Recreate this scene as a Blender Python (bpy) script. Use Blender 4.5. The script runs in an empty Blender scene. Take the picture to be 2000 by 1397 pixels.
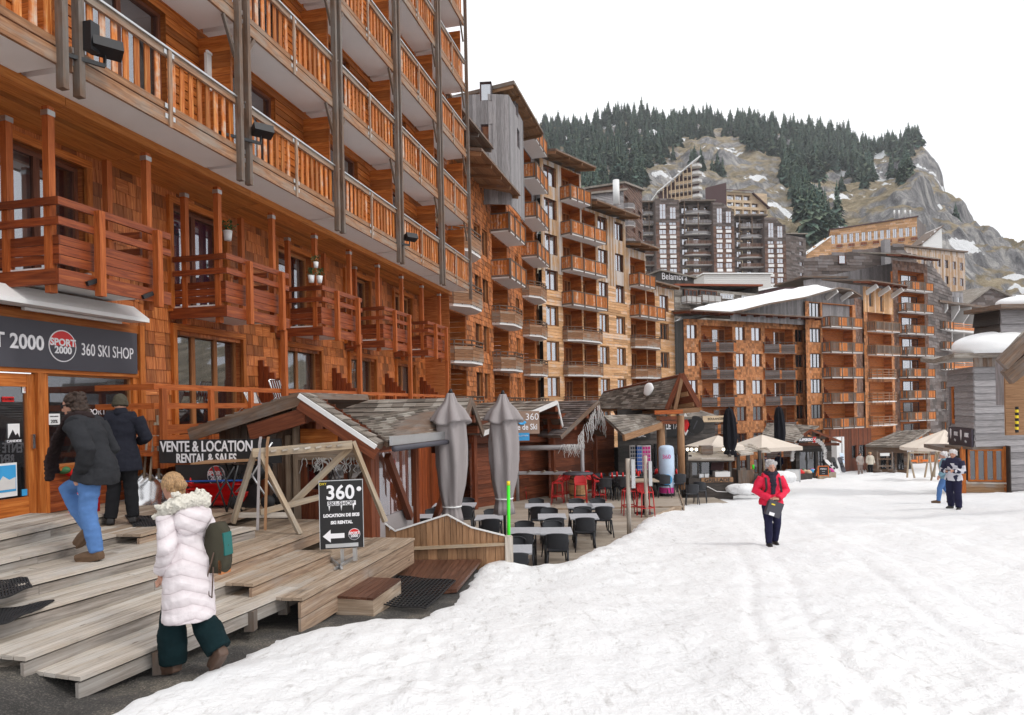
import bpy, bmesh, math, random
from mathutils import Vector, Matrix, noise
R = math.radians
random.seed(7)
V = Vector
for c in list(bpy.data.collections): pass
scn = bpy.context.scene
COL = scn.collection
F, CX, CY, ROLL = 1340.0, 1000.0, 795.0, R(1.15)
RX = V((math.cos(ROLL), 0, -math.sin(ROLL)))
UP = V((math.sin(ROLL), 0, math.cos(ROLL)))
FW = V((0, 1, 0))
cam = bpy.data.cameras.new('camera')
cam.sensor_width = 36; cam.lens = 36 * F / 2000
cam.shift_y = (CY - 698.5) / 2000
cam.clip_start = 0.05; cam.clip_end = 5000
co = bpy.data.objects.new('camera', cam); COL.objects.link(co)
co.matrix_world = Matrix(((RX.x, UP.x, 0, 0), (RX.y, UP.y, -1, 0), (RX.z, UP.z, 0, 0), (0, 0, 0, 1)))
scn.camera = co
def ray(px, py): return RX * ((px - CX) / F) + UP * ((CY - py) / F) + FW
def at(px, py, Y): return ray(px, py) * Y                    # surveyed point: pixel + measured depth
def atz(px, py, z):
 d = ray(px, py); return d * (z / d.z)
def onplane(px, py, p0, n):
 d = ray(px, py); return d * (p0.dot(n) / d.dot(n))
def wm(o): return (wm(o.parent) @ o.matrix_basis) if o.parent else o.matrix_basis.copy()
def tag(o, label=None, cat=None, group=None, kind=None):
 if label: o['label'] = label
 if cat: o['category'] = cat
 if group: o['group'] = group
 if kind: o['kind'] = kind
 return o
def thing(name, label, cat, loc=(0, 0, 0), group=None, rz=0):
 o = bpy.data.objects.new(name, None); COL.objects.link(o)
 o.empty_display_size = .2
 o.matrix_basis = Matrix.Translation(V(loc)) @ Matrix.Rotation(rz, 4, 'Z')
 return tag(o, label, cat, group)
def link(name, me, parent=None, M=None, local=False):
 o = bpy.data.objects.new(name, me); COL.objects.link(o)
 M = M if M is not None else Matrix()
 if parent is not None:
  o.parent = parent
  o.matrix_basis = M if local else wm(parent).inverted() @ M
 else: o.matrix_basis = M
 return o
KIDS = {}
def copy_tree(o, parent=None):
 c = o.copy(); COL.objects.link(c)
 if parent is not None: c.parent = parent
 for ch in [x for x in o.children]: copy_tree(ch, c)
 return c
def axes(e, n, z=V((0, 0, 1)), o=V((0, 0, 0))):             # columns e (right), -n (into wall), z
 y = -n
 return Matrix(((e.x, y.x, z.x, o.x), (e.y, y.y, z.y, o.y), (e.z, y.z, z.z, o.z), (0, 0, 0, 1)))
Z = V((0, 0, 1))
class MB:
 def __init__(s): s.v = []; s.f = []; s.uv = []; s.m = []; s.mi = 0; s.smooth = []; s.sm = False
 def face(s, idx, uv):
  s.f.append(idx); s.uv.extend(uv); s.m.append(s.mi); s.smooth.append(s.sm)
 def hexa(s, p, skip=()):      # p: 8 points, 0-3 bottom ccw, 4-7 top
  b = len(s.v); s.v.extend(p)
  for k, q in enumerate(((0, 3, 2, 1), (4, 5, 6, 7), (0, 1, 5, 4), (1, 2, 6, 5), (2, 3, 7, 6), (3, 0, 4, 7))):
   if k in skip: continue
   e1 = p[q[1]] - p[q[0]]; e2 = p[q[3]] - p[q[0]]
   l1, l2 = e1.length, e2.length
   if l1 >= l2: uv = [(0, 0), (l1, 0), (l1, l2), (0, l2)]
   else: uv = [(0, 0), (0, l1), (l2, l1), (l2, 0)]
   s.face([b + i for i in q], uv)
 def boxa(s, c, a, h, z):      # centre + half vectors
  s.hexa([c - a - h - z, c + a - h - z, c + a + h - z, c - a + h - z, c - a - h + z, c + a - h + z, c + a + h + z, c - a + h + z])
 def box(s, x0, x1, y0, y1, z0, z1):
  s.hexa([V((x0, y0, z0)), V((x1, y0, z0)), V((x1, y1, z0)), V((x0, y1, z0)), V((x0, y0, z1)), V((x1, y0, z1)), V((x1, y1, z1)), V((x0, y1, z1))])
 def bar(s, p, q, w, h, up=Z):
  p = V(p); q = V(q); d = (q - p)
  if d.length < 1e-6: return
  a = d / 2; t = d.normalized()
  sd = t.cross(up)
  if sd.length < 1e-4: sd = t.cross(V((0, 1, 0)))
  sd.normalize(); u = sd.cross(t)
  s.boxa((p + q) / 2, a, sd * w / 2, u * h / 2) if False else s.boxa((p + q) / 2, a, -sd * w / 2, u * h / 2)
 def quad(s, p, uvs=None):
  b = len(s.v); s.v.extend(p)
  l1 = (p[1] - p[0]).length; l2 = (p[3] - p[0]).length if len(p) == 4 else 1
  uv = uvs or ([(0, 0), (l1, 0), (l1, l2), (0, l2)] if len(p) == 4 else [(q.x, q.y) for q in p])
  s.face(list(range(b, b + len(p))), uv)
 def poly(s, p, e, n2, depth):   # extruded polygon; e,n2 in-plane axes for uv, depth vector
  k = len(p); b = len(s.v); s.v.extend(p); s.v.extend([q + depth for q in p])
  s.face(list(range(b, b + k)), [(q.dot(e), q.dot(n2)) for q in p])
  s.face(list(range(b + 2 * k - 1, b + k - 1, -1)), [(q.dot(e), q.dot(n2)) for q in reversed(p)])
  dl = depth.length
  for i in range(k):
   j = (i + 1) % k; l = (p[j] - p[i]).length
   s.face([b + j, b + i, b + k + i, b + k + j], [(l, 0), (0, 0), (0, dl), (l, dl)])
 def loft(s, rings, cap=True, closed=True):
  n = len(rings[0]); b = len(s.v)
  for r in rings: s.v.extend(r)
  acc = [0]
  for k in range(1, len(rings)): acc.append(acc[-1] + (rings[k][0] - rings[k - 1][0]).length)
  per = sum((rings[0][(i + 1) % n] - rings[0][i]).length for i in range(n)) or 1
  for k in range(len(rings) - 1):
   for i in range(n if closed else n - 1):
    j = (i + 1) % n
    s.face([b + k * n + i, b + k * n + j, b + (k + 1) * n + j, b + (k + 1) * n + i],
                       [(acc[k], i * per / n), (acc[k], (i + 1) * per / n), (acc[k + 1], (i + 1) * per / n), (acc[k + 1], i * per / n)])
  if cap and closed:
   s.face([b + i for i in range(n - 1, -1, -1)], [(0, 0)] * n)
   o = b + (len(rings) - 1) * n
   s.face([o + i for i in range(n)], [(0, 0)] * n)
 def tube(s, pts, rad, n=8, cap=True, flat=1.0):
  pts = [V(p) for p in pts]; rr = rad if isinstance(rad, (list, tuple)) else [rad] * len(pts)
  rings = []; prev = None
  for k, p in enumerate(pts):
   t = (pts[min(k + 1, len(pts) - 1)] - pts[max(k - 1, 0)]).normalized()
   ref = prev if prev is not None else (V((1, 0, 0)) if abs(t.x) < .9 else V((0, 1, 0)))
   a = (ref - t * ref.dot(t)).normalized(); bb = t.cross(a); prev = a
   rings.append([p + (a * math.cos(2 * math.pi * i / n) + bb * (flat * math.sin(2 * math.pi * i / n))) * rr[k] for i in range(n)])
  sm = s.sm; s.sm = True; s.loft(rings, cap); s.sm = sm
 def dome(s, c, r, seed=0, M=None, nu=40, nv=12, amp=.16):
  c = V(c); rings = []
  for k in range(nv + 1):
   th = math.pi / 2 * (1 - k / nv * .995); ring = []
   for i in range(nu):
    ph = 2 * math.pi * i / nu; q = 1 + amp * noise.noise(V((math.cos(ph) * 1.3, math.sin(ph) * 1.3, seed + k * .12)))
    p = V((r[0] * q * math.sin(th) * math.cos(ph), r[1] * q * math.sin(th) * math.sin(ph), r[2] * math.cos(th) ** .7))
    ring.append(c + (M @ p if M else p))
   rings.append(ring)
  sm = s.sm; s.sm = True; s.loft(rings); s.sm = sm
 def ell(s, c, r, nu=14, nv=9, M=None):
  c = V(c); rings = []
  for k in range(nv + 1):
   th = math.pi * (k + .02) / (nv + .04)
   ring = []
   for i in range(nu):
    ph = 2 * math.pi * i / nu
    p = V((r[0] * math.sin(th) * math.cos(ph), r[1] * math.sin(th) * math.sin(ph), -r[2] * math.cos(th)))
    ring.append(c + (M @ p if M else p))
   rings.append(ring)
  sm = s.sm; s.sm = True; s.loft(rings); s.sm = sm
 def mesh(s, name, mats):
  me = bpy.data.meshes.new(name)
  me.from_pydata([tuple(p) for p in s.v], [], s.f)
  ul = me.uv_layers.new(name='UVMap')
  ul.data.foreach_set('uv', [c for q in s.uv for c in q])
  for m in (mats if isinstance(mats, (list, tuple)) else [mats]): me.materials.append(m)
  me.polygons.foreach_set('material_index', s.m)
  me.polygons.foreach_set('use_smooth', s.smooth)
  me.update(); return me
 def part(s, name, mats, parent=None, M=None, local=False):
  return link(name, s.mesh(name, mats), parent, M, local)
def newmat(name):
 m = bpy.data.materials.new(name); m.use_nodes = True
 nt = m.node_tree; nt.nodes.clear()
 out = nt.nodes.new('ShaderNodeOutputMaterial'); bs = nt.nodes.new('ShaderNodeBsdfPrincipled')
 nt.links.new(bs.outputs[0], out.inputs[0])
 return m, nt, bs, out
def N(nt, t, **k):
 n = nt.nodes.new(t)
 for a, b in k.items(): setattr(n, a, b)
 return n
def ramp(nt, stops, fac=None):
 n = N(nt, 'ShaderNodeValToRGB'); cr = n.color_ramp
 while len(cr.elements) < len(stops): cr.elements.new(.5)
 for e, (p, c) in zip(cr.elements, stops):
  e.position = p; e.color = (*c, 1) if len(c) == 3 else c
 if fac is not None: nt.links.new(fac, n.inputs[0])
 return n.outputs[0]
def mixc(nt, fac, a, b, mode='MIX'):
 n = N(nt, 'ShaderNodeMix', data_type='RGBA', blend_type=mode)
 for sock, val in ((n.inputs[0], fac), (n.inputs[6], a), (n.inputs[7], b)):
  if hasattr(val, 'links'): nt.links.new(val, sock)
  elif isinstance(val, (int, float)): sock.default_value = val
  else: sock.default_value = (*val, 1)
 return n.outputs[2]
def mathn(nt, op, a, b=0.0, clamp=False):
 n = N(nt, 'ShaderNodeMath', operation=op, use_clamp=clamp)
 for sock, val in ((n.inputs[0], a), (n.inputs[1], b)):
  if hasattr(val, 'links'): nt.links.new(val, sock)
  else: sock.default_value = val
 return n.outputs[0]
def noisen(nt, vec, scale, detail=3, rough=.55, dist=0):
 n = N(nt, 'ShaderNodeTexNoise'); n.inputs['Scale'].default_value = scale
 n.inputs['Detail'].default_value = detail; n.inputs['Roughness'].default_value = rough
 n.inputs['Distortion'].default_value = dist
 if vec is not None: nt.links.new(vec, n.inputs['Vector'])
 return n.outputs[0]
def bump(nt, bs, h, strength=.3, dist=.01):
 b = N(nt, 'ShaderNodeBump'); b.inputs['Strength'].default_value = strength; b.inputs['Distance'].default_value = dist
 nt.links.new(h, b.inputs['Height']); nt.links.new(b.outputs[0], bs.inputs['Normal'])
def wood(name, cols, grey=0.0, greycol=(.22, .2, .185), var=.5, rough=.6, grain=18, gscale=.35, spec=.3, b=.25, stain=0):
 """grained wood; every board (mesh island) gets its own tone, 'grey' is how much silvered weathering it carries"""
 m, nt, bs, out = newmat(name)
 uv = N(nt, 'ShaderNodeTexCoord').outputs['UV']; geo = N(nt, 'ShaderNodeNewGeometry')
 rnd = geo.outputs['Random Per Island']
 off = N(nt, 'ShaderNodeCombineXYZ'); nt.links.new(mathn(nt, 'MULTIPLY', rnd, 83.0), off.inputs[0]); nt.links.new(mathn(nt, 'MULTIPLY', rnd, 37.0), off.inputs[1])
 mp = N(nt, 'ShaderNodeMapping'); mp.inputs['Scale'].default_value = (1.2, grain, 1); nt.links.new(uv, mp.inputs[0]); nt.links.new(off.outputs[0], mp.inputs[1])
 g = noisen(nt, mp.outputs[0], 1.6, 6, .62, .6)
 base = ramp(nt, [(.22, cols[0]), (.48, cols[1]), (.75, cols[2])], g)
 r2 = N(nt, 'ShaderNodeTexWhiteNoise', noise_dimensions='1D'); nt.links.new(mathn(nt, 'MULTIPLY', rnd, 991.0), r2.inputs['W'])
 tone = ramp(nt, [(0, (1 - var,) * 3), (.5, (1, 1, 1)), (1, (1 + var * .55,) * 3)], r2.outputs[0])
 c = mixc(nt, 1.0, base, tone, 'MULTIPLY')
 if grey > 0:
  pos = geo.outputs['Position']
  w = noisen(nt, pos, gscale * 4, 4, .65)
  mp2 = N(nt, 'ShaderNodeMapping'); mp2.inputs['Scale'].default_value = (.5, 6, 1); nt.links.new(uv, mp2.inputs[0]); nt.links.new(off.outputs[0], mp2.inputs[1])
  w2 = noisen(nt, mp2.outputs[0], 1.3, 4, .6)
  ww = mathn(nt, 'ADD', mathn(nt, 'MULTIPLY', w, .5), mathn(nt, 'ADD', mathn(nt, 'MULTIPLY', w2, .45), mathn(nt, 'MULTIPLY', r2.outputs[0], .25)))
  lo = .95 - grey * .75
  f = N(nt, 'ShaderNodeMapRange', interpolation_type='SMOOTHSTEP'); nt.links.new(ww, f.inputs[0])
  f.inputs[1].default_value = lo - .1; f.inputs[2].default_value = lo + .12
  gg = mixc(nt, 1.0, mixc(nt, g, tuple(x * .62 for x in greycol), tuple(min(1, x * 1.5) for x in greycol)), tone, 'MULTIPLY')
  c = mixc(nt, f.outputs[0], c, gg)
 if stain:
  mp3 = N(nt, 'ShaderNodeMapping'); mp3.inputs['Scale'].default_value = (.7, 5, 1); nt.links.new(uv, mp3.inputs[0]); nt.links.new(off.outputs[0], mp3.inputs[1])
  q = N(nt, 'ShaderNodeMapRange', interpolation_type='SMOOTHSTEP'); nt.links.new(mathn(nt, 'ADD', mathn(nt, 'MULTIPLY', noisen(nt, mp3.outputs[0], 1.5, 6, .7, .4), .6), mathn(nt, 'MULTIPLY', noisen(nt, geo.outputs['Position'], 1.1, 5, .6), .4)), q.inputs[0])
  q.inputs[1].default_value = .53; q.inputs[2].default_value = .63; q.inputs[4].default_value = stain
  c = mixc(nt, q.outputs[0], c, (.05, .036, .027))
  v = N(nt, 'ShaderNodeTexVoronoi'); v.inputs['Scale'].default_value = 3.4; mp4 = N(nt, 'ShaderNodeMapping'); mp4.inputs['Scale'].default_value = (.55, 1.6, 1); nt.links.new(uv, mp4.inputs[0]); nt.links.new(off.outputs[0], mp4.inputs[1]); nt.links.new(mp4.outputs[0], v.inputs['Vector'])
  c = mixc(nt, mathn(nt, 'MULTIPLY', mathn(nt, 'LESS_THAN', v.outputs['Distance'], .07), .75), c, (.06, .035, .02))
 nt.links.new(c, bs.inputs['Base Color'])
 bs.inputs['Roughness'].default_value = rough; bs.inputs['Specular IOR Level'].default_value = spec
 bump(nt, bs, g, b, .004)
 return m
def plain(name, col, rough=.6, metal=0, spec=.4, var=.12, scale=6, emit=None):
 m, nt, bs, out = newmat(name)
 pos = N(nt, 'ShaderNodeTexCoord').outputs['Object']
 n = noisen(nt, pos, scale, 4)
 c = mixc(nt, n, tuple(max(0, x * (1 - var)) for x in col), tuple(min(1, x * (1 + var)) for x in col))
 nt.links.new(c, bs.inputs['Base Color'])
 bs.inputs['Roughness'].default_value = rough; bs.inputs['Metallic'].default_value = metal; bs.inputs['Specular IOR Level'].default_value = spec
 if emit:
  bs.inputs['Emission Color'].default_value = (*emit[0], 1); bs.inputs['Emission Strength'].default_value = emit[1]
 return m
def cloth(name, col, var=.25, scale=60, rough=.9, bumpy=.3):
 m, nt, bs, out = newmat(name)
 pos = N(nt, 'ShaderNodeTexCoord').outputs['Object']
 n = noisen(nt, pos, scale, 3); n2 = noisen(nt, pos, 4, 3)
 c = mixc(nt, mathn(nt, 'ADD', mathn(nt, 'MULTIPLY', n, .5), mathn(nt, 'MULTIPLY', n2, .5)), tuple(x * (1 - var) for x in col), tuple(min(1, x * (1 + var)) for x in col))
 nt.links.new(c, bs.inputs['Base Color']); bs.inputs['Roughness'].default_value = rough
 bs.inputs['Specular IOR Level'].default_value = .15
 bump(nt, bs, n, bumpy, .004); return m
def glass(name, tint=(.015, .018, .022), refl=.3, see=.5):
 m, nt, bs, out = newmat(name)
 bs.inputs['Base Color'].default_value = (*tint, 1); bs.inputs['Roughness'].default_value = .25
 gl = N(nt, 'ShaderNodeBsdfGlossy'); gl.inputs['Roughness'].default_value = .02; gl.inputs['Color'].default_value = (.92, .94, 1, 1)
 tr = N(nt, 'ShaderNodeBsdfTransparent')
 fr = N(nt, 'ShaderNodeFresnel'); fr.inputs[0].default_value = 1.5
 f = mathn(nt, 'MAXIMUM', fr.outputs[0], refl)
 m1 = N(nt, 'ShaderNodeMixShader'); m1.inputs[0].default_value = see
 nt.links.new(bs.outputs[0], m1.inputs[1]); nt.links.new(tr.outputs[0], m1.inputs[2])
 m2 = N(nt, 'ShaderNodeMixShader'); nt.links.new(f, m2.inputs[0]); nt.links.new(m1.outputs[0], m2.inputs[1]); nt.links.new(gl.outputs[0], m2.inputs[2])
 nt.links.new(m2.outputs[0], out.inputs[0]); return m
O1, O2, O3 = (.16, .035, .006), (.42, .115, .018), (.62, .23, .055)
M = {}
M['orange'] = wood('varnished orange boards', (O1, O2, O3), .12, var=.45)
M['slat'] = wood('orange railing slats', ((.16, .035, .007), (.5, .135, .02), (.74, .36, .12)), .3, (.5, .42, .34), var=.5, gscale=1.2)
M['ceiling'] = wood('larch ceiling boards', ((.22, .06, .012), (.46, .15, .03), (.6, .24, .06)), 0, var=.35)
M['redwood'] = wood('dark red stained boards', ((.075, .015, .006), (.21, .045, .014), (.38, .105, .03)), .04, var=.45, rough=.45)
M['post'] = wood('orange stained posts', ((.14, .03, .007), (.36, .085, .018), (.52, .16, .04)), .1, var=.4)
M['weathered'] = wood('weathered brown timber', ((.06, .036, .025), (.14, .085, .055), (.25, .16, .11)), .4, (.15, .13, .115), var=.4, grain=14)
M['beam'] = wood('weathered pale rails', ((.1, .045, .02), (.28, .13, .06), (.46, .26, .14)), .38, (.26, .21, .17), var=.4)
M['shingle_near'] = wood('red brown shingles', ((.15, .034, .01), (.38, .11, .03), (.64, .26, .085)), .06, (.2, .14, .1), var=.58, grain=22, rough=.5)
M['shingle_warm'] = wood('orange larch shingles', ((.15, .035, .01), (.42, .13, .035), (.64, .28, .1)), .16, (.17, .125, .095), var=.6, grain=20)
M['shingle_mix'] = wood('weathered shingles', ((.17, .05, .018), (.44, .17, .06), (.66, .34, .16)), .22, (.26, .19, .14), var=.5, grain=20)
M['clap'] = wood('pale orange clapboards', ((.28, .11, .042), (.6, .32, .14), (.8, .54, .33)), .32, (.5, .4, .33), var=.35)
M['greyboard'] = wood('silver grey boards', ((.14, .13, .13), (.26, .245, .25), (.38, .36, .37)), .25, (.26, .25, .26), var=.3)
M['greywarm'] = wood('half silvered boards', ((.26, .12, .05), (.5, .29, .14), (.64, .45, .28)), .48, (.42, .37, .34), var=.35)
M['shake_dark'] = wood('dark weathered shakes', ((.05, .037, .034), (.12, .09, .08), (.21, .16, .14)), .35, (.15, .135, .135), var=.55)
M['shake_brown'] = wood('brown shakes', ((.06, .03, .022), (.15, .075, .05), (.26, .14, .09)), .3, (.14, .115, .11), var=.5)
M['roofshake'] = wood('grey brown roof shingles', ((.075, .062, .052), (.19, .16, .135), (.33, .29, .245)), .35, (.3, .28, .25), var=.5)
M['deck'] = wood('silvered deck boards', ((.17, .135, .1), (.42, .36, .3), (.6, .54, .46)), .4, (.44, .41, .375), var=.35, grain=26, b=.6, stain=.6)
M['deck2'] = wood('brown deck boards', ((.13, .09, .06), (.33, .245, .175), (.5, .4, .31)), .3, (.34, .3, .26), var=.35, grain=26, b=.5, stain=.65)
M['terrace'] = wood('terrace deck boards', ((.2, .16, .12), (.36, .3, .24), (.48, .42, .35)), .3, (.33, .31, .28), var=.22)
M['ramp'] = wood('wet brown ramp boards', ((.04, .018, .012), (.1, .042, .026), (.17, .08, .05)), .05, var=.3, rough=.4)
M['fence'] = wood('brown fence boards', ((.13, .065, .03), (.27, .145, .072), (.38, .22, .12)), .2, (.25, .2, .16), var=.4)
M['hutred'] = wood('red stained hut timber', ((.06, .016, .008), (.15, .04, .016), (.25, .075, .03)), .15, (.16, .12, .1), var=.5)
M['palewood'] = wood('pale raw timber', ((.17, .115, .065), (.36, .26, .165), (.5, .4, .28)), .4, (.3, .265, .22), var=.25, stain=.3)
M['barrel'] = wood('oak barrel staves', ((.2, .1, .04), (.38, .22, .1), (.5, .32, .17)), 0, var=.3)
M['darkboard'] = wood('dark charred boards', ((.02, .017, .016), (.05, .042, .038), (.1, .08, .07)), .2, (.12, .11, .1), var=.5)
M['cream'] = wood('cream painted rails', ((.45, .32, .19), (.6, .45, .3), (.7, .56, .4)), 0, var=.15)
M['soffit'] = plain('painted plaster soffit', (.8, .78, .77), .8, var=.05, scale=3)
M['white'] = plain('white paint', (.8, .8, .8), .5, var=.04)
M['offwhite'] = plain('off white panel', (.68, .67, .66), .6, var=.06)
M['metal'] = plain('galvanised metal', (.55, .56, .57), .35, .8, var=.1)
M['steel'] = plain('polished aluminium', (.62, .62, .63), .22, 1, var=.12)
M['black'] = plain('black plastic', (.012, .012, .014), .45)
M['blackmetal'] = plain('black painted metal', (.02, .02, .022), .35)
M['anthra'] = plain('anthracite resin', (.028, .03, .036), .5)
M['signgrey'] = plain('dark grey sign panel', (.062, .06, .075), .55, var=.05)
M['signblack'] = plain('black sign panel', (.014, .013, .014), .35, var=.05)
M['lettering'] = plain('white lettering', (.82, .81, .84), .6, var=.02)
M['red'] = plain('red gloss plastic', (.62, .012, .012), .35)
M['stoolred'] = plain('red resin', (.5, .02, .022), .45, var=.1)
M['blue'] = plain('blue panel', (.03, .13, .5), .5, var=.2)
M['cyan'] = plain('light blue print', (.05, .36, .72), .5)
M['green'] = plain('neon green pole', (.05, .75, .02), .5, var=.05)
M['yellow'] = plain('yellow cap', (.85, .65, .03), .5)
M['magenta'] = plain('magenta print', (.6, .03, .25), .5)
M['orangeplastic'] = plain('orange plastic', (.7, .16, .02), .45)
M['rubber'] = plain('black rubber', (.016, .016, .018), .65, var=.3)
M['tabletop'] = plain('grey speckled table top', (.42, .43, .46), .55, var=.3, scale=25)
M['purple'] = cloth('purple curtain', (.13, .035, .2))
M['curtain'] = cloth('white net curtain', (.72, .74, .77), .1)
M['curtain2'] = cloth('grey green curtain', (.5, .56, .55), .15)
M['redcurtain'] = cloth('dull red curtain', (.3, .05, .04))
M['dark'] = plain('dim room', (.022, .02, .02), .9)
M['umbgrey'] = cloth('grey parasol canvas', (.31, .28, .28), .1, 40)
M['umbbeige'] = cloth('beige parasol canvas', (.68, .6, .52), .06, 40)
M['umbblack'] = cloth('black parasol cover', (.012, .012, .016), .2, 40)
M['green_leaf'] = plain('green leaves', (.04, .14, .05), .6, var=.5, scale=40)
M['glass'] = glass('window glass', refl=.3)
M['glass_far'] = glass('bright window glass', refl=.45, see=.35)
M['glass_dark'] = glass('shop glass', refl=.16, see=.6)
M['frame'] = wood('red brown window frames', ((.06, .02, .012), (.15, .05, .025), (.25, .09, .05)), 0, var=.2)
M['frame_o'] = wood('larch window frames', ((.18, .06, .018), (.38, .15, .05), (.5, .23, .09)), 0, var=.2)
M['skin'] = plain('skin', (.52, .27, .19), .5, var=.12, scale=20)
M['maroon'] = plain('maroon cladding', (.11, .06, .062), .8)
def snowmat():
 m, nt, bs, out = newmat('snow')
 geo = N(nt, 'ShaderNodeNewGeometry'); pos = geo.outputs['Position']
 a = noisen(nt, pos, .5, 6, .62); b = noisen(nt, pos, 3.2, 6, .65); c = noisen(nt, pos, 14, 5, .7)
 mp = N(nt, 'ShaderNodeMapping'); mp.inputs['Rotation'].default_value = (0, 0, R(-12)); mp.inputs['Scale'].default_value = (2.6, .7, 1); nt.links.new(pos, mp.inputs[0])
 d = noisen(nt, mp.outputs[0], 3.4, 8, .75, .6)
 e = noisen(nt, pos, 9, 4, .8)
 dm = N(nt, 'ShaderNodeMapRange', interpolation_type='SMOOTHSTEP'); nt.links.new(mathn(nt, 'ADD', mathn(nt, 'MULTIPLY', d, .7), mathn(nt, 'MULTIPLY', e, .3)), dm.inputs[0])
 dm.inputs[1].default_value = .5; dm.inputs[2].default_value = .68; dm.inputs[4].default_value = .55
 col = mixc(nt, a, (.78, .79, .81), (.9, .9, .9))
 at_ = N(nt, 'ShaderNodeAttribute', attribute_name='dirt')
 dirt = mathn(nt, 'MULTIPLY', dm.outputs[0], at_.outputs['Fac'])
 col = mixc(nt, dirt, col, (.3, .275, .25))
 nt.links.new(col, bs.inputs['Base Color']); bs.inputs['Roughness'].default_value = .6; bs.inputs['Specular IOR Level'].default_value = .25
 h = mathn(nt, 'ADD', mathn(nt, 'MULTIPLY', b, .6), mathn(nt, 'MULTIPLY', c, .4))
 bump(nt, bs, h, .7, .085)
 return m
M['snow'] = snowmat()
M['snowclean'] = plain('roof snow', (.88, .89, .9), .6, var=.03, scale=1.5)
def gravelmat():
 m, nt, bs, out = newmat('wet gravel asphalt')
 pos = N(nt, 'ShaderNodeNewGeometry').outputs['Position']
 a = noisen(nt, pos, 1.6, 5, .6); b = noisen(nt, pos, 60, 3, .7); c = noisen(nt, pos, 9, 4, .7)
 base = ramp(nt, [(.3, (.035, .034, .033)), (.5, (.085, .08, .075)), (.68, (.2, .18, .15))], a)
 sp = ramp(nt, [(.5, (.55, .55, .55)), (.68, (1.9, 1.8, 1.7))], b)
 col = mixc(nt, 1.0, base, sp, 'MULTIPLY')
 wh = N(nt, 'ShaderNodeMapRange'); nt.links.new(c, wh.inputs[0]); wh.inputs[1].default_value = .68; wh.inputs[2].default_value = .78
 col = mixc(nt, wh.outputs[0], col, (.45, .43, .4))
 nt.links.new(col, bs.inputs['Base Color']); bs.inputs['Roughness'].default_value = .8
 bump(nt, bs, mathn(nt, 'ADD', b, c), .8, .02); return m
M['gravel'] = gravelmat()
def rockmat():
 m, nt, bs, out = newmat('alpine rock grass and snow')
 geo = N(nt, 'ShaderNodeNewGeometry'); pos = geo.outputs['Position']
 sep = N(nt, 'ShaderNodeSeparateXYZ'); nt.links.new(geo.outputs['Normal'], sep.inputs[0])
 a = noisen(nt, pos, .02, 8, .68); b = noisen(nt, pos, .12, 7, .7)
 mp = N(nt, 'ShaderNodeMapping'); mp.inputs['Scale'].default_value = (.16, .16, .035); nt.links.new(pos, mp.inputs[0])
 st = noisen(nt, mp.outputs[0], 1.0, 8, .72, .8)
 rock = ramp(nt, [(.32, (.07, .07, .08)), (.5, (.24, .235, .24)), (.66, (.5, .48, .46))], st)
 grass = ramp(nt, [(.32, (.12, .1, .06)), (.5, (.3, .245, .16)), (.66, (.46, .38, .27))], b)
 steep = N(nt, 'ShaderNodeMapRange', interpolation_type='SMOOTHSTEP')
 nt.links.new(mathn(nt, 'ADD', sep.outputs[2], mathn(nt, 'MULTIPLY', mathn(nt, 'SUBTRACT', a, .5), .9)), steep.inputs[0])
 steep.inputs[1].default_value = .62; steep.inputs[2].default_value = .84
 c = mixc(nt, steep.outputs[0], rock, grass)
 sn = noisen(nt, pos, .035, 5, .55)
 s2 = N(nt, 'ShaderNodeMapRange', interpolation_type='SMOOTHSTEP')
 nt.links.new(mathn(nt, 'ADD', sn, mathn(nt, 'MULTIPLY', b, .12)), s2.inputs[0]); s2.inputs[1].default_value = .65; s2.inputs[2].default_value = .67
 c = mixc(nt, s2.outputs[0], c, (.86, .87, .89))
 nt.links.new(c, bs.inputs['Base Color']); bs.inputs['Roughness'].default_value = .95; bs.inputs['Specular IOR Level'].default_value = .1
 bump(nt, bs, mathn(nt, 'ADD', st, b), 1, 3.0); return m
M['rock'] = rockmat()
def needlemat():
 m, nt, bs, out = newmat('conifer needles')
 info = N(nt, 'ShaderNodeObjectInfo'); geo = N(nt, 'ShaderNodeNewGeometry')
 n = noisen(nt, geo.outputs['Position'], .25, 5, .7)
 c = ramp(nt, [(.25, (.05, .095, .08)), (.5, (.1, .155, .125)), (.75, (.19, .23, .15))], mathn(nt, 'ADD', mathn(nt, 'MULTIPLY', n, .6), mathn(nt, 'MULTIPLY', geo.outputs['Random Per Island'], .42)))
 nt.links.new(c, bs.inputs['Base Color']); bs.inputs['Roughness'].default_value = .9; bs.inputs['Specular IOR Level'].default_value = .1
 return m
M['needle'] = needlemat()
_tc = {}
def textmesh(s, size, ext=.004, mat='lettering', xs=1.0, bold=0.0, align='CENTER'):
 k = (s, size, ext, mat, xs, bold, align)
 if k in _tc: return _tc[k]
 cu = bpy.data.curves.new('lettering', 'FONT'); cu.body = s; cu.size = size; cu.extrude = ext
 cu.align_x = align; cu.align_y = 'CENTER'; cu.offset = bold; cu.resolution_u = 3
 cu.space_line = 1.0
 o = bpy.data.objects.new('tmp', cu); COL.objects.link(o)
 dg = bpy.context.evaluated_depsgraph_get(); dg.update()
 me = bpy.data.meshes.new_from_object(o.evaluated_get(dg))
 COL.objects.unlink(o); bpy.data.objects.remove(o)
 me.transform(Matrix.Scale(xs, 4, V((1, 0, 0))))
 me.transform(Matrix.Rotation(math.pi / 2, 4, 'X'))      # now x right, z up, facing -y
 me.materials.clear(); me.materials.append(M[mat]); _tc[k] = me
 return me
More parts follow.
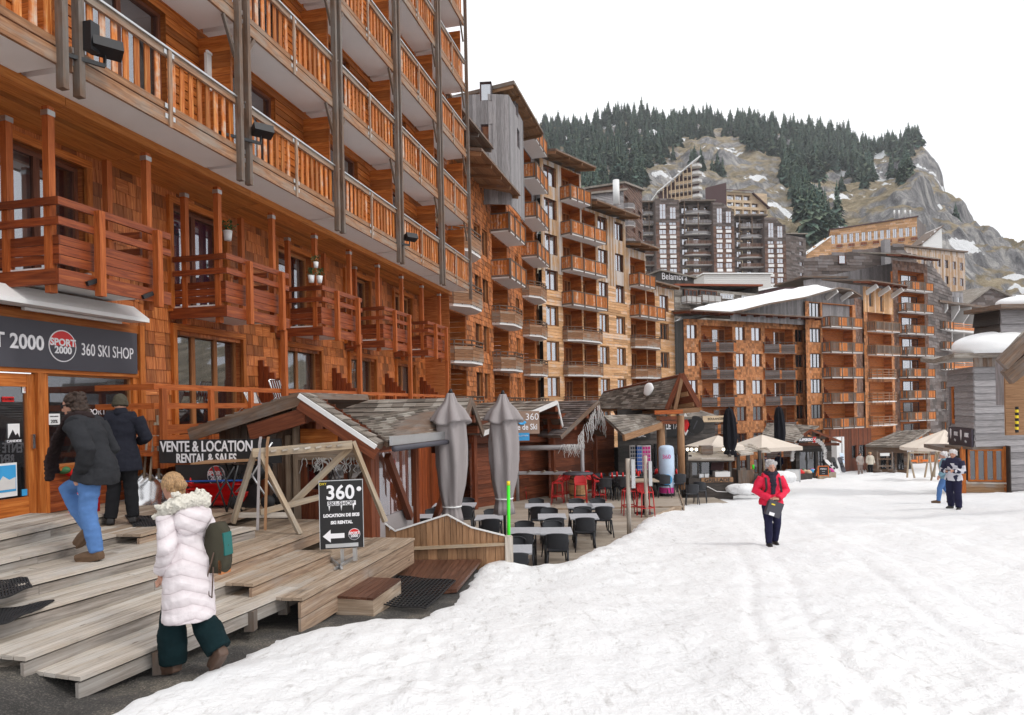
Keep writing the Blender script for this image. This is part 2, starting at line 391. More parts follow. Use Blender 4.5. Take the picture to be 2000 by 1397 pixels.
def text(s, size, parent, Mx, mat='lettering', name='lettering', ext=.004, xs=1.0, bold=0.0, align='CENTER', local=False):
 return link(name, textmesh(s, size, ext, mat, xs, bold, align), parent, Mx, local)
def disc(mb, c, r, e, n2, nrm, th=.01, k=32, rx=None):
 mb.poly([c + e * (math.cos(2 * math.pi * i / k) * (rx or r)) + n2 * (math.sin(2 * math.pi * i / k) * r) for i in range(k)], e, n2, -nrm * th)
class Fac:
 def __init__(s, O, e, n): s.O, s.e, s.n = V(O), V(e).normalized(), V(n).normalized()
 def P(s, u, z, o=0.0): return s.O + s.e * u + s.n * o + Z * z
 def M(s, u, z, o=0.0): return axes(s.e, s.n, Z, s.P(u, z, o))
 def uz(s, px, py, o=0.0):
  p = onplane(px, py, s.O + s.n * o, s.n); return ((p - s.O).dot(s.e), p.z)
 def u(s, px, py=790, o=0.0): return s.uz(px, py, o)[0]
def fac2(p, q):
 """facade through two ground points, p at its left end seen from the street"""
 p = V((p[0], p[1], 0)); q = V((q[0], q[1], 0)); e = (q - p).normalized()
 return Fac(p, e, V((e.y, -e.x, 0))), (q - p).length
def free(a, b, holes):
 iv = [(a, b)]
 for h0, h1 in holes:
  nx = []
  for x0, x1 in iv:
   if h1 <= x0 or h0 >= x1: nx.append((x0, x1)); continue
   if h0 > x0: nx.append((x0, h0))
   if h1 < x1: nx.append((h1, x1))
  iv = nx
 return [i for i in iv if i[1] - i[0] > .015]
def wall_mb(f, u0, u1, z0, z1, holes=(), style='shingle', size=None, o=0.0, reveal=.2, ztop=None, seed=0, mb=None, back=True, jit=1):
 rnd = random.Random(seed + int(u0 * 10) + 7)
 mb = mb or MB()
 us = sorted({u0, u1, *[h[0] for h in holes if u0 < h[0] < u1], *[h[1] for h in holes if u0 < h[1] < u1]})
 zs = sorted({z0, z1, *[h[2] for h in holes if z0 < h[2] < z1], *[h[3] for h in holes if z0 < h[3] < z1]})
 if back and ztop is None:
  for a, b in zip(us, us[1:]):
   for c, d in zip(zs, zs[1:]):
    mu, mz = (a + b) / 2, (c + d) / 2
    if any(h[0] < mu < h[1] and h[2] < mz < h[3] for h in holes): continue
    mb.quad([f.P(a, c, o), f.P(b, c, o), f.P(b, d, o), f.P(a, d, o)])
 elif back:
  k = max(1, int((u1 - u0) / .5))
  for i in range(k):
   a, b = u0 + (u1 - u0) * i / k, u0 + (u1 - u0) * (i + 1) / k
   mb.quad([f.P(a, z0, o), f.P(b, z0, o), f.P(b, ztop(b), o), f.P(a, ztop(a), o)])
 for h in holes:
  a, b, c, d = h[:4]; q = o - reveal; t = o + .03
  for p in ((f.P(a, c, t), f.P(a, c, q), f.P(a, d, q), f.P(a, d, t)), (f.P(b, c, q), f.P(b, c, t), f.P(b, d, t), f.P(b, d, q)),
                  (f.P(a, c, t), f.P(b, c, t), f.P(b, c, q), f.P(a, c, q)), (f.P(a, d, q), f.P(b, d, q), f.P(b, d, t), f.P(a, d, t))):
   mb.quad(list(p))
 if style == 'shingle' or style == 'shake':
  ex = size or .2; nr = max(1, round((z1 - z0) / ex)); ex = (z1 - z0) / nr; wr = (.7, 1.25) if style == 'shingle' else (2.5, 6)
  for r in range(nr):
   a, b = z0 + r * ex, z0 + (r + 1) * ex; mz = (a + b) / 2
   hs = sorted((h[0], h[1]) for h in holes if h[2] < mz < h[3])
   for x0, x1 in free(u0, u1, hs):
    x = x0 - (rnd.random() * ex * .5)
    while x < x1:
     w = ex * rnd.uniform(*wr); l, q = max(x, x0), min(x + w, x1); x += w
     if q - l < .02: continue
     if ztop and mz > ztop((l + q) / 2): continue
     j = rnd.uniform(-.012, .012) * ex / .2 * jit; th = ex * rnd.uniform(.11, .11 + .09 * jit); g = ex * .02
     mb.hexa([f.P(l + g, a + j, o + th), f.P(q - g, a + j, o + th), f.P(q - g, a + j, o), f.P(l + g, a + j, o),
                             f.P(l + g, b + ex * .12, o + .012), f.P(q - g, b + ex * .12, o + .012), f.P(q - g, b + ex * .12, o), f.P(l + g, b + ex * .12, o)], skip=(3 + 1,))
 elif style == 'plank_h':
  ex = size or .17; nr = max(1, round((z1 - z0) / ex)); ex = (z1 - z0) / nr
  for r in range(nr):
   a, b = z0 + r * ex, z0 + (r + 1) * ex; mz = (a + b) / 2
   hs = sorted((h[0], h[1]) for h in holes if h[2] < mz < h[3])
   for x0, x1 in free(u0, u1, hs):
    x = x0
    while x < x1:
     w = rnd.uniform(1.6, 3.6); q = min(x + w, x1); q = x1 if x1 - q < .4 else q
     if ztop and mz > ztop((x + q) / 2): x = q; continue
     th = ex * .18; t2 = .008
     mb.hexa([f.P(x, a, o + th), f.P(q, a, o + th), f.P(q, a, o), f.P(x, a, o), f.P(x, b - .004, o + t2), f.P(q, b - .004, o + t2), f.P(q, b - .004, o), f.P(x, b - .004, o)])
     x = q
 elif style == 'plank_v':
  ex = size or .16; nr = max(1, round((u1 - u0) / ex)); ex = (u1 - u0) / nr
  for r in range(nr):
   a, b = u0 + r * ex, u0 + (r + 1) * ex; mu = (a + b) / 2; top = ztop(mu) if ztop else z1
   hs = sorted((h[2], h[3]) for h in holes if h[0] < mu < h[1])
   for x0, x1 in free(z0, top, hs):
    th = .02 + rnd.uniform(0, .012)
    mb.hexa([f.P(a + .004, x0, o + th), f.P(b - .004, x0, o + th), f.P(b - .004, x0, o), f.P(a + .004, x0, o), f.P(a + .004, x1, o + th), f.P(b - .004, x1, o + th), f.P(b - .004, x1, o), f.P(a + .004, x1, o)])
 return mb
_wc = {}
def window(f, root, u0, u1, z0, z1, o=-.1, cols=2, fm='frame', curtain='curtain', cov=(0, .5, .5, 1), gl='glass', name='window', fw=.06, transom=0, back=.45, sub=True):
 """framed opening: frame mesh with a dim recess behind it, glass pane and curtains as sub-parts; cov = pairs of covered width fractions"""
 w, h = u1 - u0, z1 - z0
 kk = (round(w, 2), round(h, 2), cols, fm, curtain, cov, gl, fw, transom, back)
 if kk not in _wc:
  mb = MB()
  mb.box(0, fw, -.03, .05, 0, h); mb.box(w - fw, w, -.03, .05, 0, h)
  mb.box(fw, w - fw, -.03, .05, 0, fw); mb.box(fw, w - fw, -.03, .05, h - fw, h)
  for i in range(1, cols):
   x = w * i / cols; mb.box(x - fw * .75, x + fw * .75, -.022, .045, fw, h - fw)
  if transom: mb.box(fw, w - fw, -.018, .04, h * transom - fw / 2, h * transom + fw / 2)
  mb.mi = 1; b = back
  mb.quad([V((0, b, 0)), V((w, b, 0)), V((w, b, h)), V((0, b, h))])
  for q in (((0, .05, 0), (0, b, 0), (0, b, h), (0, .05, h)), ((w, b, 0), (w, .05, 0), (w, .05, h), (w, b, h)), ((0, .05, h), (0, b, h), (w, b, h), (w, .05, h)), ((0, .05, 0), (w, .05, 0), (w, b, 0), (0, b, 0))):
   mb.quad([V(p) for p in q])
  fme = mb.mesh('window frame', [M[fm], M['dark']])
  mb = MB(); mb.quad([V((fw * .5, .012, fw * .5)), V((w - fw * .5, .012, fw * .5)), V((w - fw * .5, .012, h - fw * .5)), V((fw * .5, .012, h - fw * .5))])
  pme = mb.mesh('pane', M[gl]); cme = None
  if cov:
   mb = MB(); mb.sm = True
   for a, b2 in zip(cov[::2], cov[1::2]):
    k = max(4, int((b2 - a) * w / .06)); pr = None
    for i in range(k + 1):
     x = w * (a + (b2 - a) * i / k); x = min(max(x, .02), w - .02); y = .13 + .02 * math.sin(i * 1.9) + .01 * math.sin(i * .7)
     cur = (V((x, y, .02)), V((x, y, h - .02)))
     if pr: mb.quad([pr[0], cur[0], cur[1], pr[1]])
     pr = cur
   cme = mb.mesh('curtain', M[curtain])
  _wc[kk] = (fme, pme, cme)
 fme, pme, cme = _wc[kk]
 wo = link(name, fme, root, f.M(u0, z0, o))
 link('pane', pme, wo, Matrix(), True)
 if cme: link('curtain', cme, wo, Matrix(), True)
 return wo
T = V((315 / F, 1, 0)).normalized(); NN = V((T.y, -T.x, 0))
def nf(D): return Fac(-NN * D, T, NN)
DL, DU, DB, DP = 9.0, 8.0, 7.2, 8.0
FL, FU, FB = nf(DL), nf(DU), nf(DB)
H0, ST = 4.3, 2.43
SB = [3.52, 7.02, 10.55, 14.05, 17.55, 21.05, 24.2]
near = thing('apartment_building', 'long orange timber apartment building with slatted balconies above a ski shop', 'building', FL.P(14, -3.5))
UD = [7.45 + 3.46 * k for k in range(5)]
holes = []
for k, s in enumerate(UD):
 holes.append((s - (.6 if k == 0 else 0), s + 1.55, 1.95, 3.9))
LD = [(10.95, 12.95), (14.5, 16.3), (18.0, 19.7), (21.4, 23.0)]
for a, b in LD: holes.append((a, b, -.5, 1.55))
mb = wall_mb(FL, 10.1, 24.3, -1.7, 4.2, [h for h in holes if h[0] > 10], 'shingle', .225, seed=3, jit=.3)
wall_mb(FL, 3.5, 10.1, 1.5, 4.2, [h for h in holes if h[0] < 10], 'shingle', .225, seed=4, mb=mb, jit=.3)
mb.part('wall', M['shingle_near'], near)
for k, s in enumerate(UD):
 a = s - (.6 if k == 0 else 0)
 window(FL, near, a, s + 1.55, 1.95, 3.9, -.12, 3 if k == 0 else 2, 'frame' if k < 2 else 'frame_o', 'purple' if k == 1 else 'curtain2', (0, .98) if k == 1 else ((.5, .72) if k == 0 else (.0, .2, .85, 1)), 'glass', 'balcony_door', .07, back=.8)
for k, (a, b) in enumerate(LD):
 window(FL, near, a, b, -.5, 1.55, -.12, 3 if k == 0 else 2, 'frame_o', 'curtain2', None if k == 0 else (0, .45, .6, 1), 'glass', 'terrace_door', .07, back=.8)
for (a, b, c, d) in holes:
 mb = MB()
 for x in (a - .05, b + .05): mb.boxa(FL.P(x, (c + d) / 2, .045), FL.e * .05, FL.n * -.05, Z * (d - c) / 2)
 mb.boxa(FL.P((a + b) / 2, d + .06, .045), FL.e * ((b - a) / 2 + .1), FL.n * -.05, Z * .06)
 mb.boxa(FL.P((a + b) / 2, c - .04, .05), FL.e * ((b - a) / 2 + .1), FL.n * -.07, Z * .03)
 mb.part('opening_casing', M['orange'], near)
mb = MB(); nb = 9
for i in range(nb):
 d0, d1 = DL + (DU - DL) * i / nb, DL + (DU - DL) * (i + 1) / nb
 z0, z1 = 4.12 + .12 * i / nb, 4.12 + .12 * (i + 1) / nb
 for a in range(7):
  s0 = 3.5 + a * 2.97; s1 = s0 + 2.96
  A, B = nf(d0 - .004), nf(d1 + .004)
  mb.hexa([A.P(s0, z0), A.P(s1, z0), B.P(s1, z1), B.P(s0, z1), A.P(s0, z0 + .04), A.P(s1, z0 + .04), B.P(s1, z1 + .04), B.P(s0, z1 + .04)])
mb.part('wooden_ceiling', M['ceiling'], near)
mb = MB()
for a in range(5): mb.boxa(nf(DU).P(3.5 + 4.15 * (a + .5), 4.24, .05), T * 2.07, NN * -.05, Z * .07)
mb.part('fascia', M['ceiling'], near)
zt = H0 + ST * 6
uh = []
for k in range(6):
 for b in range(6):
  a = SB[b] + (.55 if (b + k) % 2 == 0 else .9); z = H0 + .2 + ST * k
  uh.append((a, a + 1.75, z + .05, z + 2.05))
wall_mb(FU, 3.5, 24.2, H0, zt, uh, 'plank_h', .15, seed=9).part('upper_wall', M['orange'], near)
for i, h in enumerate(uh):
 Y = (FU.P(h[0], h[2])).y
 if h[2] > 820 * Y / F + .5: continue
 window(FU, near, *h, -.1, 2, 'frame', 'curtain2', ((0, .35) if i % 3 else (.5, 1)) if i % 4 else None, 'glass', 'balcony_door', .06, back=.7)
mb = MB()
pts = [nf(DB).P(24.2, 0), nf(18).P(24.2, 0)]
fend, L = fac2(nf(DU).P(24.2, 0), nf(19).P(24.2, 0))
mb = wall_mb(fend, 0, L, -3.5, zt, (), 'shingle', .3, seed=12)
mb.part('end_wall', M['shingle_warm'], near)
mb = MB(); mb.boxa((nf(12.5).P(14, zt + .1)), T * 10.6, NN * -6, Z * .1); mb.part('roof', M['metal'], near)
PK = {}
def balcony_meshes(L):
 if L in PK: return PK[L]
 w = DU - DB
 so = MB(); so.box(.06, L - .06, -w + .06, 0, 0, .16)
 ra = MB()
 ra.box(.06, L - .06, -w, -w + .045, -.02, .17)                  # beam board
 ra.box(.06, L - .06, -w + .01, -w + .05, .2, .3)                # lower rail
 ra.box(.06, L - .06, -w + .0, -w + .05, 1.0, 1.1)               # top rail
 mid = L / 2
 ra.box(mid - .035, mid + .035, -w - .03, -w + .0, -.05, 1.1)
 cp = MB(); cp.box(.06, L - .06, -w - .035, -w + .06, 1.1, 1.13)
 for x in (.09, mid - .075, mid + .075, L - .09):                # small steel angles
  for z in (.1, .25, 1.05): cp.box(x - .03, x + .03, -w - .012, -w - .002, z - .035, z + .035)
 sl = MB(); rnd = random.Random(int(L * 100)); n = 8
 for hb in (0, 1):
  a = .1 + hb * (mid - .05); b = a + mid - .17
  for i in range(n):
   x = a + (b - a) * (i + .5) / n; sl.box(x - .049, x + .049, -w + .052, -w + .072, .22, 1.04)
 br = MB(); br.bar((.1, -w + .03, -.55), (.45, -w + .03, -.03), .05, .06); b2 = MB(); b2.bar((L - .1, -w + .03, -.62), (L - .42, -w + .03, -.03), .05, .06)
 dv = MB()
 for i in range(15): dv.box(L - .06, L - .0, -w + .16, -.0, .17 + i * .14, .17 + i * .14 + .135)
 PK[L] = (so.mesh('balcony soffit', M['soffit']), ra.mesh('railing', M['beam']), cp.mesh('cap rail', M['metal']), sl.mesh('slats', M['slat']), (br.mesh('brace', M['weathered']), b2.mesh('brace', M['weathered'])), dv.mesh('divider', M['orange']))
 return PK[L]
for b in range(6):
 L = round(SB[b + 1] - SB[b], 2)
 so, ra, cp, sl, br, dv = balcony_meshes(L)
 for k in range(6):
  z = H0 + ST * k
  if z > 815 * FB.P(SB[b + 1], 0).y / F: continue
  bo = link('balcony', so, near, FU.M(SB[b], z))
  link('railing', ra, bo, None, True); link('cap_rail', cp, bo, None, True); link('slats', sl, bo, None, True); link('divider', dv, bo, None, True)
  if b > 0 and k > 0:
   for q in br: link('brace', q, bo, None, True)
mb0 = MB()
for i, s in enumerate(SB):
 zt2 = min(zt + .3, 860 * FB.P(s, 0).y / F)
 for d in ((-.12, .12) if i not in (0, 6) else (0,)):
  p = FB.P(s + d, 0, .04)
  mb = MB(); mb.boxa(V((p.x, p.y, (H0 - .32 + zt2) / 2)), T * .043, NN * -.055, Z * ((zt2 - H0 + .32) / 2))
  mb.part('post', M['weathered'], near)
def low_balcony_meshes():
 w = DL - DP; W = 1.66
 fl = MB(); fl.box(-.05, W + .12, -w + .04, 0, -.02, .12)
 be = MB(); pos = []; bo = MB()
 be.box(-.12, W + .28, -w - .24, -w - .19, -.12, .08); be.box(-.12, -.06, -w - .19, -.05, -.12, .08)
 for z in (.66, .92):
  be.box(-.12, W + .28, -w - .25, -w - .2, z, z + .1); be.box(-.12, -.07, -w - .2, -.12, z, z + .1)
 be.box(W + .02, W + .07, -w + .1, -.12, .66, .76); be.box(W + .02, W + .07, -w + .1, -.12, .92, 1.02)
 for i in range(3):
  z = .16 + i * .13
  bo.box(-.02, W + .1, -w - .17, -w - .14, z, z + .12); bo.box(-.045, -.02, -w - .17, -.1, z, z + .12)
 for x, y, z0, z1 in ((-.03, -w - .02, -.22, 2.24), (W + .04, -w - .02, -.22, 2.24), (-.03, -.33, -.22, 2.18), (W + .0, -.33, .1, 2.18), (.5, -w - .29, -.2, .98), (W - .06, -w - .29, -.2, .98)):
  po = MB(); po.box(x - .05, x + .05, y - .05, y + .05, z0, z1); pos.append(('post', po, 'post'))
 caps = []
 for x, y in ((-.03, -w - .02), (W + .04, -w - .02), (-.03, -.33)): cp = MB(); caps.append(('post_cap', cp, 'metal')); cp.box(x - .058, x + .058, y - .058, y + .058, 2.12, 2.19)
 return [(n, m.mesh(n, M[k])) for n, m, k in (('balcony', fl, 'soffit'), ('rail', be, 'redwood'), ('board_panel', bo, 'redwood'), *pos, *caps)]
LB = low_balcony_meshes()
for k in range(5):
 b = link(LB[0][0], LB[0][1], near, FL.M(UD[k] + .03, 1.85))
 for n, me in LB[1:]: link(n, me, b, None, True)
wk = MB()
for i in range(5): wk.box(9.15, 24.0, -1.1 + i * .22, -1.1 + i * .22 + .21, -.66, -.6)
wk.box(9.1, 24.05, -1.14, -1.1, -.85, -.58)
wo = wk.part('walkway', M['post'], near, FL.M(0, 0))
rl = MB()
rl.box(9.05, 24, -1.2, -1.14, .38, .47); rl.box(9.05, 24, -1.2, -1.14, .08, .17)
rl.box(9.05, 9.1, -1.14, -.1, .38, .47); rl.box(9.05, 9.1, -1.14, -.1, .08, .17)
for i in range(2): rl.box(9.12, 24, -1.13, -1.1, -.5 + i * .17, -.5 + i * .17 + .155)
for i in range(13): x = 9.2 + i * 1.15; rl.box(x - .05, x + .05, -1.26, -1.2, -.85, .4)
rl.part('rail', M['post'], wo, FL.M(0, 0))
for k in range(1, 5):
 mb = MB(); x = UD[k] + 1.7; mb.box(x - .05, x + .05, -1.32, -1.22, -.85, 1.66); mb.part('post', M['post'], wo, FL.M(0, 0))
for k in range(4):
 mb = MB()
 s = (13.6, 17.0, 20.5, 23.6)[k]
 for i in range(6): mb.box(s - .03, s + .03, -.85 + i * .14, -.85 + i * .14 + .13, -.58, .45 + i * .14)
 mb.part('screen', M['redwood'], wo, FL.M(0, 0))
under = wall_mb(nf(DL - .95), 10.3, 24, -3.6, -.85, (), 'plank_v', .16, seed=44); under.part('base_wall', M['redwood'], near)
FS = nf(DL - .12)
px2s = lambda px, o=0: FS.u(px, 800, o)
mb = MB()
def fb(f, mb, u0, u1, z0, z1, o0, o1):
 mb.boxa(f.P((u0 + u1) / 2, (z0 + z1) / 2, (o0 + o1) / 2), f.e * (u1 - u0) / 2, f.n * -(abs(o1 - o0) / 2), Z * (z1 - z0) / 2)
sd, sw0, sw1, se = px2s(62), px2s(86), px2s(253), px2s(272)
fb(FS, mb, 3.5, se, .62, .74, 0, .1); fb(FS, mb, sd - .0, sd + .09, -1.4, .62, 0, .12); fb(FS, mb, sd + .1, sw0, -1.4, .62, 0, .08)
fb(FS, mb, sw1, sw1 + .1, -1.4, .62, 0, .08); fb(FS, mb, sw1 + .11, se, -1.4, 1.5, -.1, .14); fb(FS, mb, sw0, sw1, -.8, -.74, 0, .14)
fb(FS, mb, 3.5, se, 1.36, 1.5, -.12, .1)
mb.part('shopfront_frame', M['orange'], near)
mb = MB()
for i in range(4): fb(FS, mb, sw0, sw1, -1.4 + i * .15, -1.4 + i * .15 + .145, 0, .05)
fb(FS, mb, 3.5, se, .74, 1.36, -.1, .0)
mb.part('stall_riser', M['redwood'], near)
window(FS, near, sw0, sw1, -.74, .62, 0, 1, 'frame_o', 'dark', None, 'glass_dark', 'shop_window', .03, back=1.5)
mb = MB()
d0 = sd - 1.05
fb(FS, mb, d0, d0 + .1, -1.4, .6, 0, .06); fb(FS, mb, sd - .12, sd - .005, -1.4, .6, 0, .06); fb(FS, mb, d0 + .1, sd - .12, -1.4, -1.12, 0, .055); fb(FS, mb, d0 + .1, sd - .12, .42, .6, 0, .055)
do = mb.part('shop_door', M['orange'], near)
mb = MB(); mb.quad([FS.P(d0 + .1, -1.12, .02), FS.P(sd - .12, -1.12, .02), FS.P(sd - .12, .42, .02), FS.P(d0 + .1, .42, .02)]); mb.part('pane', M['glass_dark'], do)
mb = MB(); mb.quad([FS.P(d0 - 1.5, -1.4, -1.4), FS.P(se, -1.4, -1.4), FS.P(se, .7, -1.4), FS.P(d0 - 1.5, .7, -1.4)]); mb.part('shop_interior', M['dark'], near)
mb = MB(); fb(FS, mb, sd - .08, sd - .04, -.45, -.25, .06, .1); mb.part('handle', M['steel'], do)
fb(FS, MB(), 0, 1, 0, 1, 0, 1)
def sheet(name, label, cat, f, u, z, w, h, o, mat, th=.006, group=None):
 mb = MB(); mb.boxa(f.P(u, z, o), f.e * w / 2, f.n * -th / 2, Z * h / 2)
 o_ = mb.mesh(name, M[mat]); ob = link(name, o_, None, Matrix())
 return tag(ob, label, cat, group)
def on(px, py, o=.03): return FS.uz(px, py, o)
u, z = on(13, 938); p = sheet('poster', 'blue and white car poster low on the shop door glass', 'poster', FS, u, z, .3, .46, .03, 'white')
mb = MB(); mb.boxa(FS.P(u, z + .02, .036), T * .13, NN * -.003, Z * .18); mb.part('print', M['cyan'], p)
mb = MB(); mb.poly([FS.P(u - .12, z - .13, .042), FS.P(u + .12, z - .13, .042), FS.P(u + .12, z + .03, .042), FS.P(u + .03, z + .0, .042), FS.P(u - .06, z + .06, .042), FS.P(u - .12, z - .02, .042)], T, Z, NN * -.003); mb.part('car_picture', M['offwhite'], p)
u, z = on(27, 842); p = sheet('sticker', 'white sticker with a black mountain on the shop door glass', 'sticker', FS, u, z, .17, .2, .03, 'white')
mb = MB(); mb.poly([FS.P(u - .085, z - .1, .036), FS.P(u + .085, z - .1, .036), FS.P(u + .05, z - .03, .036), FS.P(u + .02, z - .06, .036), FS.P(u - .02, z + .02, .036)], T, Z, NN * -.002); mb.part('mountain', M['signblack'], p)
text('CANDIDE', .05, p, FS.M(u, z - .14, .034))
u, z = on(16, 780); p = sheet('sticker', 'red sticker with dark capitals near the top of the shop door glass', 'sticker', FS, u, z, .17, .07, .03, 'red'); text('CLOSED', .045, p, FS.M(u, z, .036), 'signblack')
u, z = on(103, 819); p = sheet('notice', 'white paper notice reading 20% in the shop window', 'notice', FS, u, z, .2, .16, .05, 'white')
text('20%', .07, p, FS.M(u, z - .035, .056), 'signblack'); text('FIN DE SAISON', .02, p, FS.M(u, z + .04, .056), 'signblack')
u, z = on(48, 962); p = sheet('sticker', 'small blue card sticker low on the shop door glass', 'sticker', FS, u, z, .08, .09, .03, 'cyan')
u, z = on(48, 761); p = sheet('sticker', 'small white and red sticker high on the shop door glass', 'sticker', FS, u, z, .07, .1, .03, 'white'); text('::', .07, p, FS.M(u, z, .036), 'red')
u, z = on(197, 805); text('SPORT', .13, near, FS.M(u - .1, z, .03), name='window_lettering')
FG = nf(DL - .25)
sg = thing('shop_sign', 'wide dark grey sign with white lettering and a red ball emblem over the shop door', 'sign', FG.P(7, .7))
mb = MB(); g1 = FG.u(268, 690); fb(FG, mb, 4.0, g1, .68, 1.36, -.1, 0); mb.part('board', M['signgrey'], sg)
text('SPORT 2000', .285, sg, FG.M(FG.u(86, 690), 1.03, .004), xs=.92, bold=.006, align='RIGHT')
text('360 SKI SHOP', .265, sg, FG.M((FG.u(157, 690) + FG.u(261, 690)) / 2, 1.0, .004), xs=.66)
def ball(parent, f, u, z, r, o, t1='SPORT', t2='2000'):
 e, n = f.e, f.n; c = f.P(u, z, o)
 mb = MB(); disc(mb, c + n * .004, r, e, Z, n, .008); b = mb.part('emblem', M['lettering'], parent)
 top = [c + n * .008 + e * (math.cos(a) * r * .93) + Z * (math.sin(a) * r * .93) for a in [math.pi * i / 20 for i in range(21)]]
 mb = MB(); mb.poly([top[20]] + [top[0]] + top[1:20], e, Z, -n * .004); mb.part('red_half', M['red'], b)
 bot = [c + n * .008 + e * (math.cos(a) * r * .93) + Z * (math.sin(a) * r * .93) for a in [math.pi + math.pi * i / 20 for i in range(21)]]
 mb = MB(); mb.poly(bot, e, Z, -n * .004); mb.part('grey_half', M['signgrey'], b)
 text(t1, r * .62, b, axes(e, n, Z, c + n * .012 + Z * r * .2), ext=.002, bold=r * .02); text(t2, r * .62, b, axes(e, n, Z, c + n * .012 - Z * r * .28), ext=.002, bold=r * .02)
ball(sg, FG, FG.u(122, 676), 1.03, .235, .002)
aw = thing('awning', 'folded white awning cassette above the dark shop sign', 'awning', FG.P(7, 1.6))
mb = MB(); mb.poly([FG.P(3.6, 1.78, 0), FG.P(3.6, 1.78, .12), FG.P(3.6, 1.56, .42), FG.P(3.6, 1.5, .42), FG.P(3.6, 1.52, .0)], NN, Z, T * (FG.u(276, 610) - 3.9)); mb.part('cassette', M['white'], aw)
mb = MB(); fb(FG, mb, 4.2, 7.2, 1.46, 1.5, .1, .16); fb(FG, mb, 7.6, 9.3, 1.46, 1.5, .1, .16); mb.part('arm', M['offwhite'], aw)
def flood(label, s, z, d, big=False):
 t = thing('flood_light', label, 'lamp', FB.P(s, z, .1), 'flood lights on the balcony posts')
 mb = MB(); mb.bar(FB.P(s - .55, z, -.2), FB.P(s + .12, z, .22), .035, .05); mb.bar(FB.P(s + .12, z, .22), FB.P(s + .12, z + .14, .22), .03, .03); mb.part('arm', M['blackmetal'], t)
 c = FB.P(s + .12, z + .22, .26); a = (T * .8 + NN * .6).normalized(); h = a.cross(Z).normalized()
 zz = (Z * .9 - h * .35).normalized(); ax = a
 mb = MB(); mb.boxa(c, ax * .17, (zz.cross(ax)).normalized() * .1, zz * .075); mb.part('housing', M['black'], t)
 if big:
  mb = MB(); mb.boxa(FB.P(s - .02, z + .3, .16), T * .07, NN * -.06, Z * .18); mb.part('ballast_box', M['blackmetal'], t)
flood('large black flood light with a ballast box on the weathered double post', SB[1] + .22, FB.uz(205, 150)[1], 0, True)
flood('black flood light on a bracket beside the second double post', SB[2] + .1, FB.uz(515, 300)[1], 0)
flood('small black flood light on the third bay of slatted railing', SB[4] + .1, FB.uz(795, 486)[1], 0)
def spot(label, px, py):
 u, z = nf(DP - .1).uz(px, py); f = nf(DP - .1)
 t = thing('spot_light', label, 'lamp', f.P(u, z), 'spot lights under the wooden balcony')
 mb = MB(); mb.boxa(f.P(u, z, .1), (T * .8 + Z * .35).normalized() * .11, NN * -.08, (Z * .8 - T * .35).normalized() * .03); mb.part('housing', M['black'], t)
 mb = MB(); mb.boxa(f.P(u, z + .06, .08), T * .03, NN * -.03, Z * .06); mb.part('bracket', M['metal'], t)
spot('flat black spot light under the nearest wooden balcony', 163, 552)
spot('black finned spot light at the right end of the nearest wooden balcony', 271, 578)
f0 = nf(DU - .25)
fo = thing('folded_table', 'white folded table leaning behind the slatted railing', 'table', FU.P(9.6, 4.5, .3))
mb = MB(); u, z = FU.uz(425, 120, .25)
fb(FU, mb, u - .32, u + .3, z - .62, z + .0, .22, .27); mb.part('top', M['offwhite'], fo)
mb = MB(); fb(FU, mb, u + .3, u + .34, z - .62, z + .05, .25, .29); fb(FU, mb, u - .32, u + .34, z + .0, z + .04, .25, .29); mb.part('leg', M['white'], fo)
u, z = FU.uz(850, 400, .3)
sl = thing('wooden_sledge', 'pale wooden sledge hanging on the dark balcony wall', 'sledge', FU.P(u, z, .3))
mb = MB()
for d in (-.14, .14): mb.tube([FU.P(u + d, z - .6, .3), FU.P(u + d, z + .2, .3), FU.P(u + d * .8, z + .35, .36), FU.P(u + d * .6, z + .36, .45)], .022, 6)
for i in range(4): mb.bar(FU.P(u - .16, z - .5 + i * .2, .3), FU.P(u + .16, z - .5 + i * .2, .3), .03, .05)
mb.part('frame', M['palewood'], sl)
def pot(label, f, px, py, o, s=1, tall=False):
 u, z = f.uz(px, py, o); t = thing('potted_plant', label, 'plant', f.P(u, z, o), 'potted plants on the wooden balconies')
 c = f.P(u, z, o); mb = MB(); mb.sm = True
 mb.tube([c, c + Z * .16 * s], [.055 * s, .075 * s], 12); mb.part('pot', M['white'], t)
 mb = MB(); rnd = random.Random(px)
 for i in range(90):
  d = V((rnd.gauss(0, .05), rnd.gauss(0, .05), rnd.uniform(.15, .34))) * s
  a = V((rnd.uniform(-1, 1), rnd.uniform(-1, 1), rnd.uniform(-.3, 1))).normalized() * .03 * s; b = a.cross(V((rnd.random(), rnd.random(), rnd.random()))).normalized() * .012 * s
  mb.quad([c + d - a, c + d + b, c + d + a, c + d - b])
 mb.part('leaves', M['green_leaf'], t)
fp = nf(DP - .2)
pot('white pot with a round green bush before the purple curtain', nf(DL - .5), 445, 470, 0, 1.2)
pot('white potted plant standing left on the third balcony rail', fp, 608, 552, .02)
pot('white potted plant standing right on the third balcony rail', fp, 624, 553, .02)
pot('white potted plant hanging high beside the third balcony post', fp, 617, 523, .05, .8)
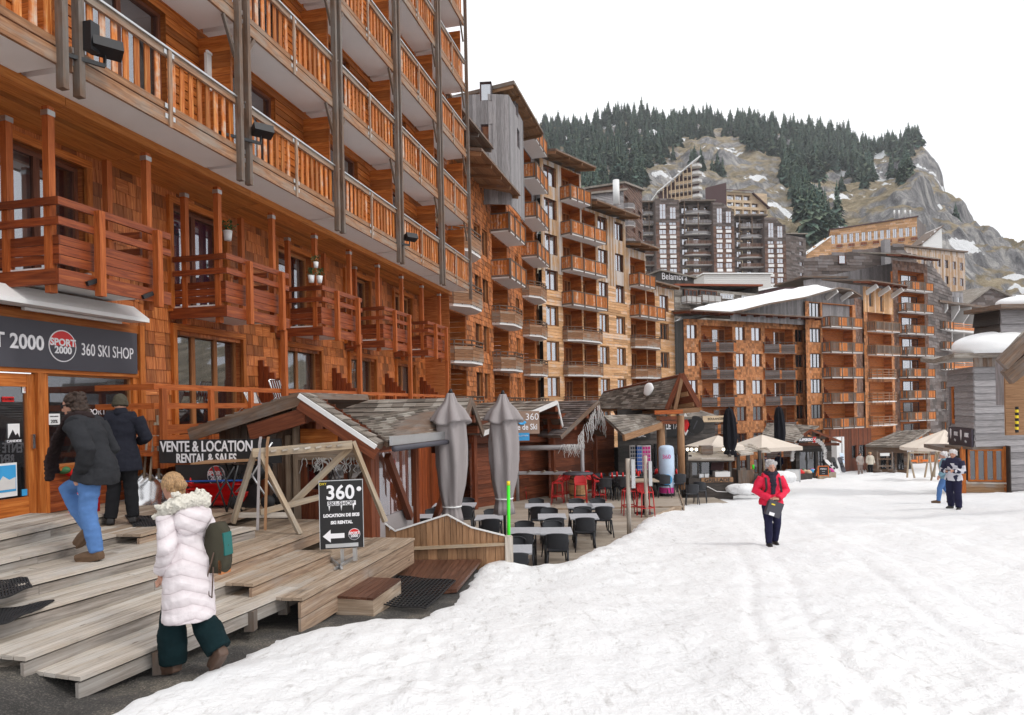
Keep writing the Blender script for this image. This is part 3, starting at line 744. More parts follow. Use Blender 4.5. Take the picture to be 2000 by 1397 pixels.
def deckchair(label, px, py, col, h=.62, slats=9, open_=False):
 f = nf(DL - .75); u, z = f.uz(px, py, 0)
 t = thing('folding_chair', label, 'chair', f.P(u, z), 'folding chairs on the walkway')
 mb = MB()
 for d in (-.2, .2): mb.tube([f.P(u + d, z - h, .2), f.P(u + d, z - .02, -.06), f.P(u + d * .9, z, -.06)], .014, 6)
 mb.tube([f.P(u - .18, z, -.06), f.P(u + .18, z, -.06)], .014, 6)
 for d in (-.2, .2): mb.tube([f.P(u + d, z - h, -.25), f.P(u + d, z - h * .55, .1)], .014, 6)
 mb.part('frame', M['steel'], t)
 mb = MB()
 for i in range(slats):
  x = u - .17 + .34 * i / (slats - 1); mb.bar(f.P(x, z - .02, -.055), f.P(x, z - h * .6, .06), .022, .01)
 mb.part('backrest', M[col], t)
deckchair('silver tubular folding chair leaning behind the rail', 540, 742, 'metal', .7, 5)
deckchair('white slatted chair on the walkway behind the rail', 655, 770, 'white', .6)
deckchair('white table chair at the left of the walkway rail', 490, 758, 'white', .55)
_bc = {}
def bal(f, root, u0, u1, z, proj, style, mats=('weathered', 'metal'), o=0.0, h=1.0):
 w = round(u1 - u0, 2); k = (w, proj, style, mats, h)
 if k not in _bc:
  if style == 'board' or style == 'rails': pl = [(0, 0), (0, .45 * proj), (.25 * w, proj), (.75 * w, proj), (w, .45 * proj), (w, 0)]
  elif style == 'zig': pl = [(0, 0), (0, .15), (.3 * w, .75 * proj), (.5 * w, .2), (.8 * w, .75 * proj), (w, .2), (w, 0)]
  else: pl = [(0, 0), (0, proj), (w, proj), (w, 0)]
  P = [V((x, -y, 0)) for x, y in pl]
  so = MB(); so.poly([p for p in P], V((1, 0, 0)), V((0, 1, 0)), V((0, 0, .18)))
  pa = MB(); ra = MB()
  for i in range(len(P) - 1):
   a, b = P[i], P[i + 1]; d = b - a; l = d.length
   if l < .01: continue
   e = d / l; nrm = V((e.y, -e.x, 0)) ; nrm = nrm if nrm.dot(V(((a + b) / 2 - V((w / 2, .5, 0))))) > 0 else -nrm
   if style in ('board', 'zig'):
    nb_ = 4 if style == 'board' else 5; hh = (.62 if style == 'board' else .8) * h
    pa.mi = ((i + 1) % 2) if style == 'zig' else 0
    for r in range(nb_):
     zz = (.02 if style == 'zig' else .12) + hh * r / nb_
     pa.boxa((a + b) / 2 + nrm * .03 + Z * (zz + hh / nb_ / 2), e * (l / 2 + .01), e.cross(Z) * -.02, Z * (hh / nb_ / 2 - .006))
    for zz in ((.82, 1.0) if style == 'board' else (1.0,)): ra.bar(a + nrm * .03 + Z * zz * h, b + nrm * .03 + Z * zz * h, .05, .05)
    for t in (0, .5, 1): ra.bar(a + d * t + nrm * .0 + Z * .1, a + d * t + nrm * .0 + Z * h, .045, .045, e)
   elif style == 'rails':
    for zz in (.15, .4, .65, .95): ra.bar(a + Z * zz * h, b + Z * zz * h, .04, .09)
    for t in (0, .5, 1): ra.bar(a + d * t + Z * .05, a + d * t + Z * h, .06, .06, e)
   else:   # slat / mixed: upright boards
    ra.bar(a + Z * .12, b + Z * .12, .05, .1); ra.bar(a + Z * .98 * h, b + Z * .98 * h, .06, .08)
    n = max(2, int(l / .17))
    for q in range(n):
     t = (q + .5) / n; fill = .36
     if style == 'mixed':
      band = int(t * 4) % 2; fill = .5 if band else .3; pa.mi = band
     c = a + d * t + Z * (.14 + .42 * h)
     pa.boxa(c, e * (l / n * fill), e.cross(Z) * -.012, Z * .4 * h)
    for t in ((0, .33, .66, 1) if l > 1.5 else (0, 1)): ra.bar(a + d * t + nrm * .03 + Z * -.05, a + d * t + nrm * .03 + Z * (h + .02), .07, .07, e)
  _bc[k] = (so.mesh('balcony floor', M['soffit']), pa.mesh('parapet', [M[mats[0]], M[mats[2] if len(mats) > 2 else mats[0]]]) if pa.v else None, ra.mesh('rail', M[mats[1]]))
 so, pa, ra = _bc[k]
 b = link('balcony', so, root, f.M(u0, z, o))
 if pa: link('parapet', pa, b, None, True)
 link('rail', ra, b, None, True)
 return b
def loggia(f, root, u0, u1, z0, z1, depth=.9, wallm='orange', cov=(.6, 1), dm='frame', door=(.45, .97), gl='glass', sub=True):
 mb = MB(); w = u1 - u0; n = 9
 for i in range(n):
  a, b = z0 + (z1 - z0) * i / n, z0 + (z1 - z0) * (i + 1) / n
  for (p, q, e, nr, ln) in ((f.P(u0 + w / 2, 0, -depth), 0, f.e, f.n, w / 2), (f.P(u0 + .01, 0, -depth / 2), 0, f.n, f.e, depth / 2), (f.P(u1 - .01, 0, -depth / 2), 0, f.n, f.e, depth / 2)):
   mb.boxa(V((p.x, p.y, (a + b) / 2)), e * ln, e.cross(Z) * -.012, Z * ((b - a) / 2 - .004))
 mb.quad([f.P(u0, z1 - .01, -depth), f.P(u1, z1 - .01, -depth), f.P(u1, z1 - .01, 0), f.P(u0, z1 - .01, 0)])
 lo = mb.part('loggia', M[wallm], root)
 if sub:   # stepped privacy screen
  mb = MB()
  for i in range(5): mb.boxa(f.P(u0 + w * .28 + i * .07, z0 + .55 + .35 - i * .1, -depth + .18 + i * .12), f.e * .04, f.n * -.06, Z * (.5 - i * .1))
  mb.part('screen', M['redwood'], lo)
 window(f, root, u0 + w * door[0], u0 + w * door[1], z0 + .05, z1 - .25, -depth + .03, 2, dm, 'curtain', cov, gl, 'balcony_door', .06, back=.3)
def gxy(px, Y): p = at(px, 790, Y); return (p.x, p.y)
def eave(f, root, u0, u1, z, fwd, back, rise, mat='weathered', th=.16, ribs=.9, ribmat='ceiling', name='roof', dz=0):
 """mono-pitch roof slab with board soffit and rafters; dz = height change from u0 to u1"""
 mb = MB()
 a, b = f.P(u0, z, fwd), f.P(u1, z + dz, fwd); c, d = f.P(u1, z + dz + rise, -back), f.P(u0, z + rise, -back)
 mb.hexa([a, b, c, d, a + Z * th, b + Z * th, c + Z * th, d + Z * th]); r = mb.part(name, M[mat], root)
 mb = MB(); n = max(2, int((u1 - u0) / ribs)); sl = rise / (fwd + back)
 for i in range(n + 1):
  t = i / n; u = u0 + .08 + (u1 - u0 - .16) * t; zz = z + dz * t - .09
  mb.bar(f.P(u, zz, fwd - .06), f.P(u, zz + sl * (fwd + .5), -.5), .09, .17)
 k = max(3, int((fwd + .3) / .16))
 for i in range(k):
  o = fwd - .02 - i * .16; mb.bar(f.P(u0 + .02, z + sl * (fwd - o) - .012, o), f.P(u1 - .02, z + dz + sl * (fwd - o) - .012, o), .15, .02)
 mb.part('soffit', M[ribmat], r); return r
pA0, pA1 = nf(9.6).P(24.3, 0), nf(8.85).P(46, 0)
FA, LA = fac2(pA0, pA1)
ua = lambda px, o=0: FA.u(px, 790, o)
blkA = thing('apartment_building', 'shingle clad apartment block with rounded board balconies beyond the slatted one', 'building', FA.P(LA / 2, -4))
fl = [-2.79 + 2.43 * k for k in range(9)]
c1, c2, c3 = ua(893), ua(981), ua(1036)
hA = []; wA = []
for k, z in enumerate(fl):
 if z < 9.5: hA.append((c2 - 1.5, c2 + 1.5, z, z + 2.2, 2))
 hA.append((c3 - 1.5, c3 + 1.5, z, z + 2.2, 3))
 if z < 7: hA.append((c1 - 1.3, c1 + 1.3, z, z + 2.2, 1))
 for px, w in ((937, 1.0), (952, .9), (1003, .9), (1014, .8), (1053, .8)):
  u = ua(px)
  if z > 8.5 and px < 1003: continue
  if z > 13.5: continue
  wA.append((u - w / 2, u + w / 2, z + .75, z + 2.15))
uS = ua(1000)
zs = 11.8
mb = wall_mb(FA, 0, uS, -4, zs, [h for h in hA + wA if h[0] < uS], 'shingle', .24, seed=21)
wall_mb(FA, uS, LA, -4, zs, [h for h in hA + wA if h[0] > uS], 'shingle', .24, seed=22, mb=mb)
mb.part('wall', M['shingle_warm'], blkA)
mb = wall_mb(FA, uS, LA, zs, 16.8, [h for h in hA + wA if h[0] > uS and h[2] > zs - .5], 'plank_v', .22, seed=23)
mb.part('upper_wall', M['greyboard'], blkA)
for i, h in enumerate(wA): window(FA, blkA, *h, -.12, 1, 'frame_o', 'curtain', ((0, .9), None, (0, .5))[i % 3], 'glass')
for h in hA:
 loggia(FA, blkA, h[0], h[1], h[2], h[3], .9, 'orange', ((.5, 1), (.2, .7))[int(h[2]) % 2], 'frame_o')
 if h[4] == 2 and h[2] > 6 or h[4] == 3 and h[2] > 8: bal(FA, blkA, h[0] - .15, h[1] + .15, h[2] - .15, 1.05, 'slat', ('slat', 'weathered'))
 else: bal(FA, blkA, h[0] - .2, h[1] + .2, h[2] - .15, 1.0, 'board', ('beam', 'weathered'))
eave(FA, blkA, FA.u(940, 268, 1.7), FA.u(1015, 365, 1.7), 10.95, 1.7, 5, 1.1, 'weathered', .15, 1.6, 'fence')
eave(FA, blkA, FA.u(1003, 113, 1.6), FA.u(1060, 232, 1.6), 16.6, 1.6, 3.2, -.45, 'weathered', .2, 1.2, 'fence')
fw_ = [(nf(11.5).P(33.6, 0)), nf(8.94).P(34, 0), nf(7.95).P(34.4, 0), nf(7.95).P(37.8, 0)]
for k_, (a_, b_) in enumerate(zip(fw_, fw_[1:])):
 f_, l_ = fac2(a_[:2], b_[:2]); hs = []
 if k_ != 1:
  for x_, y0_, y1_ in (((949, 197, 160), (951, 285, 243)) if k_ == 0 else ((1009, 228, 178), (1012, 290, 255))): uu = f_.u(x_, y0_); hs.append((uu - .3, uu + .3, f_.uz(x_, y0_)[1], f_.uz(x_, y1_)[1]))
 wall_mb(f_, 0, l_, 10.4, 16.05, hs, 'plank_v', .2, seed=240 + k_).part('tower_wall', M['greyboard'], blkA)
 for h in hs: window(f_, blkA, *h, -.1, 1, 'maroon', 'curtain', (0, .8), 'glass_far')
eave(FA, blkA, 2, ua(935), 12.6, 1.0, 6, 1.6, 'weathered', .15, 1.6, 'weathered')
pB0, pB1 = V((*gxy(1063, 46), 0)), V((*gxy(1320, 60), 0))
FBk, LBk = fac2(pB0, pB1)
ub = lambda px: FBk.u(px, 700)
blkB = thing('apartment_building', 'pale orange boarded apartment block with grey boarded upper floors and stepped roofs', 'building', FBk.P(LBk / 2, -4))
segs = [(0, ub(1141), 16.7), (ub(1141), ub(1226), 14.4), (ub(1226), ub(1264), 12.4), (ub(1264), LBk, 9.9)]
fB = [-2.6 + 2.43 * k for k in range(8)]
hB, wB = [], []
for (u0, u1, zt_), cols, bl in zip(segs, ([(1068, 1092)], [(1171, 1189), (1204, 1222)], [], [(1289, 1307)]), ((1099, 1139), None, (1232, 1262), None)):
 pass
def topat(u): return next(z for a, b, z in segs if u <= b + .01)
for k, z in enumerate(fB):
 for a, b in ((1068, 1092), (1172, 1190), (1205, 1222), (1290, 1307)):
  a, b = ub(a), ub(b)
  if z + 2.3 < topat((a + b) / 2): wB.append((a, b, z + .8, z + 2.15))
  elif z + 1.9 < topat((a + b) / 2) + .5 and z + .9 < topat((a + b) / 2) - .8: wB.append((a, b, z + .6, topat((a + b) / 2) - .35))
 for a, b, q in ((1101, 1138, 0), (1139.5, 1167, 1), (1233, 1263, 2), (1264.5, 1281, 3)):
  a, b = ub(a), ub(b)
  if z + 2.25 < topat((a + b) / 2): hB.append((a, b, z, z + 2.2, q))
zB = 9.1
for i, (a, b, t) in enumerate(segs):
 hs = [h[:4] for h in hB + wB if a - .1 <= h[0] and h[1] <= b + .1]
 mb = wall_mb(FBk, a, b, -5, min(zB, t), hs, 'plank_h', .2, seed=31 + i, reveal=.25); mb.part('wall', M['clap'], blkB)
 if t > zB: wall_mb(FBk, a, b, zB, t, hs, 'plank_v', .2, seed=35 + i, reveal=.25).part('upper_wall', M['greywarm'], blkB)
for i, h in enumerate(wB): window(FBk, blkB, *h, -.14, 2, 'frame' if h[2] > 6 else 'frame_o', 'curtain', ((0, .5, .7, 1), (0, 1), (0, .45, .55, 1), None)[(i * 7) % 4], 'glass_far', transom=.62 if h[3] - h[2] > 1.6 else 0)
for h in hB: loggia(FBk, blkB, *h[:4], .95, 'orange', (.3, .9), 'frame_o', (.3, .95) if h[4] in (1, 3) else (.62, .98), 'glass_far', sub=h[4] in (0, 2))
for q0, q1, pa, pb in ((0, 1, 1100, 1168), (2, 3, 1232, 1282)):
 for z in fB:
  t = topat(ub(pa) + .5); t1 = topat(ub(pb) - .5)
  if z + 2 > t: continue
  a, b = ub(pa), ub(pb) if z + 2 < t1 else ub(1139 if q0 == 0 else 1263)
  if z > 6.5: bal(FBk, blkB, a, b, z - .2, .9, 'slat', ('slat', 'weathered'))
  else: bal(FBk, blkB, a, b, z - .2, .9, 'board', ('beam', 'weathered'))
for i, (a, b, t) in enumerate(segs): eave(FBk, blkB, a + .1, b + .1, t + .15, 1.3 if i < 3 else .6, 5, 1.2, 'weathered', .14, 1.5, 'fence')
for i in range(3):
 a, b, t = segs[i]; t2 = segs[i + 1][2]
 g, l = fac2(FBk.P(b, 0)[:2], (FBk.P(b, 0, -7))[:2]); wall_mb(g, 0, l, t2, t + .5, (), 'plank_v', .22, seed=i).part('side_wall', M['greyboard'], blkB)
pC0, pC1, pC2, pC3 = [V((*gxy(*a), 0)) for a in ((1338, 59.3), (1578, 66), (1576, 64.6), (1674, 68.2))]
FC, LC = fac2(pC0, pC1); FC2, LC2 = fac2(pC2, pC3)
uc = lambda px: FC.u(px, 740); uc2 = lambda px: FC2.u(px, 740)
blkC = thing('apartment_building', 'orange shingled apartment block with zigzag balconies under a long canopy roof', 'building', FC.P(LC / 2, -7))
fC = [-7.35, -4.92, -2.5, -.08, 2.34, 4.76]
hC, wC = [], []
for z in fC:
 for a, b in ((1343, 1362), (1438, 1456), (1469, 1488), (1554, 1570)): wC.append((uc(a), uc(b), z + .8, z + 2.1))
 for a, b in ((1371, 1432), (1495, 1550)): hC.append((uc(a), uc(b), z, z + 2.15))
wall_mb(FC, 0, LC, -8, 7.3, hC + wC, 'shingle', .24, seed=51).part('wall', M['shingle_mix'], blkC)
cv = ((0, .45, .55, 1), (.5, 1), (0, 1), (0, .3, .7, 1), None)
for i, h in enumerate(wC): window(FC, blkC, *h, -.12, 2, 'frame', 'redcurtain' if i == 10 else 'curtain', cv[(i * 3) % 5], 'glass_far')
for h in hC:
 loggia(FC, blkC, *h, .9, 'orange', (0, .35), 'frame_o', (.55, .97), 'glass')
 bal(FC, blkC, h[0] - .2, h[1] + .2, h[2] - .25, .95, 'zig', ('shake_dark', 'weathered', 'shingle_warm'))
eave(FC, blkC, -.7, LC + .2, 7.75, 1.7, 6, .7, 'weathered', .13, 1.5, 'hutred')
g, l = fac2(gxy(1318, 62), (pC0.x, pC0.y)); wall_mb(g, 0, l, -6, 7.3, (), 'plank_v', .25, seed=3).part('dark_side_wall', M['darkboard'], blkC)
blkC2 = thing('apartment_building', 'taller shingled apartment block under a curved snow covered roof', 'building', FC2.P(LC2 / 2, -7))
hC, wC = [], []
for z in fC + [7.18]:
 wC.append((uc2(1583), uc2(1605), z + .8, z + 2.15))
 hC.append((uc2(1608), uc2(1667), z, z + 2.15))
RP = [FC2.uz(px, py, 1.1) for px, py in ((1450, 609), (1500, 596), (1575, 583), (1640, 564), (1662, 567), (1684, 580))]
def rpz(u):
 for (a, za), (b, zb) in zip(RP, RP[1:]):
  if a <= u <= b: return za + (zb - za) * (u - a) / (b - a)
 return RP[0][1]
wall_mb(FC2, 0, LC2, -8, 9.4, hC + wC, 'shingle', .24, seed=53).part('wall', M['shingle_mix'], blkC2)
for i, h in enumerate(wC): window(FC2, blkC2, *h, -.12, 3, 'black', 'curtain', cv[i % 5], 'glass_far')
for h in hC:
 loggia(FC2, blkC2, *h, 1.0, 'orange', (0, .6), 'frame_o', (.0, .25), 'glass')
 bal(FC2, blkC2, h[0] - .15, h[1] + .1, h[2] - .2, 1.0, 'mixed', ('weathered', 'weathered', 'slat'))
def roofprofile(f, root, pts, front, back, mat, name, th=.18, snow=None):
 """roof slab following a (u, z) profile across the facade, with a rounded blanket of snow"""
 mb = MB()
 for (a, za), (b, zb) in zip(pts, pts[1:]):
  p = [f.P(a, za, front), f.P(b, zb, front), f.P(b, zb, -back), f.P(a, za, -back)]
  mb.hexa(p + [q + Z * th for q in p])
 r = mb.part(name, M[mat], root)
 if snow:
  s0, s1, hh = snow; mb = MB(); mb.sm = True; rings = []
  n = 22; us = [s0 + (s1 - s0) * i / n for i in range(n + 1)]
  def pz(u):
   for (a, za), (b, zb) in zip(pts, pts[1:]):
    if a - .01 <= u <= b + .01: return za + (zb - za) * (u - a) / (b - a)
   return pts[-1][1] if u > pts[-1][0] else pts[0][1]
  for j in range(13):
   o = front - .15 - (front + back - .3) * j / 12; ring = []
   ed = min(1, j / 1.2, (12 - j) / 1.2) ** .5 if 0 < j < 12 else 0
   for i, u in enumerate(us):
    ee = min(1, i / 3, (n - i) / 3); hz = hh * ed * (ee ** .5) * (1 + .25 * math.sin(u * 1.3 + j * .9))
    ring.append(f.P(u, pz(u) + th + hz + .01, o))
   rings.append(ring)
  mb.loft(rings, False, False); mb.part('snow', M['snowclean'], r)
 return r
roofprofile(FC2, blkC2, RP, 1.1, 8, 'weathered', 'roof', .16, (RP[0][0] + .1, RP[3][0] - .3, .75))
wall_mb(Fac(FC2.P(0, 0, -.3), FC2.e, FC2.n), RP[0][0], LC2, 7.2, 9.6, (), 'plank_v', .25, seed=4, ztop=rpz).part('gable_wall', M['greyboard'], blkC2)
mb = MB()
for u in (LC2 * .45, LC2 * .75): mb.bar(FC2.P(u, 9.9, -.2), FC2.P(u, 10.5, 1.0), .2, .45)
mb.part('bracket', M['offwhite'], blkC2)
FC3, LC3 = fac2(gxy(1672, 68.2), gxy(1692, 71)); wall_mb(FC3, 0, LC3, -8, 10.2, (), 'shingle', .34, seed=61).part('pier_wall', M['shake_brown'], blkC2)
blkC3 = thing('apartment_building', 'narrow orange boarded block with open rail balconies', 'building', V((*gxy(1718, 71.5), -7)))
FC4, LC4 = fac2(gxy(1690, 70), gxy(1748, 73)); u4 = lambda px: FC4.u(px, 740)
hC, wC = [], []
for z in fC[1:] + [7.18]:
 hC.append((u4(1696), u4(1742), z, z + 2.1))
wall_mb(FC4, 0, LC4, -8, 9.0, hC, 'shingle', .34, seed=63).part('wall', M['shingle_mix'], blkC3)
wall_mb(FC4, 0, LC4, 9.0, 11.6, [(u4(1700), u4(1708), 9.6, 11), (u4(1722), u4(1729), 9.2, 10.9)], 'plank_v', .25, seed=64).part('upper_wall', M['clap'], blkC3)
for i, h in enumerate(hC):
 loggia(FC4, blkC3, *h, .8, 'orange', (0, .6), 'frame_o', (.05, .35), 'glass', False)
 bal(FC4, blkC3, h[0] - .1, h[1] + .1, h[2] - .2, .9, 'rails' if i < 4 else 'slat', ('weathered', 'beam'))
eave(FC4, blkC3, -.9, LC4 + .4, 11.8, 1.4, 4, 1.0, 'weathered', .14, 1.2, 'hutred')
mb = MB()
for u in (.5, LC4 * .5, LC4 - .3): mb.bar(FC4.P(u, 10.9, 0), FC4.P(u, 11.5, 1.2), .2, .45)
mb.part('bracket', M['offwhite'], blkC3)
blkC4 = thing('apartment_building', 'tall brown shake clad tower with a stack of slatted balconies and a grey side wall', 'building', V((*gxy(1785, 78), -7)))
FC5, LC5 = fac2(gxy(1748, 77), gxy(1816, 80)); u5 = lambda px: FC5.u(px, 740)
fl5 = [-7.2 + 2.45 * k for k in range(9)]
hC = [(u5(1757), u5(1808), z, z + 2.15) for z in fl5]
wall_mb(FC5, 0, LC5, -8, 15.6, hC, 'shingle', .34, seed=66).part('wall', M['shake_brown'], blkC4)
for i, h in enumerate(hC):
 loggia(FC5, blkC4, *h, .8, 'orange', (.1, .5), 'black', (.36, .97), 'glass_far', False)
 bal(FC5, blkC4, h[0] - .1, h[1] + .1, h[2] - .2, 1.0, 'mixed', ('weathered', 'weathered', 'slat'))
eave(FC5, blkC4, -.3, LC5 + .4, 16.0, 1.2, 4, 1.2, 'roofshake', .15, 1.2, 'hutred')
FC6, LC6 = fac2(gxy(1815, 80.2), gxy(1864, 88)); wall_mb(FC6, 0, LC6, -8, 16, (), 'shake', .4, seed=67, ztop=lambda u: 16.2 - max(0, u - 1.5) * .28).part('side_wall', M['shake_dark'], blkC4)
blkG = thing('apartment_building', 'grey boarded block with a shingled attic and chimney above the snow roof', 'building', V((*gxy(1665, 84), -5)))
FG1, LG1 = fac2(gxy(1574, 80), gxy(1760, 82)); zz = lambda px, py, Y: at(px, py, Y).z
z1, z2 = zz(1575, 548, 80), zz(1760, 512, 82)
wall_mb(FG1, 0, LG1, 4, z2, (), 'plank_v', .3, seed=71, ztop=lambda u: z1 + (z2 - z1) * u / LG1).part('wall', M['greyboard'], blkG)
FG2, LG2 = fac2(gxy(1576, 88), gxy(1800, 90)); z3, z4 = zz(1576, 505, 88), zz(1765, 478, 90)
wg = [(FG2.u(1637, 500), FG2.u(1650, 500), zz(1640, 514, 88), zz(1640, 497, 88))]
wall_mb(FG2, 0, LG2, 8, z4, (), 'shake', .4, seed=72, ztop=lambda u: (z3 + (z4 - z3) * u / (LG2 * .84)) if u < LG2 * .84 else z4 - (u - LG2 * .84) * 1.2).part('attic_wall', M['shake_dark'], blkG)
window(FG2, blkG, *wg[0], .12, 1, 'frame', 'curtain', (0, 1), 'glass_far')
mb = MB(); fb(FG2, mb, FG2.u(1719, 480), FG2.u(1730, 480), z3 - 1, zz(1725, 466, 88), .1, .9); mb.part('chimney', M['greyboard'], blkG)
mb = MB(); fb(FG1, mb, -.3, LG1 * .45, z1 + .3, z1 + .5, -6, .3); mb.part('ledge', M['weathered'], blkG)
blkF = thing('apartment_building', 'low apartment building with white dividing fins and orange balcony rails', 'building', V((*gxy(1880, 88), -7)))
FF, LF = fac2(gxy(1828, 84), gxy(1938, 92)); uf = lambda px: FF.u(px, 690)
zt_ = zz(1880, 604, 88)
wall_mb(FF, uf(1916), LF, -8, zt_ + .3, (), 'shake', .4, seed=74).part('end_wall', M['shake_dark'], blkF)
mb = MB(); fb(FF, mb, 0, uf(1916), -8, zt_ + .3, -2.2, -2); mb.part('back_wall', M['offwhite'], blkF)
mb = MB(); fb(FF, mb, -.2, LF + .2, zt_ + .3, zt_ + .55, -4, .8); mb.part('roof', M['weathered'], blkF)
for px in (1845, 1868, 1891, 1912):
 u = uf(px); mb = MB(); mb.poly([FF.P(u, zt_ + .3, -2), FF.P(u, zt_ + .3, .4), FF.P(u, zt_ - .3, .4), FF.P(u, zt_ - 1.6, -.5), FF.P(u, -7, -.5), FF.P(u, -7, -2)], FF.n, Z, FF.e * .25); mb.part('fin', M['offwhite'], blkF)
for k in range(6):
 z = zt_ - 2.9 - 2.45 * k
 for px in (1850, 1873, 1896): window(FF, blkF, uf(px), uf(px + 13), z + .2, z + 2.2, -1.9, 2, 'redwood', 'curtain', None, 'glass_far', 'balcony_door')
 mb = MB(); fb(FF, mb, uf(1835), uf(1916), z - .12, z + .1, -2, .35); s_ = mb.part('floor_slab', M['offwhite'], blkF)
 mb = MB()
 for q in ((.15, .5), (.6, .68), (.85, .95)): fb(FF, mb, uf(1846), uf(1915), z + q[0], z + q[1], .3, .36)
 mb.part('rail', M['slat'], s_)
 bal(FF, blkF, uf(1829), uf(1846), z - .1, .9, 'mixed', ('weathered', 'weathered', 'slat'), 0.1)
def simple(name, label, pL, YL, pR, YR, ytop, z0, style, size, mat, rows=0, cols=0, roof=None, gl='glass_far', fm='frame', wfrac=(.5, .5), depth=8, top2=None, cov=(0, 1), cat='building', balc=None, skip=()):
 f, L = fac2(gxy(pL, YL), gxy(pR, YR)); zt = at(pL, ytop, YL).z; ztr = at(pR, top2 if top2 else ytop, YR).z
 t = thing(name, label, cat, f.P(L / 2, z0)); hs = []
 zm = min(zt, ztr)
 if rows:
  fh = (zm - z0 - .2) / rows; cw = L / cols
  for r in range(rows):
   for c in range(cols):
    if (r, c) in skip: continue
    hs.append((c * cw + cw * (1 - wfrac[0]) / 2, c * cw + cw * (1 + wfrac[0]) / 2, z0 + fh * r + fh * (1 - wfrac[1]) / 2, z0 + fh * r + fh * (1 + wfrac[1]) / 2))
 if top2 and abs(zt - ztr) > .2:
  wall_mb(f, 0, L, z0, zm, hs, style, size, seed=int(pL)).part('wall', M[mat], t)
  wall_mb(Fac(f.P(0, 0, -.02), f.e, f.n), 0, L, zm - .2, max(zt, ztr), (), style, size, ztop=lambda u: zt + (ztr - zt) * u / L).part('gable_wall', M[mat], t)
 else: wall_mb(f, 0, L, z0, zt, hs, style, size, seed=int(pL)).part('wall', M[mat], t)
 for i, h in enumerate(hs): window(f, t, *h, -.15, 2, fm, 'curtain', cov if i % 3 else (0, .5), gl)
 mb = MB(); a, b = f.P(0, 0, -depth), f.P(L, 0, -depth); p, q = f.P(0, 0, -.03), f.P(L, 0, -.03)
 for s_, e_, za, zb in ((a, p, zt, zt), (q, b, ztr, ztr), (b, a, ztr, zt)):
  mb.quad([V((s_.x, s_.y, z0)), V((e_.x, e_.y, z0)), V((e_.x, e_.y, zb)), V((s_.x, s_.y, za))])
 mb.quad([V((p.x, p.y, zt)), V((q.x, q.y, ztr)), V((b.x, b.y, ztr)), V((a.x, a.y, zt))]); mb.part('side_wall', M[mat], t)
 if roof: mb = MB(); mb.hexa([f.P(-.4, zt + .02, .5), f.P(L + .4, ztr + .02, .5), f.P(L + .4, ztr + .02, -depth - .3), f.P(-.4, zt + .02, -depth - .3), f.P(-.4, zt + .3, .5), f.P(L + .4, ztr + .3, .5), f.P(L + .4, ztr + .3, -depth - .3), f.P(-.4, zt + .3, -depth - .3)]); mb.part('roof', M[roof], t)
 return t, f, L, zt
simple('apartment_building', 'grey boarded block with a curved porch roof left of the dark towers', 1160, 96, 1226, 100, 382, 5, 'plank_h', .3, 'greyboard', 0, 0, 'roofshake', top2=372)
t, f, L, z = simple('apartment_building', 'narrow brown shake block with a column of dark windows beside the towers', 1224, 100, 1262, 112, 360, 3, 'shake', .4, 'shake_brown', 9, 3, 'roofshake', wfrac=(.5, .45), top2=372)
for k in range(6): bal(Fac(f.P(0, 0, .2), f.e, f.n), t, .1, 2.2, z - 3.5 - 2.6 * k, 1.2, 'board', ('greyboard', 'weathered'))
mb = MB(); c = at(1204, 400, 95); mb.tube([c, c + Z * 3.4], .45, 10); mb.part('flue', M['white'], thing('chimney_flue', 'white round chimney flue above the stepped boarded roofs', 'chimney', c))
YT = 175
def tower(label, px0, px1, Y, ytop, ybot, gable, n=8, panels=True):
 f, L = fac2(gxy(px0, Y), gxy(px1, Y + .5)); zt, zb = at(px0, ytop, Y).z, at(px0, ybot, Y).z - 2
 t = thing('tower_block', label, 'tower', f.P(L / 2, zb), 'shingled towers above the village')
 fh = 19.0 * Y / F; hs = []; pan = []
 for k in range(n):
  zc = at(px0, ytop + 46 + 19 * k, Y).z
  for u in (L * .29, L * .72):
   big = k == 0
   hs.append((u - L * .15, u + L * .15, zc - .7, zc + .6))
   if k < n and panels: pan.append((u, zc + fh * .5))
 big = [(L * .29 - L * .13, L * .29 + L * .13, zt - 5.2, zt - 1.4), (L * .72 - L * .13, L * .72 + L * .13, zt - 5.2, zt - 2.2)]
 tp = (lambda u: zt - max(0, u - L * .5) * gable)
 wall_mb(f, 0, L, zb, zt - 6, hs, 'shake', .45, seed=int(px0)).part('wall', M['shake_brown'], t)
 wall_mb(f, 0, L, zt - 6, zt, (), 'shake', .45, seed=int(px0) + 1, ztop=tp).part('gable_wall', M['shake_dark'], t)
 for i, h in enumerate(hs): window(f, t, *h, -.2, 2, 'frame', 'curtain', ((0, .6), (0, 1), (.3, 1))[i % 3], 'glass_far')
 for h in big: window(f, t, *h, .12, 2, 'frame', 'curtain', (0, 1), 'glass_far', transom=.55)
 mb = MB()
 for u, zc in pan: fb(f, mb, u - L * .13, u + L * .13, zc - .42, zc + .3, .02, .1)
 mb.part('spandrel_panels', M['white'], t)
 mb = MB(); D = 9
 for u in (0, L): mb.quad([f.P(u, zb, -D), f.P(u, zb, 0), f.P(u, tp(u), 0), f.P(u, tp(u), -D)])
 for a, b in ((0, L * .5), (L * .5, L)): mb.quad([f.P(a, tp(a), 0), f.P(b, tp(b), 0), f.P(b, tp(b), -D), f.P(a, tp(a), -D)])
 mb.part('side_wall', M['shake_dark'], t); return t
tower('dark shingled tower with a square top, leftmost of the paired window towers', 1288, 1334, YT, 388, 535, .1)
tower('dark shingled tower with a slanted top, middle one of the paired window towers', 1400, 1441, YT + 1, 396, 542, .9)
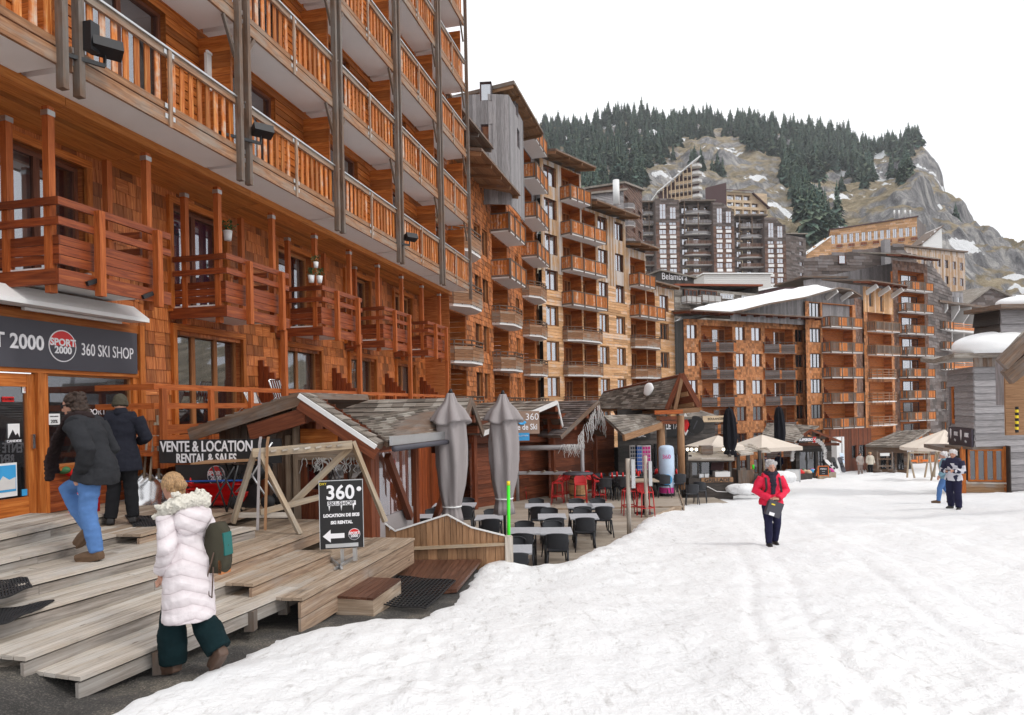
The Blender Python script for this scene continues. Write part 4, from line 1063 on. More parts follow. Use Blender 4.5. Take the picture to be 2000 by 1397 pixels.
tower('dark shingled tower with a slanted top, rightmost of the paired window towers', 1500, 1541, YT + 2, 425, 545, .9, 7)
def recess(label, px0, px1, Y, ytop, ybot, n, cols):
 f, L = fac2(gxy(px0, Y), gxy(px1, Y + .5)); zt, zb = at(px0, ytop, Y).z, at(px0, ybot, Y).z - 2
 t = thing('apartment_building', label, 'building', f.P(L / 2, zb), 'dark balcony bays between the towers'); fh = (zt - zb) / n; hs = []
 for k in range(n):
  for c in range(cols): hs.append((L * (c + .2) / cols, L * (c + .8) / cols, zb + fh * k + .3, zb + fh * k + fh * .82))
 wall_mb(f, 0, L, zb, zt, hs, 'shake', .45, seed=int(px0)).part('wall', M['shake_dark'], t)
 for i, h in enumerate(hs): window(f, t, *h, -.8, 2, 'frame', 'curtain', ((0, .4), None, (.5, 1))[i % 3], 'glass_far', 'balcony_door', back=.5)
 for k in range(n): bal(f, t, L * .12, L * .88, zb + fh * k, 1.6, 'board' if k % 2 else 'slat', ('shake_brown' if k < n * .6 else 'greyboard', 'weathered'))
 mb = MB()
 for u in (L * .1, L * .5, L * .9): fb(f, mb, u - .12, u + .12, zb + fh * (n - 3), zt + .6, 1.4, 1.62)
 fb(f, mb, 0, L, zt + .4, zt + .8, -6, 2); mb.part('roof', M['weathered'], t)
 mb = MB(); mb.quad([f.P(0, zt, 0), f.P(L, zt, 0), f.P(L, zt, -8), f.P(0, zt, -8)]); mb.part('terrace', M['weathered'], t)
recess('dark balcony bay left of the square topped tower', 1254, 1289, 178, 402, 545, 8, 2)
recess('wide dark balcony bay between the two leftmost towers', 1334, 1401, 178, 400, 545, 8, 3)
recess('wide dark balcony bay between the middle and the right tower', 1441, 1501, 179, 428, 548, 7, 3)
simple('apartment_building', 'dark blank block with one column of windows right of the towers', 1541, 181, 1580, 186, 458, 30, 'shake', .45, 'shake_dark', 5, 2, 'roofshake', wfrac=(.3, .4), skip=[(r, 0) for r in range(5)])
t, f, L, z = simple('restaurant_building', 'dark gabled building with a white script sign under the towers', 1296, 120, 1360, 122, 530, 10, 'plank_v', .3, 'darkboard', 1, 3, 'roofshake', wfrac=(.7, .7), top2=545)
text('Belambra', 1.7, t, f.M(f.u(1316, 541), at(1316, 541, 120.5).z, .25), xs=.8)
eave(f, t, -2, f.u(1330, 560), z - 3.2, 3.0, 3, .8, 'weathered', .2, 1.2, 'hutred', 'canopy')
t, f, L, z = simple('hotel_building', 'long shingled roof building with dormer windows and skylights', 1322, 92, 1486, 100, 560, -2, 'shake', .35, 'roofshake', 0, 0, 'redwood')
for a, b, y0, y1 in ((1333, 1357, 569, 590), (1363, 1396, 567, 585)):
 window(f, t, f.u(a, 580), f.u(b, 580), at(a, y1, 94).z, at(a, y0, 94).z, .4, 3, 'frame', 'curtain', (0, 1), 'glass_far', 'dormer_window', .1, back=.35)
 bal(f, t, f.u(a, 580) - .2, f.u(b, 580) + .2, at(a, y1 + 2, 94).z - .3, 1.0, 'slat', ('offwhite', 'weathered'))
for a in (1405, 1447): window(f, t, f.u(a, 580), f.u(a + 26, 580), at(a, 583, 96).z, at(a, 573, 96).z, .15, 5, 'offwhite', 'curtain', (0, 1), 'glass_far', 'skylight', .08, back=.1)
def simplebox(name, label, cat, pL, pR, Y, y0, y1, d, mat, snow=None):
 a, b = at(pL, y0, Y), at(pR, y0, Y); t = thing(name, label, cat, (a + b) / 2)
 zt = at((pL + pR) / 2, y1, Y).z; mb = MB(); mb.hexa([V((a.x, a.y, a.z)), V((b.x, b.y, a.z)), V((b.x, b.y + d, a.z)), V((a.x, a.y + d, a.z)), V((a.x, a.y, zt)), V((b.x, b.y, zt)), V((b.x, b.y + d, zt)), V((a.x, a.y + d, zt))])
 mb.part('body', M[mat], t)
 return t
t, f, L, z = simple('apartment_building', 'low white terrace of shops at the foot of the dark towers', 1380, 165, 1510, 167, 536, 15, 'plank_h', .5, 'offwhite', 1, 9, 'snowclean', wfrac=(.6, .5))
t, f, L, z = simple('snowy_roof_building', 'low building whose flat roof is covered by thick snow', 1475, 130, 1585, 132, 572, 8, 'plank_h', .4, 'maroon', 0, 0, 'snowclean', top2=548)
YE = 235
f, L = fac2(gxy(1320, 238), gxy(1376, 232)); t = thing('apartment_building', 'stepped hillside building with a long slanting snowy roof and cream posts', 'building', f.P(L / 2, 50))
zt0, zt1, zb = at(1276, 398, YE).z, at(1372, 312, YE).z, at(1330, 420, YE).z - 12
f2, L2 = fac2(gxy(1262, 240), gxy(1374, 232))
z0_, z1_ = at(1300, 380, 238).z, at(1366, 316, 233).z
wall_mb(f2, 0, L2, zb, z1_, (), 'plank_h', .6, seed=5, ztop=lambda u: at(1262, 396, 238).z if u < L2 * .3 else z0_ + (z1_ - z0_) * (u - L2 * .3) / (L2 * .7)).part('wall', M['maroon'], t)
for k in range(8):
 z = z1_ - 2.6 - 2.55 * k; us = max(L2 * .32, L2 * (1 - (k + 1) * .125)) if k < 6 else L2 * .05
 bal(f2, t, us, L2 * .88, z, 1.8, 'slat', ('cream', 'cream'))
 bal(f2, t, L2 * .88, L2 + 1.0, z, 2.8, 'board', ('offwhite', 'offwhite'))
mb = MB()
for k in range(8):
 u = L2 * (.4 + .07 * k); fb(f2, mb, u - .14, u + .14, zb, z0_ + (z1_ - z0_) * (u - L2 * .3) / (L2 * .7) + .5, 1.7, 2.0)
for u in (.02, .12, .22): fb(f2, mb, L2 * u - .14, L2 * u + .14, zb, at(1270, 396, 238).z, 1.7, 2.0)
mb.part('posts', M['cream'], t)
mb = MB()
for k in range(6):
 a, b = L2 * (.3 + .115 * k), L2 * (.3 + .115 * (k + 1)) + 1.2; za, zb2 = z0_ + (z1_ - z0_) * k / 6, z0_ + (z1_ - z0_) * (k + .75) / 6
 p = [f2.P(a, za, 2.2), f2.P(b, zb2 + 1.0, 2.2), f2.P(b - 6, zb2 + 1.6, -12), f2.P(a - 6, za + .6, -12)]; mb.hexa(p + [q + Z * .5 for q in p])
mb.part('snowy_roof', M['snowclean'], t)
f, L = fac2(gxy(1427, 262), gxy(1506, 266)); t = thing('apartment_building', 'cream terraced hillside building with rows of recessed balconies under a maroon roof', 'building', f.P(L / 2, 40))
zt = at(1430, 374, 262).z; zb = zt - 19
tops = lambda u: zt if u < L * .6 else zt - (u - L * .6) * .9
hs = []
for k in range(6):
 for c in range(5):
  if k == 0 and c > 2 or k == 1 and c > 3: continue
  hs.append((L * (c + .08) / 5, L * (c + .92) / 5, zt - 3.0 - 2.75 * k, zt - 1.1 - 2.75 * k))
wall_mb(f, 0, L, zb, zt, hs, 'plank_h', .5, seed=8, reveal=1.0).part('wall', M['cream'], t)
for h in hs: window(f, t, h[0] + .5, h[1] - .5, h[2], h[3], -1.0, 3, 'maroon', 'curtain', (0, .6), 'glass_far', 'balcony_door')
mb = MB(); p = [f.P(-.5, zt + .1, 1.5), f.P(L * .62, zt + .1, 1.5), f.P(L * .62, zt + 3.4, -8), f.P(-.5, zt + 3.4, -8)]; mb.hexa(p + [q + Z * .3 for q in p])
p = [f.P(L * .62, zt - .5, 1.4), f.P(L + .5, zt - 6, 1.4), f.P(L + .5, zt - 5, -8), f.P(L * .62, zt + .9, -8)]; mb.hexa(p + [q + Z * .3 for q in p]); mb.part('roof', M['maroon'], t)
g, l = fac2(gxy(1386, 268), gxy(1427, 262)); wall_mb(g, 0, l, zb, at(1400, 362, 265).z, (), 'plank_v', .5, seed=9).part('side_wall', M['maroon'], t)
YO = 232
t, f, L, z = simple('apartment_building', 'long flat roofed orange apartment building high on the right slope', 1628, 236, 1798, 226, 450, 33, 'plank_h', .6, 'clap', 4, 14, 'maroon', wfrac=(.62, .5), top2=424)
for c in range(7):
 for r in range(4): bal(f, t, L * (2 * c + 1.05) / 14, L * (2 * c + 1.95) / 14, 33 + (z - 33.2) / 4 * r + .2, .7, 'slat', ('redwood', 'redwood'))
mb = MB(); f_, l_ = fac2(gxy(1798, 226), gxy(1816, 240)); wall_mb(f_, 0, l_, 33, at(1798, 424, 226).z, (), 'plank_v', .5, mb=mb); mb.part('end_wall', M['shake_dark'], t)
tm = thing('antenna_mast', 'cluster of white antenna masts on the orange building roof', 'antenna', at(1760, 424, 230))
for px in (1747, 1756, 1768, 1778): mb = MB(); c = at(px, 426, 230); mb.tube([c, c + Z * 2.6], .1, 6); mb.tube([c + Z * .9, c + Z * 2.6], .28, 8); mb.part('antenna', M['white'], tm)
t, f, L, z = simple('apartment_building', 'lower orange wing with a snow edged slanting roof', 1582, 226, 1628, 226, 498, 24, 'plank_h', .6, 'clap', 0, 0, 'snowclean', top2=462)
simple('chapel_building', 'white wedge shaped building at the end of the orange block', 1808, 205, 1846, 205, 478, 30, 'plank_h', .6, 'white', 0, 0, 'weathered', top2=442)
t, f, L, z = simple('apartment_building', 'half grey half orange apartment block below the white wedge building', 1768, 128, 1890, 140, 482, 6, 'plank_v', .35, 'greywarm', 7, 8, 'weathered', wfrac=(.5, .5), top2=494, cov=(0, .4))
simple('lift_tower', 'small grey tower with white window frames beside the cliff', 1855, 105, 1885, 106, 570, 6, 'plank_v', .4, 'greyboard', 4, 2, None, wfrac=(.5, .6), fm='white')
t, f, L, z = simple('house', 'grey shingled house with slanting roof and roof windows at the right', 1884, 118, 1990, 120, 600, 5, 'shake', .4, 'shake_dark', 0, 0, None, top2=592)
zt = at(1930, 562, 118).z
mb = MB(); p = [f.P(-.5, z - .3, 0.6), f.P(L * .48, zt, .6), f.P(L * .48, zt + .5, -9), f.P(-.5, z, -9)]; mb.hexa(p + [q + Z * .3 for q in p])
p = [f.P(L * .48, zt, .6), f.P(L + 1, at(1990, 592, 120).z, .6), f.P(L + 1, at(1990, 592, 120).z + .3, -9), f.P(L * .48, zt + .5, -9)]; mb.hexa(p + [q + Z * .3 for q in p]); mb.part('roof', M['roofshake'], t)
wall_mb(Fac(f.P(0, 0, .02), f.e, f.n), 0, L, z - 2, zt, (), 'shake', .4, ztop=lambda u: z - .3 + (zt - z + .3) * u / (L * .48) if u < L * .48 else zt - (u - L * .48) * .3).part('gable_wall', M['shake_dark'], t)
def sst(a, b, x): t = min(1, max(0, (x - a) / (b - a))); return t * t * (3 - 2 * t)
def G(x, y):
 z = -1.7 - .086 * y if y < 21 else (-3.506 - .0722 * (y - 21) if y < 75 else -7.4)
 z += .2 * sst(-3.3, -3.85, x) * sst(8, 5, y)
 z += .5 * sst(9, 22, x) * sst(6, 12, y) * sst(30, 20, y)
 return z
def ground_pt(px, py):
 d = ray(px, py); lo, hi = 1.0, 140.0
 for _ in range(50):
  m = (lo + hi) / 2
  if d.z * m > G(d.x * m, m): lo = m
  else: hi = m
 return d * lo
EDGE = [ground_pt(*p) for p in ((60, 1500), (215, 1397), (330, 1348), (430, 1305), (560, 1248), (690, 1216), (728, 1212), (812, 1214), (888, 1176), (908, 1150), (950, 1103), (985, 1106), (1050, 1110), (1120, 1098), (1232, 1044), (1262, 1012), (1300, 994), (1350, 982), (1440, 968), (1500, 948), (1545, 934), (1610, 922), (1690, 912))]
EDGE.append(EDGE[-1] + V((3, 40, 0)))
def edge_d(x, y):
 best, sg = 1e9, 1
 for a, b in zip(EDGE, EDGE[1:]):
  ex, ey = b.x - a.x, b.y - a.y; l2 = ex * ex + ey * ey
  t = min(1, max(0, ((x - a.x) * ex + (y - a.y) * ey) / l2)); dx, dy = x - a.x - ex * t, y - a.y - ey * t
  d = dx * dx + dy * dy
  if d < best - 1e-9: best = d; sg = 1 if ex * dy - ey * dx < 0 else -1
 return sg * math.sqrt(best)
ZT = -3.5       # terrace deck level
def fan(name, zf, mat, kind, ys, ang, dirt=None, label=None):
 mb = MB(); n = len(ang); dv = []
 for y in ys:
  for a in ang:
   x = a * y; z = zf(x, y); mb.v.append(V((x, y, z)))
 mb.sm = True
 for j in range(len(ys) - 1):
  for i in range(n - 1):
   q = [j * n + i, j * n + i + 1, (j + 1) * n + i + 1, (j + 1) * n + i]
   mb.face(q, [(mb.v[k].x, mb.v[k].y) for k in q])
 me = mb.mesh(name, mat)
 if dirt:
  at_ = me.attributes.new('dirt', 'FLOAT', 'POINT'); at_.data.foreach_set('value', [dirt(p.x, p.y) for p in mb.v])
 o = link(name, me); return tag(o, label, None, None, kind)
def geo_space(a, b, n): return [a * (b / a) ** (i / (n - 1)) for i in range(n)]
_ed = {}
def ED(x, y):
 k = (x, y)
 if k not in _ed: _ed[k] = edge_d(x, y)
 return _ed[k]
RAMPY = 11.0
def ground_z(x, y):
 z = G(x, y); s = x * T.x + y * T.y
 if ED(x, y) < .12 and s > 11.0: z = min(z, ZT - .35)
 z -= .4 * sst(.5, 1.5, ED(x, y))
 z += .02 * noise.noise(V((x * 3, y * 3, 0))) + .012 * noise.noise(V((x * 11, y * 11, 3)))
 return z
def snow_z(x, y):
 d = ED(x, y); g = G(x, y)
 nz = noise.fractal(V((x * 1.1, y * 1.1, 5)), .8, 2.1, 4) * .035 + noise.noise(V((x * 7, y * 7, 1))) * .008
 w = .08 * noise.noise(V((x * 2.3, y * 2.3, 9))) + .05 * noise.noise(V((x * 8, y * 8, 2)))
 d2 = d + w * (1 if y < 30 else .3)
 if d2 < 0: return g + max(-1.6, 1.3 * d2) + nz * .3
 bank = sst(9.4, 11, y) * sst(24, 18, y)
 th = .05 * (1 - math.exp(-d2 / .12)) + nz
 th += bank * (.045 * math.exp(-((d2 - .35) / .35) ** 2) * (1 + 1.6 * noise.noise(V((x * 3.1, y * 3.1, 4)))))
 c = x - .28 * y
 th += .012 * math.sin(c * 3.1 + 1.5 * noise.noise(V((x * .3, y * .3, 0)))) * sst(0, 2, d2) + .04 * noise.noise(V((x * .35, y * .25, 8))) * sst(0, 3, d2)
 ch = sst(.0, .35, noise.noise(V((x * .42 + 3, y * .3, 6))) + .25 * math.exp(-max(0, d2 - .6) / 1.2)) * sst(.1, .6, d2) * sst(30, 14, y)
 th += ch * (.05 * abs(noise.noise(V((x * 3.4, y * 3.4, 11)))) + .022 * noise.noise(V((x * 9, y * 9, 12)))) - .05 * max(0, noise.noise(V((x * 3.7, y * 2.9, 14))) - .42) * sst(.3, 1, d2)
 for k_, c_ in enumerate((.6, 1.15, 2.4, 3.0, 4.6, 5.2)): th -= .022 * math.exp(-((c - c_ - .25 * noise.noise(V((y * .22, k_ // 2, 0)))) / .07) ** 2) * sst(.2, .8, d2)
 th += .25 * sst(14, 24, x) * sst(8, 14, y) * abs(noise.noise(V((x * .8, y * .8, 2))))
 return g + th
ang = [-1.15 + 2.4 * i / 330 for i in range(331)]
ys = [1.2, 2.2] + geo_space(3.0, 130, 300)
fan('ground', ground_z, M['gravel'], 'structure', ys, [-1.6 + 3.0 * i / 200 for i in range(201)])
fan('snow', snow_z, M['snow'], 'structure', ys, ang, lambda x, y: min(1, .5 + .7 * math.exp(-max(0, ED(x, y)) / 2.6) + .35 * sst(10, 4, y)) * sst(46, 14, y))
RIDGE = [(700, 262), (900, 255), (1060, 240), (1150, 255), (1200, 238), (1240, 226), (1310, 236), (1370, 228), (1440, 243), (1500, 246), (1560, 255), (1620, 268), (1700, 288), (1762, 294), (1776, 285), (1806, 289), (1830, 330), (1850, 371), (1880, 404), (1900, 430), (1930, 455), (1960, 472), (2000, 498), (2060, 522), (2250, 560), (2600, 600)]
def ridge_y(px):
 for (a, ya), (b, yb) in zip(RIDGE, RIDGE[1:]):
  if a <= px <= b: return ya + (yb - ya) * (px - a) / (b - a)
 return RIDGE[0][1] if px < RIDGE[0][0] else RIDGE[-1][1]
def terr(px, t):
 """point of the mountainside on bearing px; t=0 foot behind the village, t=1 ridge, beyond 1 the far side"""
 Yr = 640 - 170 * sst(1650, 1950, px); Y0 = 190 + 30 * sst(1700, 1900, px)
 d = ray(px, 790); b = V((d.x, 1, 0))
 z0 = (790 - 566 - 25 * sst(1750, 1950, px)) * Y0 / F; zr = (790 - .02 * (px - 1300) - ridge_y(px)) * Yr / F
 if t < 0:
  Y = Y0 + t * 95; z = z0 + t * (z0 + 9)
  return b * Y + Z * z
 Y = Y0 + (Yr - Y0) * t
 if t > 1: z = zr - (t - 1) * 220
 else:
  cl = sst(1650, 1850, px)
  g = t ** 1.12 * (1 - cl) + (.25 * t + .75 * (.55 * sst(.1, .45, t) + .45 * sst(.62, 1.0, t))) * cl
  z = z0 + (zr - z0) * g
 p = b * Y + Z * z; amp = 1 if t < 1 else .3
 q = p * .022; nz = noise.fractal(q, .9, 2.1, 6) * 9 + abs(noise.noise(p * .06)) * 5 - 3 + (3 + 3 * sst(1650, 1850, px)) * (1 - .7 * sst(.9, 1, t)) * (.5 - abs(noise.noise(V((p.x * .07, p.y * .05, p.z * .02))))) + 2.2 * noise.noise(p * .16) + 1.2 * noise.noise(p * .35)
 nz *= sst(0, .15, t) * (1 - .75 * sst(.88, 1, t)); nx = noise.noise(p * .03 + V((7, 7, 7))) * 8 * sst(0, .2, t) * (1 - sst(.9, 1, t))
 return p + Z * nz * amp + V((nx, -nx * .6, 0))
mb = MB(); pxs = [700 + 1900 * i / 360 for i in range(361)]; ts = [-1 + i / 4 for i in range(4)] + [i / 190 for i in range(191)] + [1.06, 1.25, 1.7]
mb.sm = True
for t in ts:
 for px in pxs: mb.v.append(terr(px, t))
n = len(pxs)
for j in range(len(ts) - 1):
 for i in range(n - 1): mb.face([j * n + i, j * n + i + 1, (j + 1) * n + i + 1, (j + 1) * n + i], [(0, 0)] * 4)
tag(mb.part('mountain', M['rock']), None, None, None, 'structure')
mb = MB()
Rr = 3000
mb.quad([V((-Rr, -Rr, -12)), V((Rr, -Rr, -12)), V((Rr, Rr, -12)), V((-Rr, Rr, -12))]); tag(mb.part('terrain', M['gravel']), None, None, None, 'structure')
c = at(1783, 283, 540); t = thing('summit_rock', 'small flat topped rock on the cliff edge of the ridge', 'rock', c)
mb = MB(); mb.ell(c + Z * .5, (5, 3, 3), 9, 5); mb.ell(c + V((1, 0, 3)), (6, 3, 1.2), 9, 5); mb.part('body', M['rock'], t)
def tree_mesh(seed, h=1.0):
 rnd = random.Random(seed); mb = MB(); wd = rnd.uniform(.2, .3)
 mb.tube([V((0, 0, -.05)), V((0, 0, .9))], [.018, .004], 5)
 L = 15
 for k in range(L):
  t = k / (L - 1); z = .06 + .92 * t; r = wd * (1 - t) ** .85 * rnd.uniform(.75, 1.2) + .012; nb = int(10 - 5 * t)
  for i in range(nb):
   a = 2 * math.pi * (i + rnd.random() * .8) / nb; rr = r * rnd.uniform(.6, 1.15); dr = rr * rnd.uniform(.35, .75)
   d = V((math.cos(a), math.sin(a), 0)); s = V((-d.y, d.x, 0)); w = rr * rnd.uniform(.32, .5)
   tip = d * rr + Z * (z - dr); root = Z * (z + .02); mid = d * rr * .55 + Z * (z - dr * .3)
   mb.quad([root, mid - s * w, tip, mid + s * w])
   mb.quad([root + Z * .015, mid * .8 - s * w * .7 - Z * .02 + Z * z * .2, tip * .85 + Z * z * .15 - Z * .06, mid * .8 + s * w * .7 + Z * z * .2])
 return mb
TM = [tree_mesh(s) for s in range(6)]; TME = [m.mesh('conifer', M['needle']) for m in TM]
rnd = random.Random(11); cand = []
def img(p): return CX + F * p.dot(RX) / p.y, CY - F * p.dot(UP) / p.y
LOW = [(1000, 500), (1100, 470), (1160, 410), (1200, 378), (1240, 335), (1300, 318), (1340, 278), (1400, 264), (1450, 280), (1500, 300), (1540, 335), (1570, 330), (1620, 318), (1680, 316), (1720, 305), (1770, 300), (1800, 285)]
def lowy(px):
 for (a, ya), (b, yb) in zip(LOW, LOW[1:]):
  if a <= px <= b: return ya + (yb - ya) * (px - a) / (b - a)
 return 0
CL = [(1545, 350, 20, 38), (1600, 330, 16, 25), (1570, 395, 30, 22), (1610, 445, 26, 18), (1660, 335, 26, 18), (1690, 358, 18, 12), (1735, 345, 18, 10), (1770, 350, 14, 10), (1240, 350, 30, 25), (1200, 385, 28, 22), (1160, 430, 30, 25), (1590, 470, 22, 16), (1560, 410, 12, 25), (1350, 325, 8, 8), (1480, 265, 10, 20)]
LONE = [(1412, 342), (1394, 333), (1372, 392), (1405, 355), (1422, 352), (1885, 435), (1913, 462), (1990, 500), (1650, 372), (1380, 350)]
while len(cand) < 1500:
 px = rnd.uniform(1000, 1800); t = rnd.uniform(.12, 1.0); p = terr(px, t); ix, iy = img(p)
 ok = iy < lowy(ix) + rnd.gauss(0, 8) and not (noise.noise(p * .02) > .42)
 if not ok: ok = any(((ix - a) / rx) ** 2 + ((iy - b) / ry) ** 2 < rnd.uniform(.5, 1.1) for a, b, rx, ry in CL)
 if ok: cand.append((p, rnd.triangular(5, 23, 11) * (1.15 if 1500 < ix < 1700 else 1), 0))
for px, y in LONE:
 best = min((terr(px, i / 80) for i in range(2, 81)), key=lambda p: abs(img(p)[1] - y)); cand.append((best, 15 if px < 1500 else 10, 1))
cand.sort(key=lambda c: -(c[1] / c[0].y + (1 if c[2] else 0)))
for i, (p, h, lone) in enumerate(cand[:300]):
 o = link('conifer_tree', TME[i % 6], None, Matrix.Translation(p) @ Matrix.Rotation(rnd.uniform(0, 6.28), 4, 'Z') @ Matrix.Diagonal((h * 1.05, h * 1.05, h, 1)))
 ix, iy = img(p)
 if lone: tag(o, ('lone dark conifer on the bare rock above the cream hillside building', 'lone small conifer on the grassy edge of the right hand cliff')[ix > 1600], 'tree', 'lone conifers on the bare slope' if ix < 1600 else 'lone conifers on the cliff edge')
 elif iy < lowy(ix) + 10: tag(o, 'tall dark conifer in the dense wood along the mountain ridge', 'tree', 'conifers of the ridge wood')
 else: tag(o, 'dark conifer in a loose clump on the mountain slope below the ridge wood', 'tree', 'conifers in clumps on the slope')
mb = MB()
for i, (p, h, lone) in enumerate(cand[300:]):
 m = TM[i % 6]; b = len(mb.v); a = rnd.uniform(0, 6.28); c, s = math.cos(a) * h * 1.05, math.sin(a) * h * 1.05
 mb.v.extend([V((p.x + v.x * c - v.y * s, p.y + v.x * s + v.y * c, p.z + v.z * h)) for v in m.v])
 for f_ in m.f: mb.face([b + k for k in f_], [(0, 0)] * len(f_))
tag(mb.part('forest', M['needle']), None, None, None, 'stuff')
m, nt, bs, out = newmat('thin mountain haze'); nt.nodes.remove(bs); vv = N(nt, 'ShaderNodeVolumePrincipled'); vv.inputs['Color'].default_value = (.93, .95, 1, 1); vv.inputs['Density'].default_value = .00022; vv.inputs['Anisotropy'].default_value = .2; nt.links.new(vv.outputs[0], out.inputs[1])
mb = MB(); mb.box(-700, 1500, -60, 1000, -14, 330); tag(mb.part('haze', m), None, None, None, 'stuff')
def planks_step(name, parent, pL, pR, depth, z, drop, mat, nb=None, extL=0, extR=0, bw=.125, fascia=True, seed=0):
 rnd = random.Random(seed); e = (pR - pL); e.z = 0; L = e.length; e.normalize(); n = V((e.y, -e.x, 0))   # n towards the street
 a = V((pL.x, pL.y, 0)) - e * extL; L += extL + extR; mb = MB(); k = max(1, round(depth / bw)); bw = depth / k
 for i in range(k):
  o = -(i + .5) * bw; x = 0
  while x < L:
   w = rnd.uniform(1.8, 3.6); q = min(L, x + w); q = L if L - q < .7 else q
   mb.boxa(a + e * (x + q) / 2 + n * o + Z * (z - .016 + rnd.uniform(-.002, .002)), e * ((q - x) / 2 - .003), n * -(bw / 2 - .0045), Z * .016); x = q
 o_ = mb.part(name, M[mat], parent); mb = MB(); mat = {'deck': 'riser', 'deck2': 'riser2'}[mat]
 if fascia:
  kk = max(1, round(drop / .15)); hh = drop / kk
  for i in range(kk):
   x = 0
   while x < L:
    w = rnd.uniform(1.5, 3.2); q = min(L, x + w); q = L if L - q < .7 else q
    mb.boxa(a + e * (x + q) / 2 + n * -.04 + Z * (z - .044 - hh * (i + .5)), e * ((q - x) / 2 - .002), n * -.016, Z * (hh / 2 - .004)); x = q
   for s_, en in ((1, L - .016),): mb.boxa(a + e * en + n * (-depth / 2 - .03) + Z * (z - .036 - hh * (i + .5)), e * .014, n * -(depth / 2 - .04), Z * (hh / 2 - .004))
 mb.part('riser', M[mat], o_); return o_
M['riser'] = wood('grey riser boards', ((.1, .08, .065), (.25, .215, .185), (.44, .39, .35)), .4, (.3, .28, .26), var=.4, grain=26, b=.6, stain=.5)
M['riser2'] = wood('brown riser boards', ((.1, .06, .04), (.28, .19, .13), (.44, .33, .24)), .3, (.28, .24, .21), var=.35, grain=26, b=.5, stain=.4)
h0, h1, h2, h3, h4, h5 = 1.265, 1.41, 1.53, 1.67, 1.825, 1.97
stp = thing('wooden_steps', 'wide flight of silvered plank steps rising to the ski shop door', 'steps', atz(200, 1200, -2.1))
for i, (a, b, h, d, dr, eL, eR) in enumerate((((0, 1050), (213, 1002), h0, 1.1, .16, 2, 0), ((0, 1097), (284, 1030), h1, 1.2, .13, 2, 0), ((57, 1139), (501, 1030), h2, 1.5, .15, 1.4, 0), ((0, 1211), (327, 1118), h3, 1.6, .17, .3, .9), ((50, 1284), (505, 1114), h4, 1.5, .15, 0, 0), ((157, 1324), (585, 1148), h5, 1.3, .13, 0, 0))):
 planks_step('step', stp, atz(*a, -h), atz(*b, -h), d, -h, dr, 'deck', extL=eL, extR=eR, seed=i + 3)
mb = MB()
for px, py in ((330, 1270), (505, 1190), (570, 1160)):
 p = atz(px, py, -h5); mb.boxa(V((p.x, p.y, -h5 - .14)) + V((-.12, .1, 0)), V((.05, 0, 0)), V((0, .05, 0)), Z * .1)
mb.part('support_post', M['weathered'], stp)
dk = thing('wooden_deck', 'stepped brown plank decking in front of the ski rack and sign board', 'deck', atz(700, 1100, -2.2))
planks_step('deck_level', dk, atz(287, 1041, -h1), atz(505, 984, -h1), 3.2, -h1, .13, 'deck2', extR=.55, extL=.1, seed=20)
planks_step('deck_level', dk, atz(454, 1097, -h3), atz(624, 1035, -h3), 1.9, -h3, .14, 'deck2', extL=.3, extR=.85, seed=21)
planks_step('deck_level', dk, atz(506, 1136, -h4), atz(649, 1076, -h4), .9, -h4, .13, 'deck2', extL=.1, seed=22)
planks_step('deck_level', dk, atz(591, 1169, -h5), atz(811, 1051, -h5), 2.0, -h5, .34, 'deck2', seed=23)
bx = thing('step_block', 'small wet plank step block against the brown deck', 'step', atz(720, 1170, -2.35))
pa, pb, pc = atz(655, 1164, -2.17), atz(729, 1168, -2.17), atz(783, 1130, -2.17)
mb = MB(); n_ = 6; dv = (pc - pb)
for i in range(n_):
 a = pa + (pb - pa) * (i / n_); b = pa + (pb - pa) * ((i + .94) / n_); mb.hexa([a - Z * .03, b - Z * .03, b + dv - Z * .03, a + dv - Z * .03, a, b, b + dv, a + dv])
mb.part('top', M['ramp'], bx)
mb = MB(); mb.hexa([pa - Z * .26, pb - Z * .26, pb + dv - Z * .26, pa + dv - Z * .26, pa - Z * .032, pb - Z * .032, pb + dv - Z * .032, pa + dv - Z * .032]); mb.part('side', M['deck2'], bx)
rp = thing('plank_ramp', 'wet dark brown plank ramp between the deck and the snow bank', 'ramp', atz(850, 1120, -2.5))
q = [V((p.x, p.y, p.z)) for p in (at(748, 1166, 9.0), at(893, 1150, 9.2), at(945, 1088, 11.6), at(800, 1086, 11.5))]
mb = MB(); n_ = 11
for i in range(n_):
 a = q[0] + (q[1] - q[0]) * (i / n_); b = q[0] + (q[1] - q[0]) * ((i + .95) / n_); c = q[3] + (q[2] - q[3]) * ((i + .95) / n_); d = q[3] + (q[2] - q[3]) * (i / n_)
 mb.hexa([a - Z * .05, b - Z * .05, c - Z * .05, d - Z * .05, a, b, c, d])
mb.part('boards', M['ramp'], rp)
def grid_mat(name, label, pts, nu, nv, lift=.012, wav=.01):
 t = thing(name, label, 'mat', sum(pts, V()) / 4, 'black rubber grid mats'); mb = MB()
 P = lambda u, v: (pts[0] * (1 - u) + pts[1] * u) * (1 - v) + (pts[3] * (1 - u) + pts[2] * u) * v + Z * (lift + wav * math.sin(u * 9) * math.cos(v * 7))
 for i in range(nu + 1):
  for j in range(0, nv): mb.bar(P(i / nu, j / nv), P(i / nu, (j + 1) / nv), .014, .014)
 for j in range(nv + 1):
  for i in range(0, nu): mb.bar(P(i / nu, j / nv), P((i + 1) / nu, j / nv), .014, .014)
 mb.part('mesh', M['rubber'], t)
def gp(px, py, dz=.03): p = ground_pt(px, py); return p + Z * dz
grid_mat('rubber_mat', 'black rubber grid mat lying half in the snow beside the small step block', [gp(720, 1190, .06), gp(832, 1199, .05), gp(890, 1150, .1), gp(776, 1143, .12)], 15, 18)
